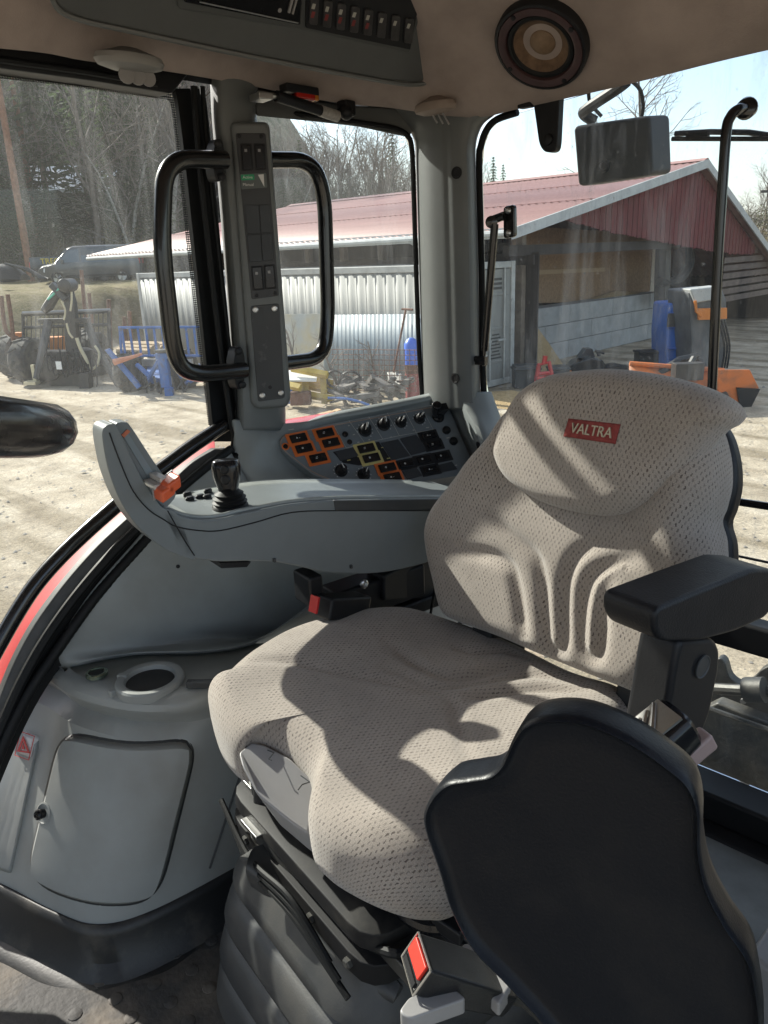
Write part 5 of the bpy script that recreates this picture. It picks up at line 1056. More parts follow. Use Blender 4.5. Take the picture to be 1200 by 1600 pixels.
def shrub(h, seed, mleaf, label, group, loc=(0, 0, 0), nl=500):
    rnd = random.Random(seed); t = thing('shrub', label, 'shrub', loc, group); L0 = V3(loc); st = MB(); lf = MB(); bm = lf.bm
    for k in range(26):
        a = rnd.random()*6.28; d = V3((math.cos(a)*.5*rnd.random(), math.sin(a)*.5*rnd.random(), 1)).normalized(); H = h*(.5+.5*rnd.random()); p = L0+V3((rnd.gauss(0, .25*h), rnd.gauss(0, .25*h), -.1)); pts = [p, p+d*H*.5+V3((rnd.gauss(0, .06), 0, 0)), p+d*H]; st.tube(pts, [.018, .012, .006], 3, cap=False)
        for j in range(3):
            q = pts[1].lerp(pts[2], rnd.random()); st.tube([q, q+V3((rnd.gauss(0, .3), rnd.gauss(0, .3), .35*rnd.random()))], [.01, .005], 3, cap=False)
        for j in range(nl//26):
            q = pts[0].lerp(pts[2], .3+.75*rnd.random())+V3((rnd.gauss(0, .13*h), rnd.gauss(0, .13*h), rnd.gauss(0, .08*h))); u = V3((rnd.gauss(0, 1), rnd.gauss(0, 1), rnd.gauss(0, 1))).normalized(); w = V3((rnd.gauss(0, 1), rnd.gauss(0, 1), rnd.gauss(0, 1))).normalized()
            bm.faces.new([bm.verts.new(x) for x in (q-w*.035, q+w*.035, q+u*.11)])
    st.build('stems', m_twig, t, recalc=False); lf.build('foliage', mleaf, t, recalc=False); return t
gB, gS, gU = 'bare trees on the wooded hill', 'spruces on the wooded hill', 'scrub at the edge of the wood'
lB = 'bare leafless birch standing among others on the wooded hillside'; lS = 'dark green spruce standing among others on the wooded hillside'
rnd = random.Random(11)
far = V3((0, 0, 0))
protoB = [bare_tree(h, s, b, sp, .010, 3, 1, 16, lB, 'tree', gB, (0, 0, 0)) for h, s, b, sp in ((11, 1, m_bark, .4), (12, 2, m_brown, .5), (10, 3, m_brown, .55), (9, 4, m_bark, .45))]
protoS = [spruce(h, s, lS, gS, (0, 0, 0), w=w) for h, s, w in ((13, 21, .15), (11, 22, .18), (15, 23, .13))]
protoU = [shrub(2.2, 31, m_leaf, 'yellowish dry scrub bush at the foot of the wooded hillside', gU), shrub(1.9, 32, m_budl, 'greenish scrub bush at the foot of the wooded hillside', gU), shrub(1.7, 33, m_twig, 'bare brown scrub bush at the foot of the wooded hillside', gU)]
used = set()
def plant(protos, px, d, sc, rot=None):
    v = ray(px, 400); p = v*(d/v.dot(hdir)); x, y = p.x, p.y; z = zg(x, y); i = rnd.randrange(len(protos)); pr = protos[i]
    if 8 < x < 27.5 and -33 < y < -11: return
    if pr.name not in used: used.add(pr.name); pr.location = (x, y, z); pr.rotation_euler = (0, 0, rnd.random()*6.28); pr.scale = (sc,)*3; return pr
    return dup(pr, (x, y, z), rnd.random()*6.28, sc)
def top_scale(px, d, ytop, hproto):                      # a height that ends near the tree line of the photo
    p = AT(px, ytop, d); v = ray(px, 400); q = v*(d/v.dot(hdir)); return max(.3, (p.z-zg(q.x, q.y))/hproto)
for k in range(74):                                      # left: dense wood
    px = rnd.uniform(-60, 330); d = rnd.choice((rnd.uniform(53, 66), rnd.uniform(66, 105)));
    if 70 < px < 190 and d < 84 and k % 5: continue
    plant(protoB, px, d, rnd.uniform(.95, 1.5))
for px, d, s in ((88, 56, 1.5), (-20, 54, 1.5), (15, 60, 1.4),  (165, 60, .8), (190, 58, .9), (150, 66, 1.4), (205, 62, 1.35), (240, 70, 1.3), (255, 55, .8), (300, 60, .9), (320, 75, 1.2), (-45, 60, 1.5), (45, 72, 1.3), (110, 95, 1.9), (180, 90, 1.6), (230, 85, 1.5), (290, 88, 1.5), (20, 85, 1.7), (262, 58, .6), (5, 52, 1.0), (35, 64, 1.2), (130, 88, 1.4), (215, 66, 1.0), (248, 62, 1.15), (275, 68, 1.2), (310, 66, 1.05), (-5, 70, 1.4), (225, 56, .7), (285, 58, .75)): plant(protoS, px, d, s)
for k in range(74):                                      # middle: grey wood behind the barn roof
    px = rnd.uniform(330, 690); d = rnd.uniform(56, 84); yt = 215-.06*(px-500)*(-1 if px > 560 else 1)+rnd.uniform(-22, 30); plant(protoB, px, d, top_scale(px, d, yt, 11))
for k in range(14):
    px = rnd.uniform(330, 690); d = rnd.uniform(62, 100); plant(protoS, px, d, top_scale(px, d, rnd.uniform(215, 275), 13))
for px, d, yt in ((450, 60, 275), (465, 62, 290), (618, 66, 225), (770, 75, 262), (797, 72, 264), (785, 80, 272)): plant(protoS, px, d, top_scale(px, d, yt, 13))
for px, d, yt in ((762, 78, 240), (775, 85, 248), (1175, 46, 300), (1192, 50, 290), (1165, 60, 320), (1186, 40, 330), (1200, 44, 310), (1150, 62, 345), (1215, 60, 290)): plant(protoB, px, d, top_scale(px, d, yt, 11))
for k in range(46): plant(protoU, rnd.uniform(-40, 330), rnd.uniform(50, 60), rnd.uniform(.8, 1.6))
for k in range(16): plant(protoU, rnd.uniform(1128, 1240), rnd.uniform(33, 44), rnd.uniform(.5, .9))
a_ = AT(46, 420, 50); pine(24, (a_.x, a_.y, zg(a_.x, a_.y)), 'tall pine with a reddish bare trunk at the left edge of the wood'); a_ = AT(66, 410, 58); pine(22, (a_.x, a_.y, zg(a_.x, a_.y)), 'thinner red trunked pine just right of the tall one')
a_ = AT(1215, 470, 25); bare_tree(9.8, 51, m_brown, .6, .008, 3, 1, 16, 'large bare tree with fine twigs at the top right beyond the rear window', 'tree', None, (a_.x, a_.y, zg(a_.x, a_.y)))
a_ = AT(968, 400, 62); bare_tree(13.5, 52, m_brown, .6, .014, 3, 1, 16, 'bare tree top rising above the barn roof behind the work lamp', 'tree', None, (a_.x, a_.y, zg(a_.x, a_.y)))
a_ = AT(1198, 480, 34); pt = thing('power_pole', 'wooden power pole with a cross arm at the right edge', 'power pole', (a_.x, a_.y, zg(a_.x, a_.y)))
z1 = AT(1198, 262, 34).z; MB().cyl((a_.x, a_.y, zg(a_.x, a_.y)-.2), (a_.x, a_.y, z1), .13, .10, 10).build('pole', m_brown, pt)
MB().box((a_.x, a_.y, z1-.9), (1.6, .1, .1), rdir, hdir).tube([V3((a_.x, a_.y, z1-.9))-rdir*.35, V3((a_.x, a_.y, z1-.6))-rdir*.35], .03, 6).build('cross_arm', m_mach, pt)

# the far wood on the hill that reads as one mass
def far_wood(name, m, n, seed, far_px, hh, conif):
    rn = random.Random(seed); mb = MB(); bm = mb.bm
    for k in range(n):
        px = rn.uniform(-80, 335) if rn.random() < .85 else rn.uniform(335, 700); d = rn.uniform(84, 190 if px < 335 else 110); v = ray(px, 400); q = v*(d/v.dot(hdir)); z = zg(q.x, q.y); H = hh*rn.uniform(.7, 1.3)*(1 if px < 335 else .5)
        if conif:
            for i in range(30):
                f = rn.random()**.8; a = rn.random()*6.28; r = H*.17*(1-f)+.15; c = V3((q.x, q.y, z+H*(.08+.92*f))); e = V3((math.cos(a)*r, math.sin(a)*r, -.3*r-.25)); s = V3((-math.sin(a), math.cos(a), 0))*(.28*r+.12)
                bm.faces.new([bm.verts.new(p) for p in (c, c+e+s, c+e-s)])
        else:
            for i in range(16):
                b = V3((q.x+rn.gauss(0, .1), q.y, z+H*rn.uniform(.1, .75))); e = V3((rn.gauss(0, .10)*H, rn.gauss(0, .10)*H, H*rn.uniform(.1, .28))); w = rdir*.035
                bm.faces.new([bm.verts.new(p) for p in (b-w, b+w, b+e)])
            t = rdir*.09; bm.faces.new([bm.verts.new(p) for p in (V3((q.x, q.y, z))-t, V3((q.x, q.y, z))+t, V3((q.x, q.y, z+H)))])
    return tag(mb.build(name, m, None, recalc=False), kind='stuff')
far_wood('far_spruce_wood', thin(m_('far_needles', (.11, .15, .09), .9, var=(.12, .5)), .5), 750, 5, None, 12, True)
far_wood('far_bare_wood', thin(m_('far_twigs', (.32, .295, .265), .95, var=(.1, .5)), .3), 1500, 6, None, 11, False)

# house in the wood
hb0 = AT(118, 345, 76); hz = zg(hb0.x, hb0.y); ho_ = thing('house', 'white roofed house half hidden among the trees', 'house', (hb0.x, hb0.y, hz)); c = V3((hb0.x, hb0.y, hz))
hx = (rdir*.92+hdir*.39); hy = upv.cross(hx)
zt = AT(118, 302, 76).z; zr = AT(118, 262, 76).z
MB().box(V3((c.x, c.y, (hz-1+zt)/2)), (8.5, 9, zt-hz+1), hx, hy).prism([c+hx*-4.25+hy*s+V3((0, 0, z-hz)) for s, z in ((-4.5, zt), (4.5, zt), (0, zr-.1))], hx*8.5).build('wall', m_('house_wall', (.46, .44, .38), .8, var=(3, .2)), ho_)
rf = MB()
for s in (-1, 1): rf.prism([c+hx*-4.9+hy*(s*5.3)+V3((0, 0, zt-hz-.35)), c+hx*-4.9+V3((0, 0, zr-hz)), c+hx*-4.9+V3((0, 0, zr-hz+.2)), c+hx*-4.9+hy*(s*5.3)+V3((0, 0, zt-hz-.12))], hx*9.8)
rf.build('roof', m_('white_roof', (.80, .81, .82), .5, var=(2, .1)), ho_)
for k in (-1.8, 1.4): MB().box(c-hy*4.52+hx*k+V3((0, 0, zt-hz-1.3)), (1.1, .06, 1.2), hx, hy).build('window', m_('house_glass', (.03, .04, .05), .1) if k < 0 else bpy.data.materials['house_glass'], ho_)

# ---- van on the bank and the vehicle behind it
def van(c, rot, label):
    fx = rdir*-math.cos(rot)+hdir*-math.sin(rot); fy = upv.cross(fx); t = thing('parked_van', label, 'van', c)
    Q = lambda l, w, z: c+fx*l+fy*w+V3((0, 0, z))
    secs = [(-2.56, .90, .55, 1.0, 1.62, .70), (-2.50, .95, .38, 1.08, 1.84, .76), (-2.2, .96, .33, 1.08, 1.90, .78), (0, .96, .30, 1.08, 1.92, .80), (.7, .96, .30, 1.07, 1.91, .78), (1.0, .96, .30, 1.06, 1.80, .76), (1.62, .96, .30, 1.04, 1.20, .84), (1.75, .95, .30, 1.02, 1.10, .84), (2.3, .93, .30, .92, .98, .80), (2.52, .86, .32, .80, .84, .70), (2.58, .80, .40, .70, .74, .60)]
    rings = []
    for l, w, zb, zm, zr_, wr in secs: rings.append([Q(l, s*w_, z) for s, w_, z in ((-1, w-.04, zb), (-1, w, zb+.12), (-1, w, zm), (-1, wr+.03, zr_-.08), (-1, wr-.10, zr_), (1, wr-.10, zr_), (1, wr+.03, zr_-.08), (1, w, zm), (1, w, zb+.12), (1, w-.04, zb))])
    vg = m_('van_graphite', (.075, .08, .086), .25, coat=.5); MB().ring_loft(rings).build('body', vg, t, bevel=.03)
    gl_m = mat('van_glass_sky', (.10, .125, .14), .05, coat=.5)  # pane colour lightened to stand for reflected sky
    for s in (-1, 1):
        for nm, pts in (('front_side_window', ((1.42, 1.10), (.92, 1.70), (.42, 1.74), (.42, 1.10))), ('middle_window', ((.32, 1.10), (.32, 1.74), (-.85, 1.74), (-.85, 1.10))), ('rear_side_window', ((-.95, 1.10), (-.95, 1.74), (-2.15, 1.70), (-2.28, 1.12)))):
            wz = lambda z: .965-(z-1.08)/(1.84-1.08)*.155
            MB().prism([Q(l, s*(wz(z)+.006), z) for l, z in pts], fy*(-s*.02)).build(nm, gl_m, t)
        MB().box(Q(1.25, s*1.06, 1.16), (.14, .18, .2), fx, fy).build('mirror', vg, t, bevel=.03)
        MB().prism([Q(2.54, s*.80, .62), Q(2.50, s*.86, .80), Q(2.15, s*.955, .86), Q(2.2, s*.95, .66)], fy*(-s*.1)+fx*.015).build('headlight', m_('lamp_clear', (.55, .56, .57), .1) if s < 0 else bpy.data.materials['lamp_clear'], t)
        MB().box(Q(-2.545, s*.84, 1.15), (.06, .12, .42), fx, fy).build('tail_light', m_red, t, bevel=.01)
        MB().box(Q(-.3, s*.968, .42), (3.0, .02, .10), fx, fy).build('side_sill', m_black, t)
        for l in (1.6, -1.6):
            wb = MB().lathe(Q(l, s*.88, .34), fy*s, [(.2, -.1), (.33, -.1), (.345, -.06), (.345, .06), (.32, .09), (.24, .09), (.22, .05)], 28, loop=True).build('wheel', m_tyre, t)
            rm = MB().lathe(Q(l, s*.88, .34), fy*s, [(.235, .02), (.24, .07), (.225, .075), (.215, .04), (.001, .04)], 24)
            for k in range(5):
                for dl in (-.12, .12):
                    a = 2*math.pi*k/5+dl; d = fx*math.cos(a)+V3((0, 0, math.sin(a))); rm.tube([Q(l, s*.955, .34)+d*.03, Q(l, s*.96, .34)+d*.22], .017, 5)
            rm.build('rim', m_chrome, wb)
    MB().prism([Q(1.60, -.78, 1.18), Q(1.60, .78, 1.18), Q(1.03, .70, 1.79), Q(1.03, -.70, 1.79)], V3((0, 0, .02))+fx*.02).build('windscreen', gl_m, t)
    MB().box(Q(2.575, 0, .66), (.04, 1.1, .16), fx, fy).build('grille', m_black, t); MB().box(Q(2.60, 0, .45), (.02, .5, .11), fx, fy).build('number_plate', m_white, t)
    return t
vc = AT(148, 446, 43.0); vc.z = zg(vc.x, vc.y)
van(vc, R_(10), 'dark grey van parked on the bank beside the barn roof corner')
bc = AT(82, 436, 47.5); bc.z = zg(bc.x, bc.y); bt_ = thing('black_van', 'black panel van with yellow lettering partly hidden behind the grey van', 'van', bc)
bx_ = (rdir*.96+hdir*.28).normalized(); by_ = upv.cross(bx_)
zt_ = AT(82, 401, 47.5).z-bc.z
MB().ring_loft([[bc+bx_*l+by_*w+V3((0, 0, z)) for w, z in ((-.9, .4), (-.95, zt_*.55), (-.82, zt_), (.82, zt_), (.95, zt_*.55), (.9, .4))] for l in (-1.0, -.95, 3.4, 3.9)]).build('body', m_('van_black', (.012, .012, .014), .25, coat=.4), bt_, bevel=.05)
for l in (-.4, 2.9): MB().lathe(bc+bx_*l-by_*.86+V3((0, 0, .34)), -by_, [(.2, -.1), (.33, -.08), (.34, .05), (.3, .08), (.001, .06)], 20).build('wheel', m_tyre, bt_)
MB().box(bc-bx_*1.0-by_*.8+V3((0, 0, 1.0)), (.05, .14, .4), bx_, by_).build('tail_light', m_red, bt_)
tfr = ray(86, 408); d_ = (bc-by_*.97).dot(by_)/tfr.dot(by_); put_text('lettering', 'TRECKA', .42, tfr*d_+V3((0, 0, .0)), bx_, (0, 0, 1), m_('letter_yellow', (.75, .55, .03), .5), bt_, .004)
# dark heap of pipes left of the vans
hp_ = thing('pipe_heap', 'heap of dark pipes and tarpaulin at the left edge of the bank', 'heap', AT(25, 440, 33))
mb = MB(); mb.ring_loft([[AT(px, 436, 33)+hdir*(.5*math.cos(t))+V3((0, 0, hh*max(math.sin(t), -.2))) for t in np.linspace(0, 6.283, 12, endpoint=False)] for px, hh in ((-40, .3), (-10, .55), (10, .6), (28, .5), (40, .2))]).build('tarpaulin', m_black, hp_)
mb = MB()
for k in range(5): mb.tube([AT(8+k*6, 412+k*1.5, 33-.1*k), AT(45+k*5, 420+k*3, 32.8), AT(64+k*3, 436, 32.6)], .05, 6)
mb.build('pipes', m_mach, hp_)

# ---- timber trailer with folded crane
def wheel(parent, c, ax, R, w, mrim=None, name='wheel'):
    ax = V3(ax).normalized(); wb = MB().lathe(c, ax, [(R*.55, -w/2), (R*.9, -w/2), (R, -w*.36), (R, w*.36), (R*.9, w/2), (R*.55, w/2)], 30, loop=True)
    u, v = frame_of(ax)
    for k in range(22):
        a = 2*math.pi*k/22; d = u*math.cos(a)+v*math.sin(a); tn = ax.cross(d); s = 1 if k % 2 else -1; wb.box(c+d*R*1.01+ax*(s*w*.2), (w*.5, R*.07, R*.06), ax+tn*.5*s, tn-ax*.5*s, d)
    o = wb.build(name, m_tyre, parent, angle=30); MB().lathe(c, ax, [(R*.56, -w*.3), (R*.5, -w*.42), (R*.3, -w*.2), (R*.3, w*.2), (R*.5, w*.42), (R*.56, w*.3)], 24).build('rim', mrim or m_mach, o); return o
D = 20.0; T = lambda px, py, dd=0.0: AT(px, py, D+dd)
tt = thing('timber_trailer', 'timber trailer with black folded crane, gate and rusty stakes', 'trailer', GP(100, 604))
axl = (rdir*.95-hdir*.3).normalized()
for px, dd in ((26, 1.5), (48, .2), (148, 1.2), (136, 2.4)): c = T(px, 566, dd); c.z = GROUND+.58; wheel(tt, c, axl, .58, .5)
gt = MB()
for a, b in (((36, 492), (170, 487)), ((38, 572), (172, 560)), ((36, 490), (38, 580)), ((170, 487), (173, 575)), ((37, 512), (170, 507))): gt.tube([T(*a, .3), T(*b, .3)], .045, 6)
for k in range(19):
    px = 42+k*7; gt.tube([T(px, 491-.037*k*7, .3), T(px, 570-.05*k*7, .3)], .014, 5)
gt.build('gate', m_mach, tt); MB().tube([T(35, 489, .25), T(172, 484, .25)], .04, 6).build('top_bar', m_lid, tt)
for pts in (((2, 462), (6, 500), (12, 520), (30, 530)), ((12, 460), (18, 500), (22, 535), (32, 556), (52, 560))): MB().tube(catmull([T(a, b, .6) for a, b in pts], 4), .055, 7).build('stake', m_rust, tt)
MB().box(T(95, 560, 1.2), (3.0, .35, .22), axl, hdir).box(T(95, 552, 2.6), (.5, 3.4, .25), axl, hdir).build('frame', m_mach, tt, bevel=.02)
MB().box(T(52, 546, 1.0), (.8, .3, .35), axl, hdir).box(T(88, 540, 1.0), (.5, .3, .5), axl, hdir).box(T(32, 532, .9), (.25, .2, .45), axl, hdir).build('orange_guard', m_morange, tt, bevel=.02)
cr_ = MB().box(T(108, 578, -.3), (1.05, .7, .75), axl, hdir).box(T(90, 560, -.35), (.8, .5, .4), axl, hdir).lathe(T(128, 560, -.4), (0, 0, 1), [(.3, -.25), (.3, .2), (.2, .25)], 14).lathe(T(80, 575, -.5), -hdir, [(.3, 0), (.3, .2), (.12, .22)], 16)
for k in range(7): cr_.box(T(78+k*8, 562+(k % 3)*8, -.75), (.12, .1, .16), axl, hdir)
cr_.build('crane_base', m_mach, tt, bevel=.02)
ca = MB().tube([T(116, 566, -.4), T(113, 520, -.4), T(110, 470, -.4)], [.20, .19, .16], 8).tube([T(110, 472, -.4), T(105, 444, -.4)], [.16, .12], 8).tube([T(104, 444, -.5), T(86, 462, -.5), T(76, 478, -.5), T(68, 486, -.5)], [.10, .12, .13, .09], 8).lathe(T(105, 446, -.7), -hdir, [(.16, -.3), (.16, .2), (.08, .24)], 14).box(T(92, 456, -.6), (.5, .2, .14), (.6, .3, .7), hdir)
ca.build('crane_arm', m_mach, tt, bevel=.01)
MB().tube([T(75, 468, -.6), T(96, 448, -.7), T(103, 444, -.7)], .03, 6).build('green_hose', m_('green_hose', (.08, .42, .30), .5), tt)
for pts in (((76, 502), (68, 540), (56, 592)), ((134, 500), (150, 540), (186, 606))): MB().tube([T(a, b, -.3-.3*k) for k, (a, b) in enumerate(pts)], [.11, .10, .07], 6).build('support_leg', m_mach, tt)
MB().box(T(50, 598, -.7), (.35, .3, .08), axl, hdir).box(T(54, 585, -.65), (.1, .12, .5), axl, hdir).build('support_foot', m_hose, tt)
MB().box(T(100, 501, -.35), (1.5, .16, .12), axl, hdir).build('cross_beam', m_mach, tt, bevel=.01)
for r, ps in ((.045, ((120, 528), (126, 545), (134, 560), (140, 578))), (.03, ((148, 540), (155, 552), (152, 570), (142, 578))), (.025, ((104, 505), (108, 520), (114, 528))), (.025, ((112, 456), (112, 470), (110, 486))), (.022, ((96, 470), (102, 485), (100, 500)))): MB().tube(catmull([T(a, b, -.85) for a, b in ps], 5), r, 7).build('hydraulic_hose', m_hose, tt)
hm = MB()
for k in range(9): hm.tube(catmull([T(72+k*7, 545+(k % 3)*5, -.8), T(78+k*8, 580+(k*7 % 11), -1.0), T(96+k*6, 560+(k*5 % 13), -.9)], 5), .022, 5)
hm.build('black_hoses', m_rubber, tt)
MB().prism([T(a, b, -1.2) for a, b in ((122, 585), (138, 582), (140, 622), (130, 628), (124, 612))], hdir*.3).lathe(T(148, 622, -1.1), rdir, [(.12, -.08), (.12, .08), (.04, .09)], 12).tube([T(150, 560, -1), T(152, 600, -1), T(148, 618, -1)], .02, 5).build('hitch', m_mach, tt, bevel=.015)
MB().box(T(92, 571, -1.0), (.16, .02, .2), axl, hdir).build('white_plate', m_white, tt)

# ---- blue trailer
D = 18.0
bt2 = thing('blue_trailer', 'bright blue farm trailer with barred headboard and drawbar legs', 'trailer', GP(250, 620))
for px, dd in ((206, .1), (289, .2)): c = T(px, 600, dd); c.z = GROUND+.46; wheel(bt2, c, axl, .46, .36)
gb = MB()
for a, b in (((185, 512), (312, 511)), ((187, 512), (190, 556)), ((190, 556), (316, 556))): gb.tube([T(*a), T(*b)], .034, 6)
for k in range(10): px = 193+k*12.5; gb.box(T(px, 534), (.05, .03, .62), rdir, hdir)
gb.build('headboard', m_blue, bt2)
MB().box(T(250, 583, 1.6), (1.7, 2.6, .16), axl, hdir).build('bed', m_blue, bt2, bevel=.02)
MB().box(T(245, 566, .2), (1.9, .1, .16), axl, hdir).build('white_bar', m_lid, bt2)
db = MB().tube([T(232, 592, -.5), T(252, 556, -.8)], .05, 6).tube([T(284, 590, -.5), T(262, 556, -.8)], .05, 6).tube([T(214, 570, -.2), T(236, 590, -.5)], .06, 6).tube([T(290, 600, -.3), T(314, 585, -.3)], .06, 6).box(T(257, 556, -.8), (.36, .2, .12), rdir, hdir).box(T(257, 578, -.8), (.2, .2, .75), rdir, hdir)
db.build('drawbar', m_blue, bt2, bevel=.01)
MB().box(T(257, 548, -.8), (.36, .3, .06), rdir, hdir).build('coupling', m_mach, bt2, bevel=.01)
MB().prism([T(a, b, -1.0) for a, b in ((256, 606), (268, 606), (273, 638), (260, 641))], hdir*.16).build('jack_foot', m_blue, bt2, bevel=.01)
MB().prism([T(a, b, -.6) for a, b in ((163, 547), (169, 545), (220, 604), (214, 608))], hdir*.12).build('blue_tail_lift', m_blue, bt2, bevel=.01)
ub = MB()
for k in range(6): ub.tube(catmull([T(212+k*14, 588, -.3), T(222+k*13, 606+(k % 3)*3, -.5), T(236+k*12, 598, -.4)], 4), .03, 5)
ub.tube([T(252, 600, -.7), T(251, 640, -.9)], .03, 6).tube([T(226, 596, -.4), T(230, 624, -.5)], .03, 6).build('underside_fittings', m_mach, bt2)
MB().tube([T(178, 566, -.7), T(200, 560, -.7), T(222, 553, -.7)], [.08, .05, .03], 6).build('orange_strap', m_('faded_orange', (.48, .20, .12), .7), bt2)
# rusty stakes, logs and rubbish on the bank
for px, y0, y1, d in ((128, 422, 488, 25.5), (140, 458, 498, 25), (171, 468, 565, 22), (195, 495, 545, 23), (203, 486, 545, 24)):
    a = AT(px, y1, d); b = AT(px-1, y0, d); a.z = min(a.z, zg(a.x, a.y)); single(MB().tube([a, b], [.07, .06], 8), 'steel_stake', m_rust, 'rusty steel stake standing between the trailers and the bank', 'stake', 'rusty stakes before the bank')
lgm = thing('log_pile', 'pile of pale sawn logs behind the blue trailer', 'log pile', GP(225, 560))
for k in range(9): c = AT(205+k*5, 552-(k % 3)*5, 20+.1*k); MB().cyl(c-rdir*.5+hdir*.6, c+rdir*.5, .11, .10, 10).build('log', m_('sawn_log', (.42, .30, .18), .8, var=(6, .3)) if k == 0 else bpy.data.materials['sawn_log'], lgm)

# ================================================================== BARN, CONTAINER AND WHAT STANDS ROUND THEM
XG = 9.45; K_ = lambda px, py, dx=0.0: P(px, py, x=XG+dx)
barn = thing('barn', 'large red gabled barn with a red roof coloured pale for sky glare and open front', 'barn', (18, -23, GROUND))
eL, ap, eR = V3((XG, -14.0, .36)), V3((XG, -23.15, 2.06)), V3((XG, -32.0, -1.5))
m_roof = m_('glare_red_roof', (.40, .225, .20), .55, var=(.9, .22), streak=(.3, 3, 1)); m_redw = m_('red_cladding', (.155, .028, .028), .9, var=(2.6, .5, .35, .7), col2=(.085, .03, .03), streak=(1, 6, .6)); m_dark = m_('old_dark_boards', (.055, .046, .04), .95, var=(3, .5), streak=(6, 6, .5)); m_fasc = m_('grey_white_bargeboard', (.46, .48, .48), .6, var=(4, .25))  # roof red is paled in its colour to hold the sky glare
LB = 17.2; xdir = V3((1, 0, 0))
def roof_side(a, b, name):                                # corrugated sheet between ridge and eaves
    G = []; n = 170
    for k in range(n+1):
        x = -.25+(LB+.4)*k/n; dz = .02*math.cos(k*math.pi); G.append([a+xdir*x+V3((0, 0, dz+.10)), a.lerp(b, .5)+xdir*x+V3((0, 0, dz+.10)), b+xdir*x+(b-a).normalized()*.35+V3((0, 0, dz+.10))])
    return MB().grid(G).build(name, m_roof, barn, solid=.02)
roof_side(ap, eL, 'roof'); roof_side(ap, eR, 'roof')
MB().prism([ap+V3((-.28, -.28, .03)), ap+V3((-.28, 0, .17)), ap+V3((-.28, .28, .085)), ap+V3((-.28, .28, .075)), ap+V3((-.28, 0, .155)), ap+V3((-.28, -.28, .02))], (LB+.4, 0, 0)).build('ridge_cap', m_roof, barn)
for t_ in (.33, .66):
    q = ap.lerp(eL, t_)+V3((-.25, 0, .128)); MB().box(q+V3(((LB+.4)/2, 0, 0)), (LB+.4, .05, .012), (1, 0, 0), eL-ap).build('sheet_overlap', m_roof, barn)
MB().tube([eL+V3((-.2, .36, -.02)), eL+V3((LB+.1, .36, -.06))], .06, 8).build('gutter', m_fasc, barn)
for x in (2.5, 8.5): MB().tube([eL+V3((x, .36, -.05)), eL+V3((x, -.6, -.4)), V3((XG+x, eL.y-.75, GROUND+.2))], .04, 7).build('downpipe', m_fasc, barn)
for e in (eL, eR):
    d = (e-ap).normalized(); MB().prism([ap+V3((-.30, 0, .13)), e+d*.35+V3((-.30, 0, .13)), e+d*.35+V3((-.30, 0, -.08)), ap+V3((-.30, 0, -.09))], (.05, 0, 0)).build('bargeboard', m_fasc, barn)
MB().box((XG+LB/2, eL.y+.28, eL.z-.02), (LB+.2, .04, .2)).build('eaves_board', m_fasc, barn)
# gable cladding in upright boards
low = [(879, 343), (930, 357), (1000, 372), (1060, 383), (1108, 392), (1160, 398)]
gm = MB(); lowp = [K_(a, b) for a, b in low]; y = lowp[0].y
def lowz(y):
    for a, b in zip(lowp, lowp[1:]):
        if b.y <= y <= a.y: t = (a.y-y)/(a.y-b.y); return a.z+(b.z-a.z)*t
    return lowp[-1].z
def roofz(y): return ap.z+(eL.z-ap.z)*(y-ap.y)/(eL.y-ap.y) if y > ap.y else ap.z+(eR.z-ap.z)*(y-ap.y)/(eR.y-ap.y)
while y > -28.4:
    w = .14; z0, z1 = lowz(y-w/2)+random.gauss(0, .015), roofz(y-w/2)-.06
    if z1-z0 > .05: gm.box((XG+.01*(int(y*50) % 2), y-w/2, (z0+z1)/2), (.03, w-.006, z1-z0))
    y -= w
gm.build('gable_cladding', m_redw, barn)
# right hand gable in gappy horizontal boards
hbm = MB()
for k in range(12):
    z = roofz(-26.5)-.3-.24*k; yl = -26.0 if z < lowz(-27) else -27.9
    yr = ap.y+(z-ap.z)/(eR.z-ap.z)*(eR.y-ap.y)+.1
    if yl-yr > .3 and z > GROUND+.9: hbm.box((XG+.06, (yl+yr)/2, z), (.03, yl-yr, .17))
hbm.build('gable_boards', m_('weathered_boards', (.16, .125, .11), .95, var=(3, .4)), barn)
# side wall under the eaves: posts with dark openings and planks
wm = MB(); yw = eL.y-1.0
for k in range(10): wm.box((XG+.4+k*1.38, yw, (GROUND+eL.z)/2), (.16, .16, eL.z-GROUND))
wm.build('post', m_('pale_post', (.24, .20, .16), .9, var=(4, .4)), barn)
MB().box((XG+LB/2-2.2, yw-.1, -1.35), (LB-4.4, .04, 2.6)).box((XG+LB/2-2.2, yw+.1, -.20), (LB-4.4, .05, .2)).build('side_wall', m_dark, barn)
# inside of the barn
MB().box((XG+LB-4.4, -23.2, -1.2), (.1, 16, 3.6)).box((XG+LB/2, -31.6, -1.9), (LB, .1, 2.2)).build('inner_wall', m_dark, barn)
inn = MB()
for y_ in (-17.5, -21, -25, -28.5): inn.box((XG+2.2, y_, (GROUND+roofz(y_))/2), (.2, .2, roofz(y_)-GROUND))
inn.box((XG+.25, -21, .0), (.15, 13.6, .22)); inn.box((XG+2.2, -22, .1), (.2, 14, .2)); inn.build('timber_frame', m_dark, barn)
bd = MB()
for k in range(34):
    y_ = -14.3-k*.11; z1 = min(roofz(y_)-.1, .9); bd.box((XG+2.8+.02*(k % 2), y_, (GROUND+z1)/2), (.03, .1, z1-GROUND))
bd.build('end_boards', m_('grey_boards', (.13, .115, .10), .95, var=(3, .4)), barn)
m_osb = m_('osb_board', (.30, .185, .10), .8, var=(14, .4)); ob = thing('board_wall', 'brown chipboard wall standing on the concrete block wall', 'board wall', K_(910, 465, 2.0))
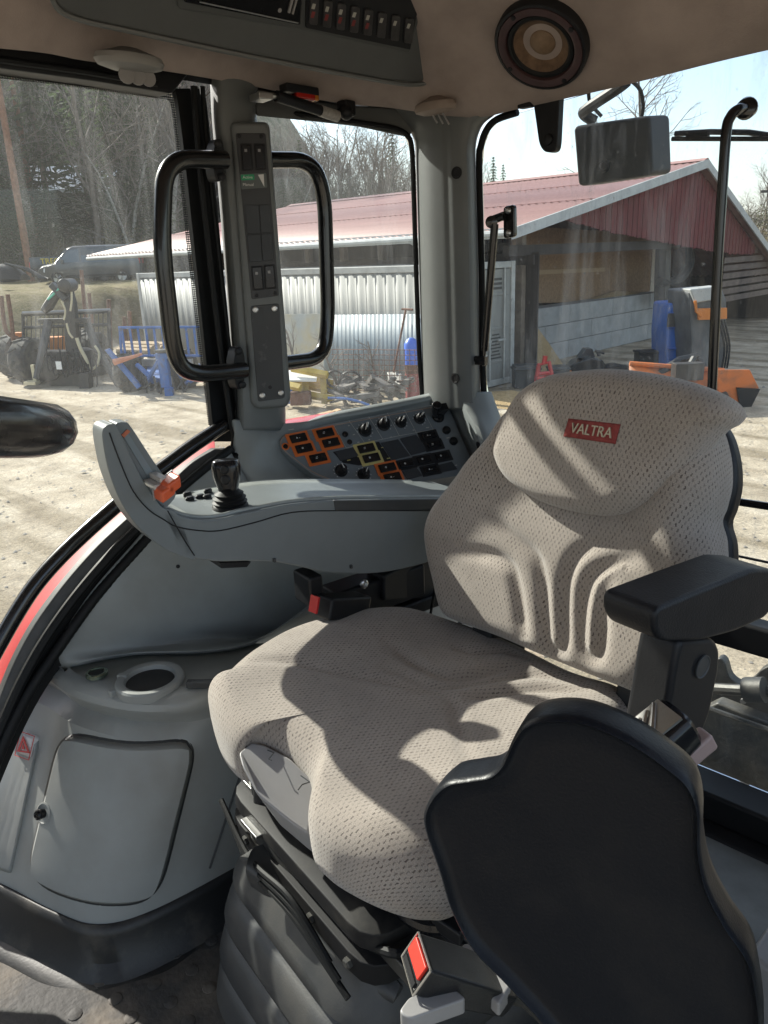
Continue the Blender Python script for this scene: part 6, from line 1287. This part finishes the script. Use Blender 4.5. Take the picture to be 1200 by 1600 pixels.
MB().prism([K_(a, b, 2.0) for a, b in ((800, 352), (1026, 366), (1018, 468), (800, 475))], (.06, 0, 0)).build('board', m_osb, ob); MB().prism([K_(a, b, 1.98) for a, b in ((1022, 362), (1028, 363), (1021, 468), (1015, 468))], (.05, 0, 0)).build('edge_strip', m_('pale_edge', (.5, .45, .38), .7), ob)
MB().prism([K_(a, b, 1.96) for a, b in ((800, 424), (945, 418), (945, 424), (800, 431))], (.04, 0, 0)).build('rail', m_('pale_rail', (.36, .26, .16), .8), ob)
m_conc = m_('concrete_block', (.33, .335, .33), .85, var=(2.5, .3), bump=(25, .3, .004)); cw = thing('block_wall', 'grey wall of three courses of large concrete blocks', 'block wall', K_(930, 600, 1.3))
cz0 = GROUND; zt3 = K_(930, 470, 1.3).z; hh = (zt3-cz0)/3; yA, yB = K_(812, 500, 1.3).y, K_(1030, 500, 1.3).y
for i in range(3):
    y_ = yA; k = 0
    while y_ > yB+.05:
        L = min(2.4 if (k or i % 2 == 0) else 1.2, y_-yB); MB().box((XG+1.6, y_-L/2, cz0+hh*(i+.5)), (.6, L-.012, hh-.012)).build('block', m_conc, cw, bevel=.012); y_ -= L; k += 1
MB().box((XG+1.58, yB-.2, (cz0+zt3)/2), (.66, .36, zt3-cz0-.03)).build('white_end', m_('whitewashed_concrete', (.62, .62, .60), .8, var=(3, .25)), cw, bevel=.02)
m_chips = m_('wood_chips', (.50, .35, .17), .95, var=(25, .5), bump=(40, 1, .03))
def heap(c, rx, ry, h, m, name, lab, cat, seed=1, parent=None):
    rn = random.Random(seed); G = []
    for i in range(13):
        row = []
        for k in range(41):
            a = 2*math.pi*k/40; s = i/12; z = h*(1-s)**1.15*(1+.0) + .05*h*math.sin(7*a+9*s)*s*(1-s)*2; row.append(V3((c[0]+rx*s*math.cos(a)*(1+.08*math.sin(3*a+seed)), c[1]+ry*s*math.sin(a), c[2]+z-.03)))
        G.append(row)
    o = MB().grid(G).build(name, m, parent); return o if parent else tag(o, lab, cat)
hc = K_(826, 600, .8); heap((XG+1.1, hc.y, GROUND), 1.1, 1.35, 1.75, m_chips, 'chip_pile', 'tan pile of wood chips leaning against the boards beside the container', 'chip pile', 2)
hc = K_(800, 600, -1.0); heap((hc.x, hc.y, GROUND), 1.6, 1.0, .25, m_chips, 'chip_spill', 'low spill of wood chips in front of the container doors', 'chip pile', 3)
hc = K_(960, 468, 1.9); heap((XG+1.85, hc.y, zt3-.05), .35, 2.6, .22, m_chips, 'chip_ridge', 'thin ridge of wood chips on top of the concrete block wall', 'chip pile', 4)

# shipping container in front of the barn
con_c = V3((9.65, -14.5, GROUND)); CL, CW, CH = 11.3, 2.42, 2.6
ct = thing('shipping_container', 'long white corrugated shipping container along the barn', 'shipping container', con_c+V3((CL/2, CW/2, 0)))
m_cont = m_('container_white', (.27, .272, .252), .6, var=(1.6, .3), streak=(3, 3, .4), bump=(30, .1)); m_contd = m_('container_frame', (.44, .45, .43), .6, var=(3, .35))
def corr(yy, sgn):
    G = []; n = int(CL/.07)
    for k in range(n+1):
        ph = (k % 4); dd = .015 if ph in (0, 1) else -.0; x = con_c.x+.1+(CL-.2)*k/n; G.append([V3((x, yy+sgn*dd-sgn*.04, GROUND+.2)), V3((x, yy+sgn*dd-sgn*.04, GROUND+CH-.14))])
    return G
MB().grid(corr(con_c.y+CW, 1)).build('corrugated_side', m_cont, ct, solid=.003, angle=20)
fm = MB().box(con_c+V3((CL/2, CW/2, CH-.04)), (CL-.1, CW-.1, .04)).box(con_c+V3((CL-.05, CW/2, CH/2)), (.08, CW-.1, CH-.2)).box(con_c+V3((CL/2, .05, CH/2)), (CL-.2, .05, CH-.2))
for x in (.07, CL-.07):
    for y_ in (.07, CW-.07): fm.box(con_c+V3((x, y_, CH/2)), (.14, .14, CH))
for z in (.10, CH-.07):
    for y_ in (.06, CW-.06): fm.box(con_c+V3((CL/2, y_, z)), (CL-.28, .1, .13))
    fm.box(con_c+V3((.06, CW/2, z)), (.1, CW-.28, .13))
fm.build('frame', m_contd, ct, bevel=.01)
for s in (0, 1):
    y0 = con_c.y+.15+s*(CW/2-.14); w = CW/2-.16; dm = MB().box((con_c.x+.05, y0+w/2, GROUND+CH/2), (.04, w, CH-.3))
    for z in (.55, 1.25, 1.95): dm.box((con_c.x+.025, y0+w/2, GROUND+z), (.02, w-.1, .06))
    d_ = dm.build('door', m_cont, ct, bevel=.006)
    rm = MB()
    for t_ in (.25, .75): rm.cyl((con_c.x-.01, y0+w*t_, GROUND+.15), (con_c.x-.01, y0+w*t_, GROUND+CH-.12), .02, seg=8); rm.box((con_c.x-.015, y0+w*t_+.1, GROUND+1.0), (.03, .28, .04))
    rm.build('lock_rods', m_contd, d_)
    mk = MB()
    for k in range(9): mk.box((con_c.x+.028, y0+w*.5, GROUND+1.12-.07*k), (.004, w*(.25+.2*((k*7) % 5)/5), .03))
    for k in range(3): mk.box((con_c.x+.028, y0+w*.5, GROUND+2.25-.09*k), (.004, w*.4, .05))
    mk.build('printed_marks', m_mach, d_)
# pale blue sheets leaning on the container
m_sheet = m_('pale_blue_sheet', (.21, .27, .315), .5, var=(1.2, .25), streak=(3, 3, .5)); yS = con_c.y+CW+.18
def S(px, py, y=yS): return P(px, py, y=y)
def facade(pts, name, m, lab, cat, th=.03, y=yS, **k): return single(MB().prism([S(a, b, y) for a, b in pts], (0, -th, 0)), name, m, lab, cat, **k)
G = []
for k in range(121):
    px = 506+194*k/120; o_ = .009*(1 if k % 4 < 2 else 0); G.append([S(px, 492-.01*(px-506), yS+.02)+V3((0, o_, 0)), S(px, 590+.11*(px-506), yS+.02)+V3((0, o_, 0))])
single(MB().grid(G), 'metal_sheet', m_sheet, 'large pale blue metal sheet leaning on the container behind the mesh', 'sheet', solid=.004, angle=20)
facade([(380, 492), (504, 490), (506, 588), (380, 584)], 'metal_sheet', m_('cream_blue_sheet', (.34, .37, .37), .5, var=(.9, 0, .40, .62), col2=(.42, .36, .22)), 'pale sheet with cream yellow smears leaning on the container', 'sheet')
me_ = thing('mesh_fence', 'rusty welded wire mesh standing before the pale blue sheet', 'wire mesh', S(580, 610, yS+.8)); wm_ = MB()
for k in range(17): px = 520+k*8; wm_.tube([S(px, 546, yS+.7), S(px+1, 612, yS+.9)], .008, 4)
for k in range(9): yy = 546+k*8; wm_.tube([S(518, yy, yS+.7+.02*k), S(652, yy+1, yS+.7+.02*k)], .007, 4)
wm_.build('wires', m_rust, me_)
sc_ = [(460, 598), (490, 602)]
ys = thing('yellow_frame', 'stack of yellow steel beams and frames in front of the container', 'steel stack', GP(480, 628))
m_yel = m_('worn_yellow', (.48, .33, .035), .6, var=(4, .45))
for k, (a, b, c_, d_) in enumerate(((440, 580, 520, 600), (440, 594, 524, 612), (442, 610, 522, 624), (455, 575, 512, 586), (444, 600, 470, 606))): MB().tube([AT(a, b, 15.6-.2*k), AT(c_, d_, 15.4-.2*k)], .075, 4).build('beam', m_yel, ys)
for px in (452, 478, 506): MB().box(AT(px, 606, 15.2), (.12, .2, .6), rdir, hdir).build('upright', m_yel if px > 460 else m_blue, ys)
MB().box(AT(470, 622, 14.9), (.4, .25, .25), rdir, hdir).build('rusty_block', m_rust, ys, bevel=.02)
single(MB().box(AT(455, 587, 15.0), (1.0, .5, .03), (rdir+upv*-.05), hdir+upv*.25), 'white_sheet', m_white, 'white board lying on the yellow steel stack', 'board')
shv = thing('snow_shovel', 'long handled shovel leaning against the pale blue sheet', 'shovel', S(617, 612, yS+.6))
MB().tube([S(634, 484, yS+.1), S(615, 582, yS+.5)], .022, 8).tube([S(628, 483, yS+.1), S(645, 484, yS+.1)], .022, 8).build('shaft', m_rust, shv)
G = patch([[S(605, 582, yS+.5), S(616, 581, yS+.46), S(627, 584, yS+.5)], [S(607, 598, yS+.62), S(618, 600, yS+.56), S(627, 601, yS+.62)], [S(610, 614, yS+.75), S(620, 617, yS+.72), S(624, 614, yS+.75)]], 3, 3); MB().grid(G).build('blade', m_('grey_blade', (.35, .33, .30), .5, var=(4, .3)), shv, solid=.01)
cn = thing('gas_bottle', 'tall bottle with blue top and dull red body beside the shovel', 'gas bottle', GP(646, 628)); c = AT(645, 626, 15.4)
MB().lathe(c, (0, 0, 1), [(.13, 0), (.14, .05), (.14, .55)], 16).build('red_body', m_('dull_red_bottle', (.33, .05, .05), .5, var=(4, .3)), cn); MB().lathe(c, (0, 0, 1), [(.14, .55), (.14, .72)], 16).build('brown_band', m_rust, cn); MB().lathe(c, (0, 0, 1), [(.145, .72), (.145, 1.12), (.10, 1.2), (.05, 1.24)], 16).build('blue_cap', m_('bright_blue', (.03, .12, .55), .4), cn)
def bare_sapling(px, y0, y1, d, seed): a = AT(px, y0, d); a.z = GROUND; t = bare_tree(AT(px, y1, d).z-GROUND, seed, m_brown,   .35, .004, 2, 1, 8, 'thin bare sapling growing in front of the container', 'sapling', 'saplings by the container', a); return t
for k, (px, y1, d) in enumerate(((545, 500, 15.3), (595, 515, 15.4), (470, 470, 16))): bare_sapling(px, 600, y1, d, 70+k)
scr = thing('scrap_heap', 'heap of grey scrap, bent rods and a tyre below the wire mesh', 'scrap heap', GP(560, 622)); mb = MB(); rn = random.Random(9)
for k in range(46):
    c = AT(rn.uniform(525, 648), rn.uniform(594, 626), rn.uniform(14.6, 15.6)); c.z = max(c.z, GROUND+.03); d1 = V3((rn.gauss(0, 1), rn.gauss(0, 1), rn.gauss(0, .4))).normalized(); mb.box(c, (rn.uniform(.15, .6), rn.uniform(.05, .15), rn.uniform(.03, .1)), d1, d1.cross(V3((0, 0, 1))))
mb.build('offcuts', m_('grey_scrap', (.15, .135, .12), .8, var=(5, .5)), scr)
mb = MB()
for px, py, r in ((523, 592, .16), (548, 598, .22), (540, 600, .15)): c = AT(px, py, 15.2); mb.tube([c+rdir*r*math.cos(t)+upv*r*math.sin(t) for t in np.linspace(0, 5.2, 16)], .025, 6)
mb.build('bent_rods', m_mach, scr)
pk = thing('plank_pile', 'fresh orange brown planks lying on the gravel beside the red wheel arch', 'plank pile', GP(520, 650))
for k, (a, b, c_, d_) in enumerate(((496, 655, 530, 640), (510, 656, 545, 650), (535, 652, 566, 640), (500, 648, 520, 643))):
    p, q = AT(a, b, 13.5-.1*k), AT(c_, d_, 13.9-.1*k); e = q-p; MB().box((p+q)/2, (e.length, .12, .03), e, upv.cross(e)).build('plank', m_('fresh_plank', (.52, .33, .17), .7, var=(4, .25)) if k == 0 else bpy.data.materials['fresh_plank'], pk)
single(MB().tube(catmull([AT(a, b, 14.2) for a, b in ((512, 622), (540, 623), (562, 628), (578, 634))], 5), .025, 7), 'water_hose', m_blue, 'blue hose lying across the gravel below the scrap heap', 'hose')
# red bonnet edge of the wheel cover right outside the side window
G = patch([[P(436, 657, x=1.50), P(520, 644, x=1.48), P(600, 634, x=1.46), P(660, 630, x=1.42)], [P(434, 672, x=1.44), P(520, 657, x=1.44), P(600, 645, x=1.43), P(670, 637, x=1.38)], [P(436, 700, x=1.40), P(520, 690, x=1.40), P(600, 680, x=1.38), P(670, 670, x=1.34)]], 4, 4)
single(MB().grid(G), 'red_wheel_cover', m_red, 'red painted edge of the wheel cover outside the side window', 'wheel cover', solid=.02)

# ---- machines before the barn
D = 15.0
pl = thing('snow_plough', 'orange snow plough bucket with black side plate behind the seat', 'plough', GP(1090, 640))
Dp = 13.6; T2 = lambda a, b, dd=0: AT(a, b, Dp+dd)
G = patch([[T2(984, 565, .5), T2(1060, 571, .4), T2(1130, 577, .2)], [T2(984, 582, .25), T2(1060, 590, .15), T2(1128, 600, 0)], [T2(986, 606, .05), T2(1060, 618, -.05), T2(1128, 628, -.2)], [T2(988, 622, -.3), T2(1060, 634, -.45), T2(1126, 646, -.6)]], 5, 5)
MB().grid(G).build('mouldboard', m_orange_dk, pl, solid=.05)
MB().tube([T2(984, 568, .42), T2(1131, 579, .12)], .045, 8).build('top_rail', m_orange_dk, pl)
MB().prism([T2(a, b, -.1) for a, b in ((1120, 578), (1172, 578), (1186, 606), (1165, 648), (1146, 654), (1124, 640))], hdir*.05).build('end_plate', m_orange_dk, pl, bevel=.01)
MB().prism([T2(a, b, -.16) for a, b in ((1152, 606), (1188, 608), (1172, 640), (1158, 644))], hdir*.05).build('rubber_flap', m_black, pl)
MB().prism([T2(a, b, -.15) for a, b in ((1118, 618), (1136, 612), (1150, 640), (1142, 652), (1126, 646))], hdir*.2).build('side_arm', m_mach, pl, bevel=.01)
mb = MB().tube([T2(1030, 585, .3), T2(1062, 562, .4), T2(1090, 556, .5)], [.09, .07, .06], 6).tube([T2(1085, 558, .2), T2(1070, 585, .1)], .06, 6).box(T2(1074, 580, .0), (.5, .25, .3), rdir, hdir).tube([T2(1090, 560, .4), T2(1120, 590, .3)], .05, 6)
mb.build('lifting_arms', m_mach, pl, bevel=.01)
bt3 = thing('blue_tank', 'tall bright blue plastic tank next to the white end of the block wall', 'tank', AT(1062, 600, 16.5)); D = 16.5
MB().prism(rounded([T(a, b) for a, b in ((1046, 474), (1084, 472), (1086, 520), (1084, 592), (1042, 594), (1042, 520))], .08), hdir*1.0).build('body', m_('tank_blue', (.02, .13, .50), .35, var=(3, .35)), bt3, bevel=.05)
for y_ in (490, 512, 545): MB().tube([T(1043, y_, -.02), T(1085, y_-1, -.02)], .03, 6).build('rib', m_('tank_blue_dark', (.02, .09, .36), .4) if y_ == 490 else bpy.data.materials['tank_blue_dark'], bt3)
MB().box(T(1051, 500, -.03), (.22, .05, .28), rdir, hdir).build('dark_hatch', m_mach, bt3, bevel=.01)
sp2 = thing('sand_spreader', 'dark grey hopper machine with an orange band and hanging hoses', 'spreader', AT(1110, 610, 15.6)); D = 15.6
MB().prism(rounded([T(a, b) for a, b in ((1076, 455), (1128, 450), (1136, 470), (1130, 590), (1084, 592))], .06), hdir*1.2).build('hopper', m_('hopper_grey', (.10, .105, .11), .5, var=(4, .4)), sp2, bevel=.04)
MB().prism([T(a, b, -.08) for a, b in ((1078, 452), (1126, 447), (1122, 468), (1086, 474))], hdir*.5).build('lid', m_('lid_grey', (.42, .43, .42), .5, var=(4, .3)), sp2, bevel=.03)
MB().prism([T(a, b, -.1) for a, b in ((1091, 482), (1136, 481), (1136, 498), (1092, 500))], hdir*.06).tube([T(1086, 470, -.1), T(1088, 486, -.1), T(1096, 494, -.1)], .03, 6).build('orange_band', m_morange, sp2)
hs = MB()
for k in range(3): hs.tube(catmull([T(1122+k*5, 500, -.1), T(1132+k*4, 540, -.2), T(1128+k*4, 575, -.2)], 5), .02, 6)
hs.build('hose', m_rubber, sp2)
D = 17.2
snm = thing('snowmobile', 'black snowmobile parked in front of the concrete block wall', 'snowmobile', AT(935, 600, D))
def sec(px, y0, y1, w): a, b = T(px, y0), T(px, y1); return [a-hdir*w*.6, a-hdir*w, b-hdir*w, b-hdir*w*.5, b+hdir*w*.5, b+hdir*w, a+hdir*w, a+hdir*w*.6]
MB().ring_loft([sec(884, 574, 590, .12), sec(896, 564, 594, .28), (sec(918, 556, 596, .35)), sec(935, 560, 596, .35), sec(944, 572, 596, .28)]).build('cowl', mat('cowl_black', (.018, .02, .024), .25, coat=.4), snm, bevel=.03)
MB().ring_loft([sec(936, 572, 594, .2), sec(960, 568, 594, .2), sec(984, 572, 592, .16)]).build('seat', m_black_soft, snm, bevel=.03)
MB().prism([T(a, b, -.1) for a, b in ((905, 560), (916, 545), (926, 545), (930, 558))], hdir*.3).build('windshield', m_('smoke_screen', (.05, .055, .06), .15), snm, bevel=.01)
MB().tube([T(930, 548, -.3), T(944, 552, -.3)], .03, 6).tube([T(936, 556), T(934, 548)], .04, 6).build('handlebar', m_mach, snm)
MB().prism([T(a, b, -.36) for a, b in ((888, 581), (893, 579), (895, 587), (889, 588))], hdir*.05).build('indicator', m_morange, snm)
MB().prism(rounded([T(a, b, -.2) for a, b in ((930, 590), (990, 588), (988, 600), (934, 602))], .05), hdir*.4).box(T(892, 600, -.2), (.8, .12, .05), rdir, hdir).build('track', m_rubber, snm)
single(MB().box(T(1012, 563), (.5, .4, .42), rdir, hdir).box(T(1012, 549), (.54, .44, .05), rdir, hdir), 'black_box', m_black, 'black plastic crate with lid at the foot of the block wall', 'crate', bevel=.02)
rj = thing('red_jack', 'red tubular trolley jack standing between the chip pile and the snowmobile', 'jack', AT(850, 600, 16.2)); D = 16.2
MB().tube([T(838, 596), T(842, 570), T(858, 566), T(864, 594)], .05, 6).tube([T(838, 584), T(864, 582)], .04, 6).tube([T(850, 568), T(852, 556)], .05, 6).build('frame', m_red, rj)
MB().box(T(851, 594), (.4, .3, .2), rdir, hdir).build('base', m_red, rj, bevel=.02); MB().lathe(T(842, 600, -.2), -hdir, [(.09, -.04), (.09, .04), (.03, .05)], 12).build('wheel', m_tyre, rj)
for k, (px, w, h, lab) in enumerate(((822, .55, .5, 'dark grey bin at the foot of the chip pile'), (872, .4, .45, 'dark low box between red jack and snowmobile'))): single(MB().box(T(px, 588, .3), (w, .4, h), rdir, hdir).box(T(px, 575, .3), (w+.05, .45, .05), rdir, hdir), 'dark_bin', m_darkgrey, lab, 'bin', bevel=.02)
hh_ = thing('hanging_hose', 'thick black hoses hanging in the barn opening right of the chipboard', 'hose', K_(1050, 420, 1.0))
MB().tube(catmull([K_(a, b, .8) for a, b in ((1040, 362), (1036, 400), (1034, 470))], 4), .24, 8).build('hanging_sheet', m_mach, hh_); MB().tube(catmull([K_(a, b, .7) for a, b in ((1078, 378), (1078, 410), (1066, 432), (1046, 442), (1030, 440))], 5), .14, 10).build('loop', m_rubber, hh_)
# tractor's own rear linkage outside the lower rear glass
rl_ = thing('rear_linkage', 'dusty black rear linkage of the tractor outside the lower window', 'linkage', P(1150, 1120, y=-1.9))
yk = -1.78; pk_ = lambda a, b, dy=0: P(a, b, y=yk+dy)
MB().prism(catmull([pk_(*p) for p in ((1040, 1300), (1080, 1120), (1108, 1060), (1120, 1030), (1132, 1035), (1140, 1058), (1158, 1070), (1176, 1060), (1190, 1046), (1215, 1040), (1260, 1060), (1270, 1300))], 4, True), (0, -.03, 0)).build('side_plate', m_steel, rl_, bevel=.004)
MB().tube([pk_(1100, 1075, .04), pk_(1150, 1078, .05), pk_(1240, 1082, .06)], .014, 10).tube([pk_(1165, 1078, .07), pk_(1195, 1078, .07)], .03, 12).build('shaft', m_steel, rl_)
for a, b in ((1127, 1082), (1161, 1096)): MB().lathe(pk_(a, b, .012), (0, 1, 0), [(.007, -.004), (.007, .002), (.001, .002)], 10).build('bolt', m_lid, rl_)
MB().prism([pk_(a, b, .12) for a, b in ((1074, 1230), (1096, 1110), (1120, 1098), (1290, 1165), (1290, 1340))], (0, -.04, 0)).build('dusty_cover', mat('dusty_cover', (.03, .032, .032), .4, var=(9, 0, .45, .75), col2=(.13, .12, .10), bump=(80, .4, .002)), rl_, bevel=.006)
MB().tube([pk_(1100, 1104, .14), pk_(1290, 1172, .14)], .006, 6).build('cover_edge', m_steel, rl_)
shelf = MB().box((.2, -1.28, FLOOR+.02), (.9, .26, .03)); struct(shelf, 'rear_floor_step', mat('dusty_step', (.20, .21, .205), .5, var=(12, .35), bump=(200, .3)), bevel=.006)
single(MB().prism([P(a, b, z=-1.0) for a, b in ((1168, 1490), (1200, 1440), (1280, 1470), (1260, 1560))], (0, 0, -.18)), 'side_box', m_lid, 'pale grey plastic box edge at the lower right beside the black shell', 'box', bevel=.01)
for p in protoB+protoS+protoU:
    if p.name not in used: 
        for ch in list(p.children): bpy.data.objects.remove(ch)
        bpy.data.objects.remove(p)
